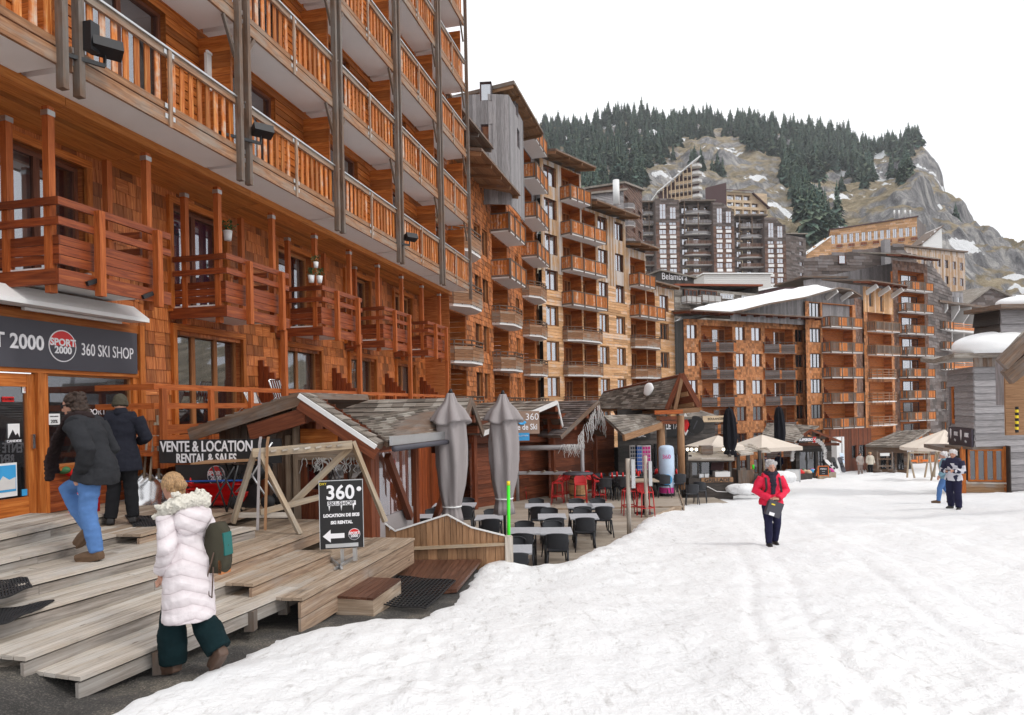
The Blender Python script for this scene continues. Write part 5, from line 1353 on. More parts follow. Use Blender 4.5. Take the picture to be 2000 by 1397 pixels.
grid_mat('rubber_mat', 'black rubber grid mat draped over the lower left steps', [atz(-40, 1236, -h3), atz(60, 1200, -h3), atz(105, 1176, -h3), atz(-40, 1200, -h3)], 18, 12)
grid_mat('rubber_mat', 'black rubber grid mat folded on the step above the draped one', [atz(-40, 1185, -h2 - .02), atz(62, 1150, -h2 - .02), atz(52, 1132, -h2), atz(-40, 1138, -h2)], 16, 8)
grid_mat('rubber_mat', 'black ribbed mat under the man in the knitted cap', [atz(262, 1030, -h1), atz(316, 1028, -h1), atz(312, 1010, -h1), atz(245, 1008, -h1)], 10, 24)
tr = thing('terrace_deck', 'grey plank restaurant terrace with tables below the snow bank', 'terrace', V((1, 18, ZT)))
fd0, fd1 = atz(715, 1050, -h5), atz(811, 1051, -h5)
poly = [atz(985, 1150, ZT), atz(1100, 1112, ZT), atz(1232, 1046, ZT), atz(1262, 1010, ZT), atz(1330, 986, ZT)]
mb = MB(); rnd = random.Random(5); y = 10.8
def xr(y):
 pts = [V((1.2, 10.5, 0)), V((1.7, 14.6, 0)), V((3.1, 18.3, 0)), V((4.3, 21.5, 0)), V((5.6, 23.5, 0)), V((6.5, 30, 0))]
 for a, b in zip(pts, pts[1:]):
  if a.y <= y <= b.y: return a.x + (b.x - a.x) * (y - a.y) / (b.y - a.y)
 return 6.5
while y < 30:
 x0, x1 = -9 + y * .12, xr(y); x = x0
 while x < x1:
  q = min(x1, x + rnd.uniform(2, 3.6)); mb.boxa(V(((x + q) / 2, y + .07, ZT - .015)), V(((q - x) / 2 - .003, 0, 0)), V((0, .066, 0)), Z * .015); x = q
 y += .142
mb.part('boards', M['terrace'], tr)
mb = MB()
for a, b in zip([V((1.7, 14.6, 0)), V((3.1, 18.3, 0)), V((4.3, 21.5, 0))], [V((3.1, 18.3, 0)), V((4.3, 21.5, 0)), V((5.6, 23.5, 0))]): mb.bar(V((a.x + .03, a.y, ZT - .08)), V((b.x + .03, b.y, ZT - .08)), .05, .2)
mb.part('edge_board', M['deck2'], tr)
n0 = (fd1 - fd0); n0.z = 0; n0.normalize(); FFn, _l = fac2(at(715, 1040, 11.15)[:2], at(985, 1075, 11.45)[:2])
fc = thing('terrace_fence', 'brown board fence with a mountain shaped top along the terrace', 'fence', fd1 - Z * .4)
prof_ = [(700, 1034), (740, 1015), (772, 1038), (873, 1006), (920, 1031), (985, 1047)]
pu = [FFn.uz(*p) for p in prof_]; ubot = FFn.uz(985, 1103)
def ptop(u):
 for (a, za), (b, zb) in zip(pu, pu[1:]):
  if a <= u <= b: return za + (zb - za) * (u - a) / (b - a)
 return pu[-1][1]
zrail = FFn.uz(900, 1063)[1]
mb = wall_mb(FFn, pu[0][0], pu[-1][0], zrail, 2, (), 'plank_v', .1, ztop=ptop, seed=2); wall_mb(FFn, pu[0][0], pu[-1][0], -3.5, zrail - .04, (), 'plank_v', .16, mb=mb, seed=3)
mb.part('boards', M['fence'], fc)
mb = MB(); fb(FFn, mb, pu[0][0], pu[-1][0], zrail - .045, zrail + .0, 0, .08); mb.part('rail', M['palewood'], fc)
mb = MB(); u = pu[-1][0]; fb(FFn, mb, u, u + .13, -3.2, pu[-1][1] + .0, -.06, .1); mb.part('post', M['deck'], fc)
mb = MB()
for (a, za), (b, zb) in zip(pu, pu[1:]): mb.bar(FFn.P(a, za + .012, .02), FFn.P(b, zb + .012, .02), .06, .02)
mb.part('white_edge', M['offwhite'], fc)
p = at(994, 1104, 11.7); t = thing('marker_pole', 'neon green marker pole with a yellow top in the snow bank', 'pole', p)
mb = MB(); tp_ = at(993, 948, 11.7); mb.tube([p - Z * .2, tp_], .028, 12); mb.part('pole', M['green'], t); mb = MB(); mb.tube([tp_, tp_ + Z * .07], .03, 12); mb.part('cap', M['yellow'], t)
for px0, py0, py1, lab in ((1229, 1046, 896, 'round wooden sign post with a grey panel at the terrace edge'), (1263, 1010, 890, 'wooden sign post beside the high table at the terrace corner')):
 p = atz(px0, py0, ZT); tp_ = at(px0 - 3, py1, p.y); t = thing('sign_post', lab, 'post', p)
 mb = MB(); mb.tube([p, tp_], .06, 10); mb.part('post', M['deck'], t); mb = MB(); c = at(px0 + 3, 925, p.y); mb.boxa(c + V((.05, -.05, 0)), V((.05, .0, 0)), V((0, .06, 0)), Z * .38); mb.part('panel', M['metal'], t)
def chair_proto():
 t = thing('terrace_chair', 'x', 'chair', (0, 0, 0), 'dark resin chairs around the terrace tables')
 mb = MB(); mb.sm = True
 rows = []
 for j in range(7):
  v = j / 6; r = []
  for i in range(9):
   u = (i / 8 - .5) * 2; r.append(V((u * .225 * (1 - .1 * v), -.2 + v * .42 , .45 - .02 * math.sin(v * 3.1) + .012 * u * u)))
  rows.append(r)
 mb.loft(rows, False, False); mb.loft([[q - Z * .02 for q in r] for r in reversed(rows)], False, False); mb.part('seat', M['anthra'], t)
 mb = MB(); mb.sm = True; rows = []
 for j in range(7):
  v = j / 6; r = []
  for i in range(13):
   a = (i / 12 - .5) * 2.6; r.append(V((math.sin(a) * .235, .1 + math.cos(a) * .13 + v * .07, .5 + v * .33 - .05 * abs(math.sin(a)) ** 3 * v)))
  rows.append(r)
 mb.loft(rows, False, False); mb.loft([[q + V((0, .015, 0)) for q in r] for r in reversed(rows)], False, False)
 mb.tube(rows[-1], .014, 6); mb.part('backrest', M['anthra'], t)
 for x, y, tx, ty in ((.2, -.18, .23, -.24), (-.2, -.18, -.23, -.24), (.2, .16, .25, .27), (-.2, .16, -.25, .27)):
  mb = MB(); mb.tube([V((x, y, .45)), V((tx, ty, 0))], [.02, .015], 8); mb.part('leg', M['anthra'], t)
 for s in (-1, 1): mb = MB(); mb.tube([V((s * .215, -.19, .44)), V((s * .235, -.16, .62)), V((s * .235, .1, .66)), V((s * .225, .18, .62))], .014, 6); mb.part('arm', M['anthra'], t)
 return t
def table_proto(w):
 t = thing('terrace_table', 'x', 'table', (0, 0, 0), 'grey topped terrace tables')
 mb = MB(); mb.box(-w / 2, w / 2, -.4, .4, .72, .75); mb.part('top', M['tabletop'], t)
 for x in (-w / 2 + .1, w / 2 - .1):
  mb = MB()
  for s in (-1, 1): mb.tube([V((x, s * .08, .72)), V((x, s * .28, 0))], .016, 6)
  mb.tube([V((x, -.28, .02)), V((x, .28, .02))], .016, 6); mb.part('leg', M['blackmetal'], t)
 return t
def place(proto, used, loc, rz, label):
 t = proto if not used else copy_tree(proto)
 t.matrix_basis = Matrix.Translation(loc) @ Matrix.Rotation(rz, 4, 'Z'); t['label'] = label; return t
tbs = [('front left corner beside the neon green pole', 1008, 1072, 1, .62), ('nearest row of pushed together tables, left one', 1024, 1036, 2, .7), ('nearest row of pushed together tables, right one', 1086, 1036, 2, .7),
       ('second row, left one', 1078, 1008, 2, .7), ('second row, right one', 1140, 1008, 2, .7), ('third row, left one', 1132, 987, 2, .7), ('third row, right one', 1172, 987, 2, .7),
       ('alone behind the grey parasol and before the barrel', 1050, 987, 1, .7), ('behind the fence peak, left of the grey parasol', 818, 1009, 2, 1.2), ('against the plastic window of the hut, behind the parasol', 888, 986, 2, 1.2),
       ('just right of the nearer grey parasol', 958, 1010, 1, .75), ('half hidden by the dip of the wavy fence', 790, 1032, 1, .8)]
TP = {}; cp_ = None; nch = 0
for lab, px, py, nc, w in tbs:
 p = atz(px, py, ZT + .75); p.z = ZT; rz = -.03
 if w in TP: t = place(TP[w], True, p, rz, '')
 else: TP[w] = table_proto(w); t = place(TP[w], False, p, rz, '')
 t['label'] = 'grey topped table, ' + lab
 for s in (-1, 1):
  for k in range(1 if w < 1 else 2):
   off = V(((k - .5) * .6 if w >= 1 else random.uniform(-.04, .04), s * (.5 + random.uniform(-.03, .08)), 0)); ca = p + off
   first = cp_ is None
   if first: cp_ = chair_proto()
   side = 'near' if s < 0 else 'far'
   place(cp_, not first, ca, (math.pi if s < 0 else 0) + random.uniform(-.12, .12), 'dark chair, %s%s side of the table %s' % (side, '' if w < 1 else (' left' if k == 0 else ' right'), ' '.join(lab.replace(',', '').split()[:8])))
   nch += 1
def stool_proto():
 t = thing('bar_stool', 'x', 'stool', (0, 0, 0), 'red bar stools on the terrace')
 mb = MB(); mb.sm = False; mb.box(-.2, .2, -.19, .19, .74, .765); mb.part('seat', M['stoolred'], t)
 mb = MB(); mb.sm = True; rows = []
 for j in range(5):
  v = j / 4; rows.append([V(((i / 8 - .5) * .4, .17 + .05 * math.cos((i / 8 - .5) * 2.4) + v * .05, .76 + v * .3 - .1 * abs(i / 4 - 1) ** 3 * v)) for i in range(9)])
 mb.loft(rows, False, False); mb.loft([[q + V((0, .02, 0)) for q in r] for r in reversed(rows)], False, False)
 for s in (-1, 1): mb.tube([V((s * .2, .19, .95)), V((s * .2, .0, .86)), V((s * .2, -.15, .76))], .018, 6)
 mb.part('backrest', M['stoolred'], t)
 for x in (-1, 1):
  for y in (-1, 1): mb = MB(); mb.tube([V((x * .18, y * .17, .75)), V((x * .22, y * .22, 0))], [.02, .016], 6); mb.part('leg', M['stoolred'], t)
 mb = MB()
 for a, b in (((-.2, -.2), (.2, -.2)), ((-.2, .2), (.2, .2)), ((-.2, -.2), (-.2, .2)), ((.2, -.2), (.2, .2))): mb.bar(V((*a, .28)), V((*b, .28)), .022, .03)
 mb.part('footrest', M['stoolred'], t); return t
def barrel(label, px, py):
 p = atz(px, py, ZT); t = thing('barrel_table', label, 'table', p, 'barrel tables on the terrace')
 mb = MB(); mb.sm = False; n = 18
 for i in range(n):
  a0, a1 = 2 * math.pi * i / n, 2 * math.pi * (i + .97) / n; rings = []
  pr = [(0, .27), (.25, .325), (.5, .345), (.75, .325), (1.0, .27)]
  for (za, ra), (zb, rb) in zip(pr, pr[1:]):
   mb.quad([p + V((math.cos(a0) * ra, math.sin(a0) * ra, za)), p + V((math.cos(a1) * ra, math.sin(a1) * ra, za)), p + V((math.cos(a1) * rb, math.sin(a1) * rb, zb)), p + V((math.cos(a0) * rb, math.sin(a0) * rb, zb))])
 mb.part('barrel', M['barrel'], t)
 for z, r in ((.12, .302), (.3, .335), (.7, .335), (.88, .302)): mb = MB(); mb.tube([p + Z * (z - .02), p + Z * (z + .02)], r, 24); mb.part('hoop', M['blackmetal'], t)
 mb = MB(); mb.tube([p + Z * 1.03, p + Z * 1.07], .55, 28); mb.part('top', M['signgrey'], t); return p
b1 = barrel('oak barrel table with a dark round top between red stools', 1130, 982)
b2 = barrel('oak barrel table half hidden behind the farther grey parasol', 985, 972)
ht = thing('high_table', 'high table with a pale square top and black leg at the terrace corner', 'table', atz(1258, 1003, ZT)); p = atz(1258, 1003, ZT)
mb = MB(); mb.boxa(p + Z * 1.06, V((.42, 0, 0)), V((0, .42, 0)), Z * .02); mb.part('top', M['palewood'], ht); mb = MB(); mb.tube([p, p + Z * 1.04], .045, 10); mb.part('leg', M['blackmetal'], ht); mb = MB(); mb.tube([p + Z * .0, p + Z * .02], .3, 20); mb.part('foot', M['blackmetal'], ht)
sp = stool_proto(); first = True
for b, lst in ((b1, ((-.75, -.15, 'left of the barrel before the ski rack', 1.4), (-.45, .75, 'behind left of the barrel before the ski rack', 2.6), (.0, -.8, 'in front of the barrel before the ski rack', 3.1), (.75, .1, 'right of the barrel before the ski rack', -1.5), (.6, .7, 'behind right of the barrel before the ski rack', -2.4))),
    (b2, ((-1.0, .3, 'left of the partly hidden barrel near the boards', 1.5), (-.5, -.6, 'front left of the partly hidden barrel', 2.5), (.55, -.6, 'just right of the farther grey parasol', -2.6), (.8, .4, 'right of the farther grey parasol, behind another', -1.4))),
    (p, ((-.5, -.15, 'left of the high pale table by the posts', 1.6), (-.05, -.55, 'in front of the high pale table by the posts', 3.3)))):
 for dx, dy, lab, rz in lst:
  place(sp, not first, b + V((dx, dy, 0)), rz + math.pi, 'red bar stool ' + lab); first = False
def parasol_closed(label, px, py_top, py_bot, Y, mat, w, group, flare=True):
 a, b = at(px + 3, py_bot, Y), at(px, py_top, Y); t = thing('closed_parasol', label, 'parasol', (a.x, a.y, ZT if Y < 25 else G(a.x, Y)), group); H = (b - a).length
 mb = MB(); mb.tube([V((a.x, a.y, t.matrix_basis.translation.z)), b + Z * .03], .03, 10); mb.part('pole', M['blackmetal'], t)
 mb = MB(); rnd = random.Random(int(px)); n = 48
 if flare: prof = [(1.0, .13), (.985, .15), (.93, .26), (.87, .48), (.80, .66), (.785, .68), (.782, .47), (.74, .5), (.6, .52), (.45, .5), (.3, .44), (.18, .37), (.14, .33), (.125, .3), (.06, .36), (0, .4)]
 else: prof = [(1.0, .2), (.95, .3), (.8, .42), (.6, .47), (.4, .5), (.25, .45), (.15, .36), (.1, .45), (0, .6)]
 rings = []
 for q, r in prof:
  c = a + (b - a) * q; ring = []; fold = (.28 if .2 < q < .9 else .12)
  for i in range(n):
   th = 2 * math.pi * i / n; rr = r * w * (1 + fold * .75 * math.sin(th * 6 + 2.8 * q + .8 * math.sin(q * 9) + (1.5 if q < .783 else 0)) + .06 * math.sin(th * 11 + q * 7))
   dz = (-.08 * H * .35 * max(0, math.sin(th * 3 + 1)) if flare and .78 < q < .85 else 0)
   ring.append(c + V((math.cos(th) * rr, math.sin(th) * rr, dz)))
  rings.append(ring)
 mb.sm = True; mb.loft(rings); mb.part('canopy', M[mat], t)
 mb = MB(); c = a + (b - a) * .13; mb.tube([c - Z * .012, c + Z * .012], w * .37, 20); mb.part('tie_strap', M['white' if flare else 'offwhite'], t)
 mb = MB(); mb.tube([b, b + Z * .08], [.05, .02], 8); mb.part('finial', M['black'], t)
parasol_closed('closed grey parasol nearer to the wavy fence', 880, 768, 1022, 12.8, 'umbgrey', .5, 'closed grey parasols')
parasol_closed('closed grey parasol behind the neon green pole', 982, 770, 1004, 14.2, 'umbgrey', .52, 'closed grey parasols')
parasol_closed('closed black parasol above the open beige one', 1424, 798, 892, 29, 'umbblack', .5, 'closed black parasols', False)
parasol_closed('closed black parasol before the shingled block, near the ski hut gable', 1521, 795, 880, 40, 'umbblack', .55, 'closed black parasols', False)
def parasol_open(label, px, y_top, y_edge, pl, pr, Y, segs=4, drop=.18):
 c = at(px, y_top, Y); t = thing('open_parasol', label, 'parasol', (c.x, c.y, G(c.x, Y)), 'open beige parasols'); r = (at(pr, y_edge, Y).x - at(pl, y_edge, Y).x) / 2; ze = at(px, y_edge, Y).z
 cx = (at(pr, y_edge, Y).x + at(pl, y_edge, Y).x) / 2
 mb = MB(); rr = r * (1.0 if segs > 4 else 1.0); off = .5 if segs == 4 else 0
 ring = [V((cx + rr * math.cos(2 * math.pi * (i + off) / segs + .35 * (segs == 4)), Y + rr * math.sin(2 * math.pi * (i + off) / segs + .35 * (segs == 4)), ze)) for i in range(segs)]
 top = V((c.x, Y, c.z))
 for i in range(segs):
  a, b = ring[i], ring[(i + 1) % segs]; m = 6
  for k in range(m):
   t0, t1 = k / m, (k + 1) / m; sag = lambda q: -Z * (.12 * math.sin(q * math.pi)) * .5
   P = lambda q, s: top + ((a + (b - a) * s) - top) * q + sag(q) * (1 - abs(2 * s - 1))
   for s in range(4): mb.quad([P(t1, s / 4), P(t1, (s + 1) / 4), P(t0, (s + 1) / 4), P(t0, s / 4)] if k else [P(t1, s / 4), P(t1, (s + 1) / 4), top, top])
  mb.quad([a - Z * drop, b - Z * drop, b, a])
 mb.part('canopy', M['umbbeige'], t)
 mb = MB(); mb.tube([V((cx, Y, t.matrix_basis.translation.z)), top], .05, 8)
 mb.part('pole', M['palewood'], t); mb = MB()
 for q in ring: mb.bar(top - Z * .1, q - Z * .03, .04, .04)
 mb.part('rib', M['palewood'], t)
parasol_open('open beige parasol over the grill kiosk, left of the black closed one', 1402, 850, 871, 1338, 1452, 30.5)
parasol_open('open beige parasol right of the black closed one', 1488, 849, 872, 1425, 1562, 34)
parasol_open('big open beige parasol beside the grey boarded building', 1846, 839, 872, 1764, 1868, 40, 10)
def patch(mb, A, B, C, D, rows, cols, th=.035, seed=0):
 """shingle courses over a roof quad, A-B eave, D-C ridge"""
 rnd = random.Random(seed); nr = (B - A).cross(D - A).normalized(); nr = nr if nr.z > 0 else -nr
 for r in range(rows):
  v0, v1 = r / rows, min(1, (r + 1.25) / rows); x = -rnd.random() / cols
  while x < 1:
   w = rnd.uniform(.6, 1.3) / cols; a, b = max(0, x), min(1, x + w); x += w
   if b - a < .004: continue
   P = lambda u, v: (A + (B - A) * u) * (1 - v) + (D + (C - D) * u) * v
   j = rnd.uniform(0, .012)
   p = [P(a, v0), P(b - .001, v0), P(b - .001, v1), P(a, v1)]
   mb.hexa([p[0] + nr * .0, p[1] + nr * 0, p[2] - nr * .01, p[3] - nr * .01, p[0] + nr * (th + j), p[1] + nr * (th + j), p[2] + nr * .006, p[3] + nr * .006])
def slab(mb, A, B, C, D, th):
 nr = (B - A).cross(D - A).normalized(); nr = nr if nr.z > 0 else -nr
 q = [A, B, C, D]
 if (B - A).cross(D - A).z < 0: q = [B, A, D, C]
 mb.hexa([p - nr * th for p in q] + q)
hut = thing('ski_hut', 'weathered timber hut with a gable roof behind the ski rack', 'hut', V((-4, 11, ZT)))
FH = Fac(nf(0).P(9.75, 0), NN, -T)        # gable wall faces the camera; u = -D
gw = lambda px, py: FH.uz(px, py)
ap = gw(605, 768); le = gw(392, 838); re = gw(752, 866)
def gtop(u): return (le[1] + (ap[1] - le[1]) * (u - le[0]) / (ap[0] - le[0]) if u < ap[0] else ap[1] + (re[1] - ap[1]) * (u - ap[0]) / (re[0] - ap[0])) - .06
FHb = Fac(FH.P(0, 0, -.35), FH.e, FH.n); cn = gw(562, 900)[0]; c2_ = gw(728, 900)[0] - .12
wall_mb(FHb, le[0] + .1, cn, ZT, 2, (), 'plank_v', .13, ztop=gtop, seed=4).part('gable_wall', M['weathered'], hut)
wall_mb(FHb, cn, c2_, ZT, 2, [], 'plank_v', .14, ztop=gtop, seed=5).part('front_wall', M['hutred'], hut)
mb = MB(); D_ = -2.2
L0, A0, R0 = FH.P(le[0], le[1], .25), FH.P(ap[0], ap[1], .3), FH.P(re[0], re[1], .3); bk = T * 2.4
slab(mb, L0, L0 + bk, A0 + bk, A0, .1); slab(mb, R0 + bk * .12, R0, A0, A0 + bk * .12, .1); mb.part('roof', M['weathered'], hut)
mb = MB(); patch(mb, R0 + bk * .12, R0, A0, A0 + bk * .12, 9, 2, .03, 3); patch(mb, L0, L0 + bk, A0 + bk, A0, 12, 10, .03, 4); mb.part('shingles', M['roofshake'], hut)
mb = MB(); mb.bar(FH.P(le[0], le[1] - .09, .27), FH.P(ap[0], ap[1] - .09, .29), .04, .2); mb.part('bargeboard', M['weathered'], hut)
mb = MB(); mb.bar(FH.P(ap[0], ap[1] - .04, .33), FH.P(re[0], re[1] - .04, .33), .03, .07); mb.part('white_trim', M['white'], hut)
mb = MB(); mb.bar(FH.P(ap[0], ap[1] - .17, .31), FH.P(re[0], re[1] - .15, .31), .04, .17)
for q in (.25, .6): u = ap[0] + (re[0] - ap[0]) * q; mb.bar(FH.P(u, gtop(u) - .2, .28), FH.P(u, gtop(u) - .2, -.5), .12, .2)
mb.bar(FH.P(ap[0], ap[1] - .33, .28), FH.P(ap[0], ap[1] - .33, -.5), .14, .24); mb.bar(FH.P(ap[0] - .9, ap[1] - .6, .24), FH.P(ap[0] + .05, ap[1] - .35, .24), .1, .24)
for q in (.1, .35, .6, .85): u = ap[0] + (re[0] - ap[0]) * q; mb.bar(FH.P(u, gtop(u) - .07, .2), FH.P(u, gtop(u) - .07, -.35), .06, .1)
mb.part('purlin', M['hutred'], hut)
mb = MB(); fb(FHb, mb, cn - .06, cn + .03, ZT, gtop(cn) + .0, 0, .1); fb(FHb, mb, cn - .2, cn - .12, ZT, gtop(cn) - .5, .02, .09); mb.part('corner_post', M['deck2'], hut)
mb = MB(); zb_ = gw(600, 895)[1]; fb(FHb, mb, cn, c2_, zb_ - .05, zb_ + .22, .02, .1); mb.part('beam', M['deck2'], hut)
_a, _b = gw(578, 965), gw(700, 905)
window(FHb, hut, _a[0], _b[0], _a[1], _b[1], .06, 3, 'hutred', 'curtain', (.3, .4, .55, .62), 'glass', 'plastic_window', .04, back=.3)
mb = MB(); _a, _b = gw(568, 868), gw(640, 838); fb(FHb, mb, _a[0], _b[0], _a[1], _b[1], .03, .06); mb.part('orange_panel', M['orange'], hut)
FW_ = nf(4.62); s0_ = 9.7; hw = [FW_.uz(575, 900)[0]]
sw = thing('terrace_shelter', 'red timber shelter with clear plastic sheets and a lead edged roof', 'shelter', FW_.P(11.5, ZT))
pl_ = [(FW_.u(734, 930) , FW_.u(803, 930))]
za, zb_ = FW_.uz(770, 882)[1], FW_.uz(770, 1000)[1]
mb = MB(); e1 = FW_.u(815, 900)
for u in (9.85, FW_.u(728, 900), FW_.u(808, 900), FW_.u(890, 900)): fb(FW_, mb, u - .07, u + .07, ZT, -.52, -.07, .07)
fb(FW_, mb, 9.8, FW_.u(890, 900), -.66, -.46, -.08, .06)
mb.bar(FW_.P(FW_.u(745, 880), -.75, .1), FW_.P(FW_.u(790, 990), -1.9, .1), .1, .12); mb.bar(FW_.P(FW_.u(838, 1000), -2.2, .1), FW_.P(FW_.u(893, 880), -.75, .1), .1, .12)
mb.part('timber_frame', M['hutred'], sw)
for a, b in ((9.95, FW_.u(722, 900)), (FW_.u(733, 900), FW_.u(803, 900))):
 mb = MB(); nn_ = 24
 for i in range(nn_): 
  u0, u1 = a + (b - a) * i / nn_, a + (b - a) * (i + 1) / nn_; w0, w1 = .02 * math.sin(i * 1.7), .02 * math.sin((i + 1) * 1.7)
  mb.sm = True; mb.quad([FW_.P(u0, -1.75, w0), FW_.P(u1, -1.75, w1), FW_.P(u1, -.7, w1), FW_.P(u0, -.7, w0)])
 mb.part('plastic_sheet', M['glass'], sw)
 mb = MB(); fb(FW_, mb, a, b, ZT + .1, -1.75, -.02, .02); mb.part('canvas_panel', M['umbgrey'], sw)
mb = MB(); fb(nf(6.5), mb, 10, 15, ZT, -.4, -.1, 0); mb.part('inner_wall', M['hutred'], sw)
mb = MB(); A, B, C, D = at(757, 864, 10.3), at(890, 850, 13.4), at(872, 790, 14.6), at(690, 818, 11.6)
patch(mb, A, B, C, D, 11, 12, .035, 8); mb.part('shingle_roof', M['roofshake'], sw)
mb = MB(); slab(mb, A - Z * .02, B - Z * .02, C - Z * .02, D - Z * .02, .06); mb.part('roof_boards', M['weathered'], sw)
mb = MB(); mb.bar(A + Z * .02 + NN * .05, B + Z * .02 + NN * .05, .04, .14); mb.part('lead_edge', M['metal'], sw)
mb = MB(); mb.tube([A - Z * .1 + NN * .1, B - Z * .1 + NN * .1], .045, 8); b_ = B - Z * .12 + NN * .05
mb.tube([b_, b_ - Z * .15, b_ - Z * .3 - T * .25, b_ - Z * .45 - T * .3, V((b_.x, b_.y, ZT)) - T * .3], .05, 8); mb.part('downpipe', M['signgrey'], sw)
def gable(name, label, apex, left, right, back, roofm='roofshake', wallm='hutred', trim='metal', lean=.3, wall=True, floor=ZT, seed=0, rows=8):
 t = thing(name, label, 'hut', V((apex.x, apex.y, floor))); mb = MB()
 slab(mb, left, left + back, apex + back, apex, .08); slab(mb, right + back, right, apex, apex + back, .08); mb.part('roof', M['weathered'], t)
 mb = MB(); patch(mb, left, left + back, apex + back, apex, rows, 10, .03, seed); patch(mb, right + back, right, apex, apex + back, rows, 10, .03, seed + 1); mb.part('shingles', M[roofm], t)
 fr = -back.normalized() * .03; mb = MB()
 mb.bar(left + fr - Z * .06, apex + fr - Z * .06, .04, .16); mb.bar(apex + fr - Z * .06, right + fr - Z * .06, .04, .16); mb.part('bargeboard', M[trim], t)
 bn = back.normalized(); mb = MB()
 for q in (.3, .62): 
  for s_ in (left, right): pp = apex + (s_ - apex) * q - Z * .22; mb.bar(pp - bn * .02, pp + bn * .9, .14, .16)
 mb.bar(apex - Z * .3, apex - Z * .3 + bn * .9, .14, .2); mb.bar(left - Z * .25 + bn * .5, right - Z * .25 + bn * .5, .14, .2); mb.part('purlin', M['hutred'], t)
 if wall:
  e = (right - left); e.z = 0; L = e.length; e.normalize(); f = Fac(V((left.x, left.y, 0)) + bn * .7, e, -bn); au = (apex - left).dot(e)
  zt = lambda u: (left.z + (apex.z - left.z) * u / au if u < au else apex.z + (right.z - apex.z) * (u - au) / max(.01, L - au)) - .12
  wall_mb(f, .1, L - .1, floor, 5, (), 'plank_h', .16, ztop=zt, seed=seed).part('front_wall', M[wallm], t)
  mb = MB()
  for u in (.12, L - .12): mb.bar(V((*f.P(u, 0, .25)[:2], floor)), V((*f.P(u, 0, .25)[:2], zt(u))), .14, .14, e)
  mb.part('post', M['hutred'], t)
 return t
kb = -NN * 3.5
gable('hut', 'red timber gable hut just behind the nearer grey parasol', at(918, 777, 14.2), at(896, 850, 13.3), at(941, 843, 15.0), kb, trim='weathered', seed=3, wall=False)
g3 = gable('hut', 'ski school hut with a wide white edged gable', at(1087, 783, 25.5), at(938, 846, 23.2), at(1101, 846, 26.5), (-NN * .8 + T * .5).normalized() * 4, trim='offwhite', seed=5, rows=10)
gable('hut', 'ribbed roof hut hung with icicle lights right of the ski school', at(1168, 782, 27.3), at(1094, 852, 25.6), at(1182, 850, 28.4), (-NN * .8 + T * .5).normalized() * 4, roofm='shake_dark', trim='weathered', seed=7, rows=16)
bp = [at(1004, 812, 18.0), at(1054, 802, 18.4)]
def board(name, label, a, b, zt, zb, mat, th=.03, cat='sign'):
 e = (b - a); e.z = 0; L = e.length; e.normalize(); n = V((e.y, -e.x, 0)); f = Fac(V((a.x, a.y, 0)), e, n)
 t = thing(name, label, cat, f.P(L / 2, zb)); mb = MB(); fb(f, mb, 0, L, zb, zt, -th, 0); mb.part('board', M[mat], t); return t, f, L
Yb = 22.6
a, b = at(985, 860, Yb), at(1054, 847, Yb + .3)
t, f, L = board('ski_school_sign', 'brown hanging board with a blue swirl and white lettering beside the farther grey parasol', a, b, at(1054, 803, Yb).z, b.z, 'fence')
zt_ = at(1054, 803, Yb).z; hh = zt_ - b.z
M['signbrown'] = plain('taupe sign', (.3, .2, .15), .7); t.children[0].data.materials[0] = M['signbrown']
text('360', hh * .42, t, f.M(L * .79, b.z + hh * .74, .01)); text('Ecole de Ski', hh * .36, t, f.M(L * .5, b.z + hh * .3, .01), xs=.8, bold=.004)
mb = MB(); c = f.P(L * .48, b.z + hh * .62, .012); pts = [c + f.e * (math.cos(a_) * hh * (.06 + .13 * a_ / 6)) + Z * (math.sin(a_) * hh * (.06 + .13 * a_ / 6)) for a_ in [i * .35 for i in range(18)]]; mb.tube(pts, [hh * .03 + hh * .05 * i / 18 for i in range(18)], 6, True, .3); mb.part('swirl', M['cyan'], t)
a, b = at(1010, 861, Yb + .1), at(1034, 857, Yb + .1); t, f, L = board('ski_ticket_sign', 'small blue panel hanging under the ski school board', a, b, at(1020, 846, Yb).z, a.z, 'cyan'); text('BILLETTERIE', L * .16, t, f.M(L / 2, (a.z + at(1020, 846, Yb).z) / 2 + .03, .01))
rw = thing('shop_row', 'dark brown ski school front with posters behind the terrace', 'building', V((-1.5, 19, ZT)))
FR, LR = fac2(at(893, 900, 25.6)[:2], at(1200, 900, 30.5)[:2])
mb = wall_mb(FR, 0, LR, ZT, -.55, [(FR.u(1045, 900), FR.u(1090, 900), ZT, -1), (FR.u(1105, 900), FR.u(1135, 900), ZT, -1.2)], 'plank_h', .2, seed=8, reveal=1.2); mb.part('wall', M['hutred'], rw)
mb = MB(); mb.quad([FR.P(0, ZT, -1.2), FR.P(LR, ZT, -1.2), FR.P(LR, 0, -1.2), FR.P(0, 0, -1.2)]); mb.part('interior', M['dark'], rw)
def poster(label, pl, pr, yt, yb, mat, name='poster'):
 u0, z0 = FR.uz(pl, yb, .08); u1, z1 = FR.uz(pr, yt, .08); t = thing(name, label, 'poster', FR.P((u0 + u1) / 2, z0)); mb = MB(); fb(FR, mb, u0, u1, z0, z1, .05, .08); mb.part('sheet', M[mat], t); return t, u0, u1, z0, z1
t, u0, u1, z0, z1 = poster('blue mountain poster on the ski school wall', 934, 961, 878, 909, 'cyan'); mb = MB(); fb(FR, mb, u0, u1, z0, z0 + (z1 - z0) * .18, .08, .086); mb.part('white_footer', M['white'], t)
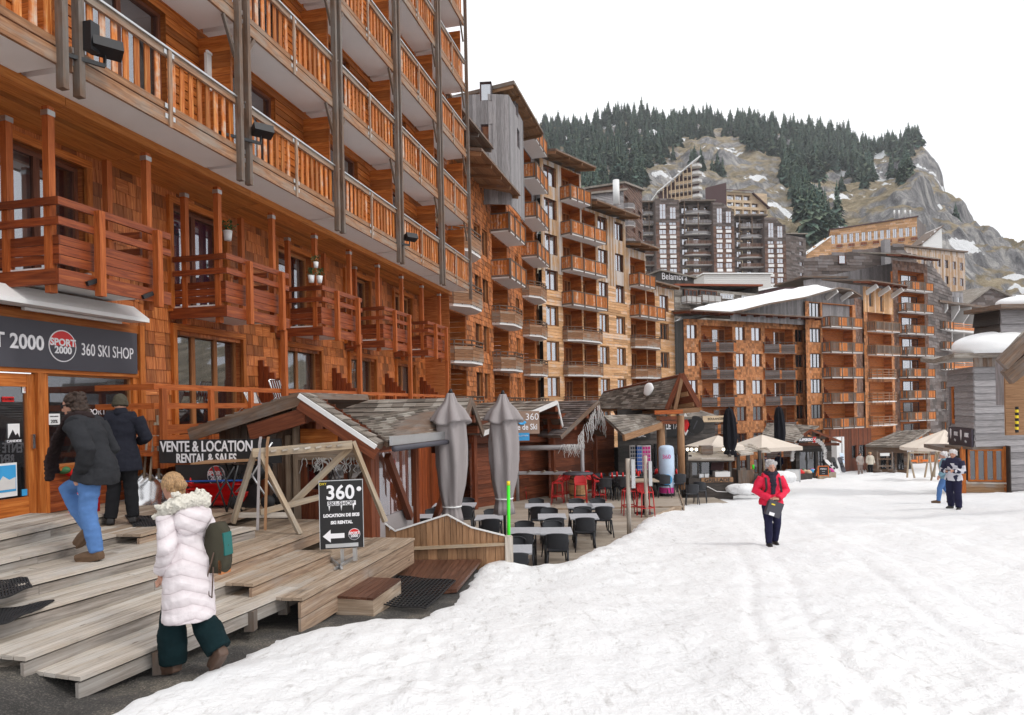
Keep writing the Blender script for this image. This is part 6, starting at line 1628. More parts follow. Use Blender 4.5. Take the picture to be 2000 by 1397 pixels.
mb = MB(); mb.poly([FR.P(u0 + .05, z0 + .12, .088), FR.P(u1 - .05, z0 + .12, .088), FR.P((u0 + u1) / 2 + .1, z0 + .4, .088), FR.P((u0 + u1) / 2 - .05, z0 + .3, .088)], FR.e, Z, FR.n * -.004); mb.part('mountain', M['blue'], t)
poster('small white framed notice left of the blue mountain poster', 917, 930, 880, 900, 'offwhite', 'notice')
poster('dark calendar poster under the blue mountain poster', 936, 960, 912, 928, 'signblack')
t = thing('ski_school_emblem', 'round blue emblem with white letters on the ski school wall', 'sign', FR.P(*FR.uz(925, 917, .08))); u, z = FR.uz(925, 917, .09); mb = MB(); disc(mb, FR.P(u, z, .09), .16, FR.e, Z, FR.n, .03); mb.part('disc', M['blue'], t); text('ESI', .15, t, FR.M(u, z, .095))
rk = thing('ski_rack', 'grey round log ski rack with pegs before the ski school', 'rack', atz(1075, 965, ZT)); Yk = 25.4
mb = MB(); mb.tube([at(1006, 876, Yk), at(1141, 873, Yk + .4)], .095, 12); mb.part('top_log', M['greyboard'], rk)
mb = MB(); mb.bar(at(1006, 924, Yk), at(1132, 924, Yk + .4), .06, .12); mb.part('rail', M['greyboard'], rk)
for px in (1009, 1137): mb = MB(); a = at(px, 878, Yk + .1); mb.tube([a, V((a.x, a.y, ZT))], .07, 10); mb.part('post', M['greyboard'], rk)
for px in (1030, 1058, 1082, 1108): mb = MB(); a = at(px, 922, Yk + .1); mb.tube([a, a + V((.1, -.3, .06))], .028, 8); mb.part('peg', M['palewood'], rk)
def icicles(label, pts, n, ln, seed):
 t = thing('light_curtain', label, 'lights', pts[0], 'icicle light curtains'); mb = MB(); rnd = random.Random(seed)
 for i in range(n):
  q = rnd.random() * (len(pts) - 1); k = int(q); a = pts[k] + (pts[k + 1] - pts[k]) * (q - k) + V((rnd.uniform(-.05, .05), rnd.uniform(-.1, .1), 0)); l = ln * rnd.uniform(.4, 1); p = [a]
  for s_ in range(5): p.append(p[-1] + V((rnd.uniform(-.05, .05), rnd.uniform(-.05, .05), -l / 5)))
  mb.tube(p, .007, 4)
 mb.part('strands', M['offwhite'], t)
icicles('icicle lights hanging from the ribbed roof hut', [at(1130, 855, 25.2), at(1150, 820, 26), at(1168, 790, 26.8), at(1180, 820, 27.5)], 70, .8, 1)
icicles('icicle lights under the eave right of the ski school', [at(1098, 868, 25), at(1128, 868, 25.3)], 30, .5, 2)
icicles('icicle lights on the beam of the weathered hut behind the sign board', [FHb.P(cn + .2, -.75, .2), FHb.P(c2_, -.75, .2)], 30, .25, 3)
Ys = 28
sh = thing('entrance_shelter', 'open timber shelter with a steep shingled roof and one snow patch', 'shelter', V((*gxy(1300, Ys), ZT)))
ra, rb_ = at(1331, 730, Ys), at(1180, 764, Ys + 3.2); la, lb_ = at(1302, 800, Ys + .2), at(1160, 798, Ys + 3)
r2 = at(1366, 795, Ys); r2b = r2 + (rb_ - ra)
mb = MB(); slab(mb, la, ra, rb_, lb_, .1); slab(mb, r2, ra, rb_, r2b, .1); mb.part('roof', M['hutred'], sh)
mb = MB(); patch(mb, lb_, la, ra, rb_, 15, 16, .03, 5); patch(mb, r2, r2b, rb_, ra, 15, 12, .03, 6); mb.part('shingles', M['roofshake'], sh)
mb = MB(); o_ = V((0, -.05, 0)); mb.bar(la + o_, ra + o_, .05, .2); mb.bar(ra + o_, r2 + o_, .05, .2); mb.part('bargeboard', M['hutred'], sh)
mb = MB()
for q in (.3, .62): mb.bar(la + (ra - la) * q - Z * .3, rb_ + (lb_ - rb_) * (1 - q) - Z * .3, .14, .18); mb.bar(r2 + (ra - r2) * q - Z * .3, r2b + (rb_ - r2b) * q - Z * .3, .14, .18)
mb.bar(la - Z * .12, r2 - Z * .1, .16, .2); mb.bar(at(1318, 800, Ys), at(1331, 740, Ys), .14, .14); mb.part('truss', M['fence'], sh)
for px, w in ((1290, .17), (1329, .15)): mb = MB(); a = at(px, 812, Ys); mb.tube([a, V((a.x, a.y, ZT))], w, 12); mb.part('log_post', M['fence'], sh)
mb = MB(); c = at(1267, 761, Ys + .9); nr = (la - ra).cross(rb_ - ra).normalized(); nr = nr if nr.z > 0 else -nr; d1 = (ra - la).normalized(); d2 = nr.cross(d1)
mb.dome(c + nr * .02, (.3, .24, .1), 3, Matrix((d1, d2, nr)).transposed(), 26, 7, .22); mb.part('snow_patch', M['snowclean'], sh)
a, b = at(1289, 829, Ys - .3), at(1322, 829, Ys - .3)
t, f, L = board('hanging_sign', 'carved wooden sign hanging between the log posts of the shelter', a, b, at(1300, 813, Ys).z, a.z, 'hutred'); text('les Hautes Roches', L * .13, t, f.M(L / 2, (a.z + at(1300, 813, Ys).z) / 2, .01), 'darkboard')
mb = MB(); mb.bar(at(1278, 806, Ys - .3), at(1333, 804, Ys - .3), .16, .16); mb.part('beam', M['post'], sh)
A, B, C, D = at(1218, 850, 25.5), at(1292, 826, 27.5), at(1285, 808, 29.5), at(1178, 812, 27.5); mb = MB(); patch(mb, A, B, C, D, 8, 8, .03, 9); slab(mb, A, B, C, D, .08); t = thing('porch_roof', 'low sloping porch roof left of the steep shelter', 'roof', A); mb.part('covering', M['roofshake'], t); mb = MB(); mb.bar(A - Z * .1, B - Z * .1, .1, .24); mb.part('edge_beam', M['fence'], t)
def front(label, pl, pr, Yl, Yr, yt, yb, mat, style='plank_h', name='village_shop', wins=()):
 f, L = fac2(gxy(pl, Yl), gxy(pr, Yr)); z1, z0 = at(pl, yt, Yl).z, at(pl, yb, Yl).z; t = thing(name, label, 'shop', f.P(L / 2, z0)); hs = [(L * a, L * b, z0 + (z1 - z0) * c, z0 + (z1 - z0) * d) for a, b, c, d in wins]
 wall_mb(f, 0, L, z0, z1, hs, style, .22, seed=int(pl)).part('wall', M[mat], t)
 for h in hs: window(f, t, *h, -.1, 2, 'black', 'curtain', None, 'glass_dark', 'shop_window', .06, back=1.2)
 return t, f, L, z0, z1
t, f, L, z0, z1 = front('tobacco shop front with a black TABAC sign and postcard racks', 1205, 1300, 29, 31, 800, 975, 'darkboard', wins=[(.3, .6, .05, .55), (.65, .95, .05, .6)])
zs_ = at(1245, 852, 30).z; mb = MB(); fb(f, mb, f.u(1222, 850), f.u(1266, 850), zs_ - .12, zs_ + .17, .05, .12); s_ = mb.part('sign_board', M['signblack'], t); text('TABAC', .26, s_, f.M(f.u(1245, 850), zs_ + .04, .125), xs=1.0)
for k, (px, w) in enumerate(((1238, .3), (1248, .28), (1263, .36))):
 p = at(px, 930, 27.6); rk_ = thing('postcard_rack', 'postcard rack %s before the tobacco shop' % ('with pale cards at the left', 'narrow and white in the middle', 'with blue and red cards at the right')[k], 'rack', V((p.x, p.y, ZT)), 'postcard racks')
 mb = MB(); mb.boxa(V((p.x, p.y, at(px, 897, 27.6).z)), V((w / 2, 0, 0)), V((0, .05, 0)), Z * .55); mb.part('panel', M['offwhite'], rk_); mb = MB(); rnd = random.Random(k)
 for r in range(7):
  for c in range(3): mb.boxa(V((p.x + (c - 1) * w * .3, p.y - .06, at(px, 897, 27.6).z - .48 + r * .155)), V((w * .12, 0, 0)), V((0, .006, 0)), Z * .06)
 mb.part('cards', M[('signgrey', 'blue', 'magenta')[k]], rk_); mb = MB(); mb.tube([V((p.x, p.y + .05, ZT)), V((p.x, p.y + .05, at(px, 870, 27.6).z))], .03, 6); mb.part('stand', M['metal'], rk_)
t, f, L, z0, z1 = front('restaurant front with a dark sign under a grey shingled canopy', 1296, 1395, 33, 35, 815, 960, 'darkboard', wins=[(.1, .4, .1, .5), (.5, .95, .1, .62)])
zs_ = at(1320, 832, 33.5).z; mb = MB(); fb(f, mb, f.u(1294, 830), f.u(1348, 830), zs_ - .5, zs_ + .42, .05, .2); s_ = mb.part('sign_board', M['signblack'], t); text('LE TABALU', .42, s_, f.M(f.u(1318, 830), zs_, .21), xs=.8, bold=.01)
t = thing('tobacco_sign', 'red diamond shaped tobacco sign with a white rim', 'sign', at(1339, 829, 33)); c = at(1339, 829, 32.6); mb = MB()
for r, m_, o in ((1, 'white', 0), (.72, 'red', -.04)):
 mb = MB(); mb.poly([c + V((dx * .24 * r, o, dz * .54 * r)) for dx, dz in ((0, -1), (.6, -.5), (1, 0), (.6, .5), (0, 1), (-.6, .5), (-1, 0), (-.6, -.5))], V((1, 0, 0)), Z, V((0, .05, 0))); mb.part('plate' if m_ == 'white' else 'core', M[m_], t)
t = thing('round_sign', 'round black sign right of the red diamond', 'sign', at(1358, 830, 33)); c = at(1358, 830, 32.6); mb = MB(); disc(mb, c, .43, V((1, 0, 0)), Z, V((0, -1, 0)), .08); mb.part('disc', M['signblack'], t); mb = MB(); mb.bar(c + V((-.1, -.01, -.2)), c + V((.1, -.01, .2)), .01, .05); mb.part('stroke', M['signgrey'], t)
A, B, C, D = at(1330, 816, 32), at(1400, 812, 34), at(1350, 797, 37), at(1318, 798, 36); t = thing('canopy_roof', 'grey shingled canopy above the bakery sign', 'roof', A); mb = MB(); patch(mb, A, B, C, D, 9, 9, .03, 12); slab(mb, A, B, C, D, .1); mb.part('covering', M['roofshake'], t)
a, b = at(1373, 825, 33), at(1420, 822, 33.4); t, f, L = board('bakery_sign', 'cream bakery sign board with black lettering', a, b, at(1373, 813, 33).z, a.z, 'cream'); text('BOULANGERIE', L * .12, t, f.M(L * .57, (a.z + at(1373, 813, 33).z) / 2, .01), 'signblack', xs=.95)
p = atz(1303, 968, ZT + .05); t = thing('inflatable_column', 'white and blue inflatable advertising column with a magenta foot on the raised platform', 'column', p); tp_ = at(1301, 870, p.y); r = .285; H = (tp_ - p).length
def ring_mb(z0, z1, rr, k=28, cap=False):
 mb = MB(); mb.sm = True
 mb.loft([[p + (tp_ - p) * q + V((math.cos(2 * math.pi * i / k), math.sin(2 * math.pi * i / k), 0)) * rr for i in range(k)] for q in (z0, z1)], cap); return mb
mb = MB(); mb.sm = True; pf = [(0, .95), (.03, 1), (.9, 1), (.95, .96), (.985, .8), (1, .45), (1.003, .1)]
mb.loft([[p + (tp_ - p) * q + V((math.cos(2 * math.pi * i / 28), math.sin(2 * math.pi * i / 28), 0)) * r * s_ for i in range(28)] for q, s_ in pf]); M['ice'] = plain('pale blue print', (.5, .62, .8), .45, var=.3, scale=2); mb.part('body', M['ice'], t)
ring_mb(.06, .17, r + .004).part('magenta_band', M['magenta'], t); ring_mb(0, .055, r + .004).part('dark_band', M['signblack'], t)
c = p + (tp_ - p) * .33 + V((-.06, -r - .006, 0)); mb = MB(); disc(mb, c, .2, V((1, 0, 0)), Z, V((0, -1, 0)), .05); mb.part('emblem', M['cyan'], t); text('ESI', .2, t, axes(V((1, 0, 0)), V((0, -1, 0)), Z, c + V((0, -.008, 0))), bold=.004); text('360', .22, t, axes(V((1, 0, 0)), V((0, -1, 0)), Z, p + (tp_ - p) * .78 + V((-.06, -r - .01, 0))), 'magenta')
pf_ = thing('raised_platform', 'raised plank platform under the inflatable column', 'platform', atz(1330, 985, -3.55)); mb = MB()
for i in range(16): y = 23.2 + i * .42; mb.box(1.2 + .22 * i, 5.7 + .085 * i, y, y + .41, ZT - .02, ZT + .05)
mb.part('boards', M['terrace'], pf_); mb = MB(); mb.box(1.2, 5.65, 23.14, 23.19, ZT - .5, ZT + .05); mb.bar(V((5.74, 23.2, ZT - .15)), V((7.0, 29.5, ZT - .15)), .05, .42); mb.part('fascia', M['deck2'], pf_)
mb = MB()
for i in range(9): mb.box(5.8, 8.3 - .02 * i, 25.2 + i * .3, 25.49 + i * .3, -3.92, -3.84)
mb.box(5.8, 8.34, 25.14, 25.19, -4.4, -3.84); mb.part('lower_boards', M['terrace'], pf_)
dt = None; cdt = 0
for i, (px, py) in enumerate(((1195, 938), (1225, 930), (1270, 938), (1300, 940), (1262, 925))):
 p = at(px, py, 25.5 + i * .3); p.z = ZT + .05; t = thing('dining_table', 'dark dining table laid with red napkins, ' + ('at the left by the ski rack', 'with the white cloth', 'left of the inflatable column', 'behind the inflatable column', 'before the postcard racks')[i], 'table', p, 'laid dining tables')
 mb = MB(); mb.boxa(p + Z * .74, V((.6, 0, 0)), V((0, .4, 0)), Z * .02); mb.part('top', M['signblack' if i != 1 else 'white'], t); mb = MB()
 for x in (-.5, .5):
  for y in (-.3, .3): mb.tube([p + V((x, y, .73)), p + V((x, y, 0))], .02, 6)
 mb.part('leg', M['blackmetal'], t); mb = MB()
 for x in (-.4, 0, .4): mb.tube([p + V((x, -.1, .76)), p + V((x, -.1, .95))], [.05, .02], 6)
 mb.part('napkin', M['red'], t)
 for x in (-.35, .35): 
  for s in (-1, 1): place(cp_, True, p + V((x, s * .65, 0)), 0 if s > 0 else math.pi, 'dark chair %s the laid table %s, %s place' % ('before' if s < 0 else 'behind', ('by the ski rack', 'with white cloth', 'left of the column', 'behind the column', 'by the postcards')[i], 'left' if x < 0 else 'right'))
for k, (dx, dy, rz) in enumerate(((0, 0, .4), (.75, .8, .2))): p = at(1352, 985, 25.7) + V((dx * .7, dy, 0)); p.z = -3.84; place(cp_, True, p, rz + 2.6, ('dark chair standing on the platform corner right of the inflatable column', 'dark chair behind the platform corner beside the grill kiosk')[k])
def zat(px, py, Y): return at(px, py, Y).z
Fv = Fac(nf(0).P(8.95, 0), NN, -T)
u0, z0 = Fv.uz(311, 905); u1, z1 = Fv.uz(548, 857)
t = thing('rental_sign', 'wide black sign reading VENTE & LOCATION, RENTAL & SALES', 'sign', Fv.P((u0 + u1) / 2, z0)); mb = MB(); fb(Fv, mb, u0, u1, z0, z1, -.03, 0); mb.part('board', M['signblack'], t)
ua_, ub_ = Fv.uz(322, 875)[0], Fv.uz(486, 875)[0]; za = Fv.uz(400, 873)[1]; zb_ = Fv.uz(400, 896)[1]
text('VENTE & LOCATION', .225, t, Fv.M((ua_ + ub_) / 2, za, .006), xs=.76, bold=.004); text('RENTAL & SALES', .19, t, Fv.M((Fv.uz(344, 895)[0] + Fv.uz(463, 895)[0]) / 2, zb_, .006), xs=.74, bold=.004)
u0, z0 = Fv.uz(344, 990, -.05); u1, z1 = Fv.uz(500, 908, -.05); t2 = thing('emblem_board', 'black board with a red ball emblem behind the red sledges', 'sign', Fv.P((u0 + u1) / 2, z0, -.05)); mb = MB(); fb(Fv, mb, u0, u1, z0, z1, -.08, -.05); mb.part('board', M['signblack'], t2)
u, z = Fv.uz(422, 929, -.04); ball(t2, Fv, u, z, .15, -.045)
pz = -h1
for i in range(5):
 c = at(432, 985, 10.3); c = V((c.x + (i % 2) * .05 - .02, c.y, pz + .04 + i * .06)); t = thing('plastic_sledge', 'red plastic sledge, ' + ('lowest', 'second from the bottom', 'middle', 'second from the top', 'topmost')[i] + ' of the stack under the folding table', 'sledge', c, 'stack of red plastic sledges')
 mb = MB(); mb.sm = True; rings = []
 for k in range(9):
  x = -.48 + .96 * k / 8; w = .22 * (1 - abs(x / .5) ** 4) + .05; ring = []
  for j in range(11):
   a = -1 + 2 * j / 10; ring.append(c + V((x, a * w, .10 * abs(a) ** 3 + .12 * max(0, abs(x) - .34) / .14 * .5)))
  rings.append(ring)
 mb.loft(rings, False, False); mb.loft([[q - Z * .012 for q in r] for r in reversed(rings)], False, False); mb.part('shell', M['red'], t); mb = MB(); mb.tube([c + V((-.45, -.2, .13)), c + V((.45, -.2, .13))], .014, 6); mb.part('handle', M['blue' if i == 4 else 'red'], t)
t = thing('folding_table', 'folding table with a thin brown top and black crossed legs over the red sledges', 'table', at(425, 1000, 9.7)); mb = MB(); a, b = at(372, 908, 9.7), at(497, 901, 9.9); mb.hexa([a, b, b + V((0, .6, 0)), a + V((0, .6, 0)), a + Z * .025, b + Z * .025, b + V((0, .6, .025)), a + V((0, .6, .025))]); mb.part('top', M['fence'], t)
mb = MB()
for dy in (.05, .5):
 for p_, q_ in (((412, 912), (440, 988)), ((455, 912), (402, 985)), ((462, 910), (440, 996)), ((425, 912), (470, 985))): a, b = at(*p_, 9.7), at(*q_, 9.7); mb.tube([a + V((0, dy, 0)), V((b.x, b.y + dy, pz))], .014, 6)
mb.part('leg', M['blackmetal'], t)
for i, (px, lab) in enumerate(((288, 'front aluminium snow shovel with a long pale handle by the shop corner'), (312, 'second aluminium snow shovel behind the front one'), (278, 'snow shovel with only its wooden handle showing, left of the other two'))):
 Y = 10.6 + .25 * i; c = at(px, 984 if i < 2 else 975, Y); c.z = pz; top = at((303, 307, 288)[i], (826, 812, 842)[i], Y + .5)
 t = thing('snow_shovel', lab, 'shovel', c, 'snow shovels leaning on the shop corner'); mb = MB(); mb.sm = True; ax = (top - c).normalized(); sd = V((1, .1, 0)).normalized(); nr = sd.cross(ax); rings = []
 for k in range(9):
  q = k / 8; w = .2 * (1 - max(0, q - .62) / .38 * .85) if q > .62 else .2; w = max(w, .03); rings.append([c + ax * (.5 * q) + sd * (w * a) - nr * (.07 * (1 - a * a) * (1 - .5 * q)) * (1 if q > 0 else .5) for a in [-1 + j / 5 for j in range(11)]])
 mb.loft(rings, False, False); mb.part('blade', M['steel'], t); mb = MB(); mb.tube([c + ax * .4, top], .02, 8); mb.part('handle', M['palewood'], t)
c = at(505, 985, 10.2); c.z = -h1; t = thing('pushchair', 'black pushchair with grey tubes behind the wooden ski rack', 'pushchair', c)
mb = MB()
for s in (-.2, .2): mb.tube([c + V((-.25, s, .25)), c + V((.0, s, .5)), c + V((.28, s, .95))], .016, 6); mb.tube([c + V((.22, s, .12)), c + V((-.05, s, .55))], .016, 6)
mb.tube([c + V((.28, -.2, .95)), c + V((.28, .2, .95))], .018, 6); mb.part('frame', M['metal'], t)
mb = MB(); mb.ell(c + V((0, 0, .5)), (.26, .2, .12), 12, 7, Matrix.Rotation(-.6, 3, 'Y')); mb.ell(c + V((.08, 0, .75)), (.16, .2, .13), 12, 7); mb.part('seat', M['black'], t)
for x in (-.25, .22):
 for s in (-.22, .22): mb = MB(); mb.tube([c + V((x, s - .025, .1)), c + V((x, s + .025, .1))], .1, 14); mb.part('wheel', M['rubber'], t)
t = thing('ski_rack', 'pale raw timber A frame ski rack with a notched top beam', 'rack', atz(540, 1040, -h3))
f1, f2 = atz(586, 1044, -h3), atz(455, 1020, -h2); Ya, Yb_ = f1.y, f2.y
tl, tr_ = at(503, 884, (Ya + Yb_) / 2), at(689, 868, (Ya + Yb_) / 2 + .75)
mb = MB(); e_ = (tr_ - tl).normalized(); mb.bar(tl + V((0, -.06, 0)) - e_ * .05, tr_ + V((0, -.06, 0)), .05, .12)
mb.part('top_beam', M['palewood'], t)
mb = MB()
for k in range(7): q = tl + (tr_ - tl) * (.18 + .115 * k) + V((0, -.11, .0)); mb.bar(q - e_ * .035, q + e_ * .045 + Z * .012, .03, .022)
mb.part('ski_rest', M['deck'], t)
g1, g2 = at(752, 1000, Ya + .9), at(572, 988, Yb_ + 1.0); g1.z = -h3; g2.z = -h2 + .0
for a, b, lab in ((tl, f1, 0), (tl, f2, 0), (tr_, g1, 0), (tr_ + V((0, .06, 0)), at(494, 992, Yb_ + .4), 0)): pass
for a, b in ((tl, f1), (tl - e_ * .03, f2), (tr_, g1)): mb = MB(); mb.bar(a + Z * .04, b, .055, .1, (b - a).cross(e_).normalized() if False else e_.cross(b - a).normalized()); mb.part('leg', M['palewood'], t)
mb = MB(); mb.bar(tr_ + V((0, .05, 0)), at(570, 985, Yb_ + .5), .055, .1); mb.part('brace', M['palewood'], t)
mb = MB(); mb.bar(at(508, 1001, Ya + .3), at(640, 967, Ya + 1.0), .05, .08); mb.part('rail', M['palewood'], t); mb = MB(); mb.bar(at(466, 1006, Yb_), at(562, 1006, Yb_ + .2), .05, .07); mb.part('cross_bar', M['deck'], t)
for px, mt, lab in ((507, 'umbgrey', 'pair of narrow skis with grey tips leaning in the timber rack'), (522, 'fence', 'pair of narrow skis with reddish tips leaning in the timber rack')):
 s_ = thing('ski', lab, 'ski', at(px - 2, 1040, 9.3), 'skis leaning in the timber rack'); mb = MB(); a, b = at(px - 4, 1036, 9.2), at(px, 868, 9.4); a.z = max(a.z, -h3); mb.bar(a, b, .035, .012, V((0, 1, 0))); mb.bar(b, b + V((0, .05, .1)), .035, .012, V((0, 1, 0))); mb.part('body', M[mt], s_)
Yd = 8.8; pA, pB = at(626, 1072, Yd), at(710, 1072, Yd + .12); zt_ = zat(668, 940, Yd); zb_ = zat(668, 1073, Yd)
e = (pB - pA); e.z = 0; L = e.length; e.normalize(); fA = Fac(V((pA.x, pA.y, 0)), e, V((e.y, -e.x, 0)))
t = thing('pavement_board', 'black A board with a white arrow and ski rental lettering on the brown deck', 'sign', fA.P(L / 2, -h5)); mb = MB(); fb(fA, mb, 0, L, zb_, zt_, -.03, 0); mb.part('panel', M['signblack'], t)
mb = MB(); 
for u0, u1, z0, z1 in ((-.008, L + .008, zt_, zt_ + .01), (-.008, 0, zb_, zt_), (L, L + .008, zb_, zt_)): fb(fA, mb, u0, u1, z0, z1, -.03, .006)
mb.part('edge', M['metal'], t); hh = zt_ - zb_; Zf = lambda q: zb_ + hh * q
text('360', hh * .29, t, fA.M(L * .48, Zf(.82), .006), xs=.95, bold=.006); text('SKI-SHOP', hh * .085, t, fA.M(L * .5, Zf(.665), .012), 'signblack', xs=1.05)
mb = MB(); fb(fA, mb, L * .18, L * .84, Zf(.635), Zf(.7), 0, .008); mb.part('white_bar', M['lettering'], t); mb = MB()
for q in (.22, .5, .78): mb.tube([fA.P(L * q, Zf(.64), .004), fA.P(L * q, Zf(.56), .004)], [.012, .002], 6)
mb.part('icicle', M['lettering'], t)
text('LOCATION DE SKIS', hh * .062, t, fA.M(L / 2, Zf(.49), .006), xs=.95, bold=.003); text('SKI RENTAL', hh * .062, t, fA.M(L / 2, Zf(.385), .006), xs=.95, bold=.003)
mb = MB(); mb.poly([fA.P(u * L, Zf(z), .006) for u, z in ((.06, .19), (.24, .095), (.24, .155), (.56, .155), (.56, .225), (.24, .225), (.24, .285))], fA.e, Z, fA.n * -.005); mb.part('arrow', M['lettering'], t)
ball(t, fA, L * .79, Zf(.2), hh * .085, .003); mb = MB(); fb(fA, mb, L * .12, L * .88, Zf(.02), Zf(.075), 0, .02); mb.part('clamp', M['metal'], t)
text('OXY', hh * .05, t, fA.M(L * .08, Zf(.96), .006), 'yellow'); mb = MB(); disc(mb, fA.P(L * .92, Zf(.87), .004), .03, fA.e, Z, fA.n, .004); mb.part('round_mark', M['lettering'], t)
mb = MB(); m_ = fA.P(L * .8, -h5 + .03, 0); mb.bar(fA.P(L * .5, zb_ - .01, 0), V((*fA.P(L * .5, 0, 0)[:2], -h5)), .04, .03); mb.bar(fA.P(L * .8, -h5 + .02, -.25), fA.P(L * .35, -h5 + .02, .4), .03, .03); mb.bar(fA.P(L * .2, -h5 + .02, -.25), fA.P(L * .5, -h5 + .02, .4), .03, .03); mb.bar(fA.P(L * .8, zb_, 0), fA.P(L * .8, -h5 + .02, 0), .05, .05); mb.part('stand', M['metal'], t)
c = atz(165, 1000, -h0 + .0); t = thing('tote_bag', 'red bag with white lettering standing on the top step by the shop window', 'bag', c); mb = MB(); mb.box(c.x - .17, c.x + .17, c.y - .06, c.y + .06, c.z, c.z + .42); mb.part('body', M['red'], t); text('SPORT\n2000', .11, t, axes(V((1, 0, 0)), V((0, -1, 0)), Z, c + V((0, -.065, .26))))
u, z = FS.uz(128, 918, .1); t = thing('soft_toy', 'green and red soft cushion on the shop window sill', 'cushion', FS.P(u, z, .1)); mb = MB(); mb.ell(FS.P(u - .04, z, .1), (.11, .07, .06)); mb.part('green_half', M['green_leaf'], t); mb = MB(); mb.ell(FS.P(u + .1, z - .05, .1), (.1, .07, .06)); mb.part('red_half', M['red'], t)
Yk = 28.5; a, b = at(1346, 972, Yk), at(1432, 972, Yk); g = G((a.x + b.x) / 2, Yk); t = thing('grill_kiosk', 'dark timber grill kiosk with a pale shingled roof and a carved GRILLADE board', 'kiosk', V(((a.x + b.x) / 2, Yk, g)))
fk = Fac(V((a.x, Yk, 0)), V((1, 0, 0)), V((0, -1, 0))); Lk = b.x - a.x; zz_ = lambda py: zat(1390, py, Yk)
mb = MB(); mb.box(a.x, b.x, Yk, Yk + 1.3, g - .3, zz_(934)); mb.part('counter_base', M['darkboard'], t)
mb = MB(); fb(fk, mb, Lk * .28, Lk * 1.0, zz_(942), zz_(933), 0, .05); mb.part('name_board', M['fence'], t); text('GRILLADE', .2, t, fk.M(Lk * .64, zz_(938), .055), 'darkboard', xs=1.2, bold=.006)
for u in (.05, .95):
 for y in (0, 1.1): mb = MB(); mb.bar(V((a.x + Lk * u, Yk + y + .05, zz_(934))), V((a.x + Lk * u, Yk + y + .05, zz_(888))), .1, .1); mb.part('post', M['darkboard'], t)
mb = MB(); fb(fk, mb, -.02, Lk + .02, zz_(903), zz_(897), -.1, .02); mb.part('lintel', M['darkboard'], t)
mb = MB(); A, B, C, D = at(1344, 897, Yk - .2), at(1434, 897, Yk - .2), at(1432, 883, Yk + .9), at(1344, 884, Yk + .9); patch(mb, A, B, C, D, 6, 6, .04, 3); slab(mb, A, B, C, D, .06); mb.part('roof', M['deck'], t)
mb = MB(); mb.box(at(1375, 880, Yk).x, at(1397, 880, Yk).x, Yk + .3, Yk + .8, zz_(888), zz_(872)); mb.part('vent_box', M['weathered'], t)
mb = MB(); fb(fk, mb, Lk * .6, Lk * .94, zz_(932), zz_(922), -.35, .02); mb.part('steel_box', M['offwhite'], t)
mb = MB()
for u in (.3, .42): mb.boxa(V((a.x + Lk * u, Yk + .15, zz_(930))), V((.09, 0, 0)), V((0, .1, 0)), Z * .09)
mb.part('bowl', M['metal'], t); mb = MB(); mb.bar(V((a.x + Lk * .7, Yk + .4, zz_(920))), V((a.x + Lk * .8, Yk + .7, zz_(900))), .5, .03); mb.part('lid', M['maroon'], t)
mb = MB(); mb.tube([at(1362, 951, Yk - .05), at(1383, 951, Yk - .08), at(1400, 960, Yk - .08), at(1420, 961, Yk - .08), at(1432, 953, Yk - .05)], .02, 6); mb.part('rope', M['offwhite'], t)
for k, px in enumerate((1343, 1351, 1360, 1413)):
 c = at(px, 878, Yk + .6); t = thing('festoon_bulb', 'glowing round bulb over the grill kiosk, ' + ('leftmost of the row', 'second of the row', 'third of the row', 'alone at the right')[k], 'lamp', c, 'festoon bulbs over the kiosk'); mb = MB(); mb.ell(c, (.06, .06, .07), 10, 7); M.setdefault('bulb', plain('lit bulb', (.9, .85, .7), .4, emit=((1, .9, .7), 4))); mb.part('globe', M['bulb'], t); mb = MB(); mb.tube([c + Z * .05, c + Z * .12], .03, 8); mb.part('cap', M['black'], t)
Y2 = 31; t = thing('serving_hut', 'dark open serving hut with stepped pale board roofs right of the grill kiosk', 'kiosk', V((at(1470, 960, Y2).x, Y2, G(at(1470, 960, Y2).x, Y2))))
mb = MB(); 
for (A, B, C, D) in ((at(1447, 889, Y2 - .4), at(1472, 886, Y2), at(1455, 871, Y2 + 1), at(1430, 875, Y2 + .6)), (at(1462, 883, Y2 + .3), at(1484, 878, Y2 + .7), at(1464, 866, Y2 + 1.6), at(1449, 870, Y2 + 1.2)), (at(1484, 882, Y2 + .2), at(1505, 883, Y2 + .2), at(1497, 874, Y2 + 1), at(1478, 876, Y2 + 1))): patch(mb, A, B, C, D, 5, 4, .04, 4); slab(mb, A, B, C, D, .05)
mb.part('roof', M['deck'], t)
for px, y0, y1 in ((1443, 960, 888), (1485, 950, 880), (1462, 940, 885)): mb = MB(); p = at(px, y0, Y2); mb.bar(p, V((p.x, p.y, zat(px, y1, Y2))), .13, .13); mb.part('post', M['darkboard'], t)
mb = MB(); p, q = at(1444, 955, Y2 - .2), at(1478, 942, Y2 + .4); mb.box(p.x, q.x - .3, Y2 - .1, Y2 + .9, p.z - .3, zat(1450, 918, Y2)); mb.part('counter', M['weathered'], t)
mb = MB(); p, q = at(1452, 963, Y2 - .3), at(1492, 935, Y2 - .1); mb.poly([at(1452, 965, Y2 - .3), at(1500, 950, Y2 - .3), at(1494, 922, Y2 - .3), at(1480, 930, Y2 - .3)], V((1, 0, 0)), Z, V((0, .1, 0))); mb.part('ramp_board', M['darkboard'], t)
mb = MB(); p = at(1471, 908, Y2); mb.tube([p - Z * .2, p], .05, 8); mb.part('green_bottle', M['green'], t)
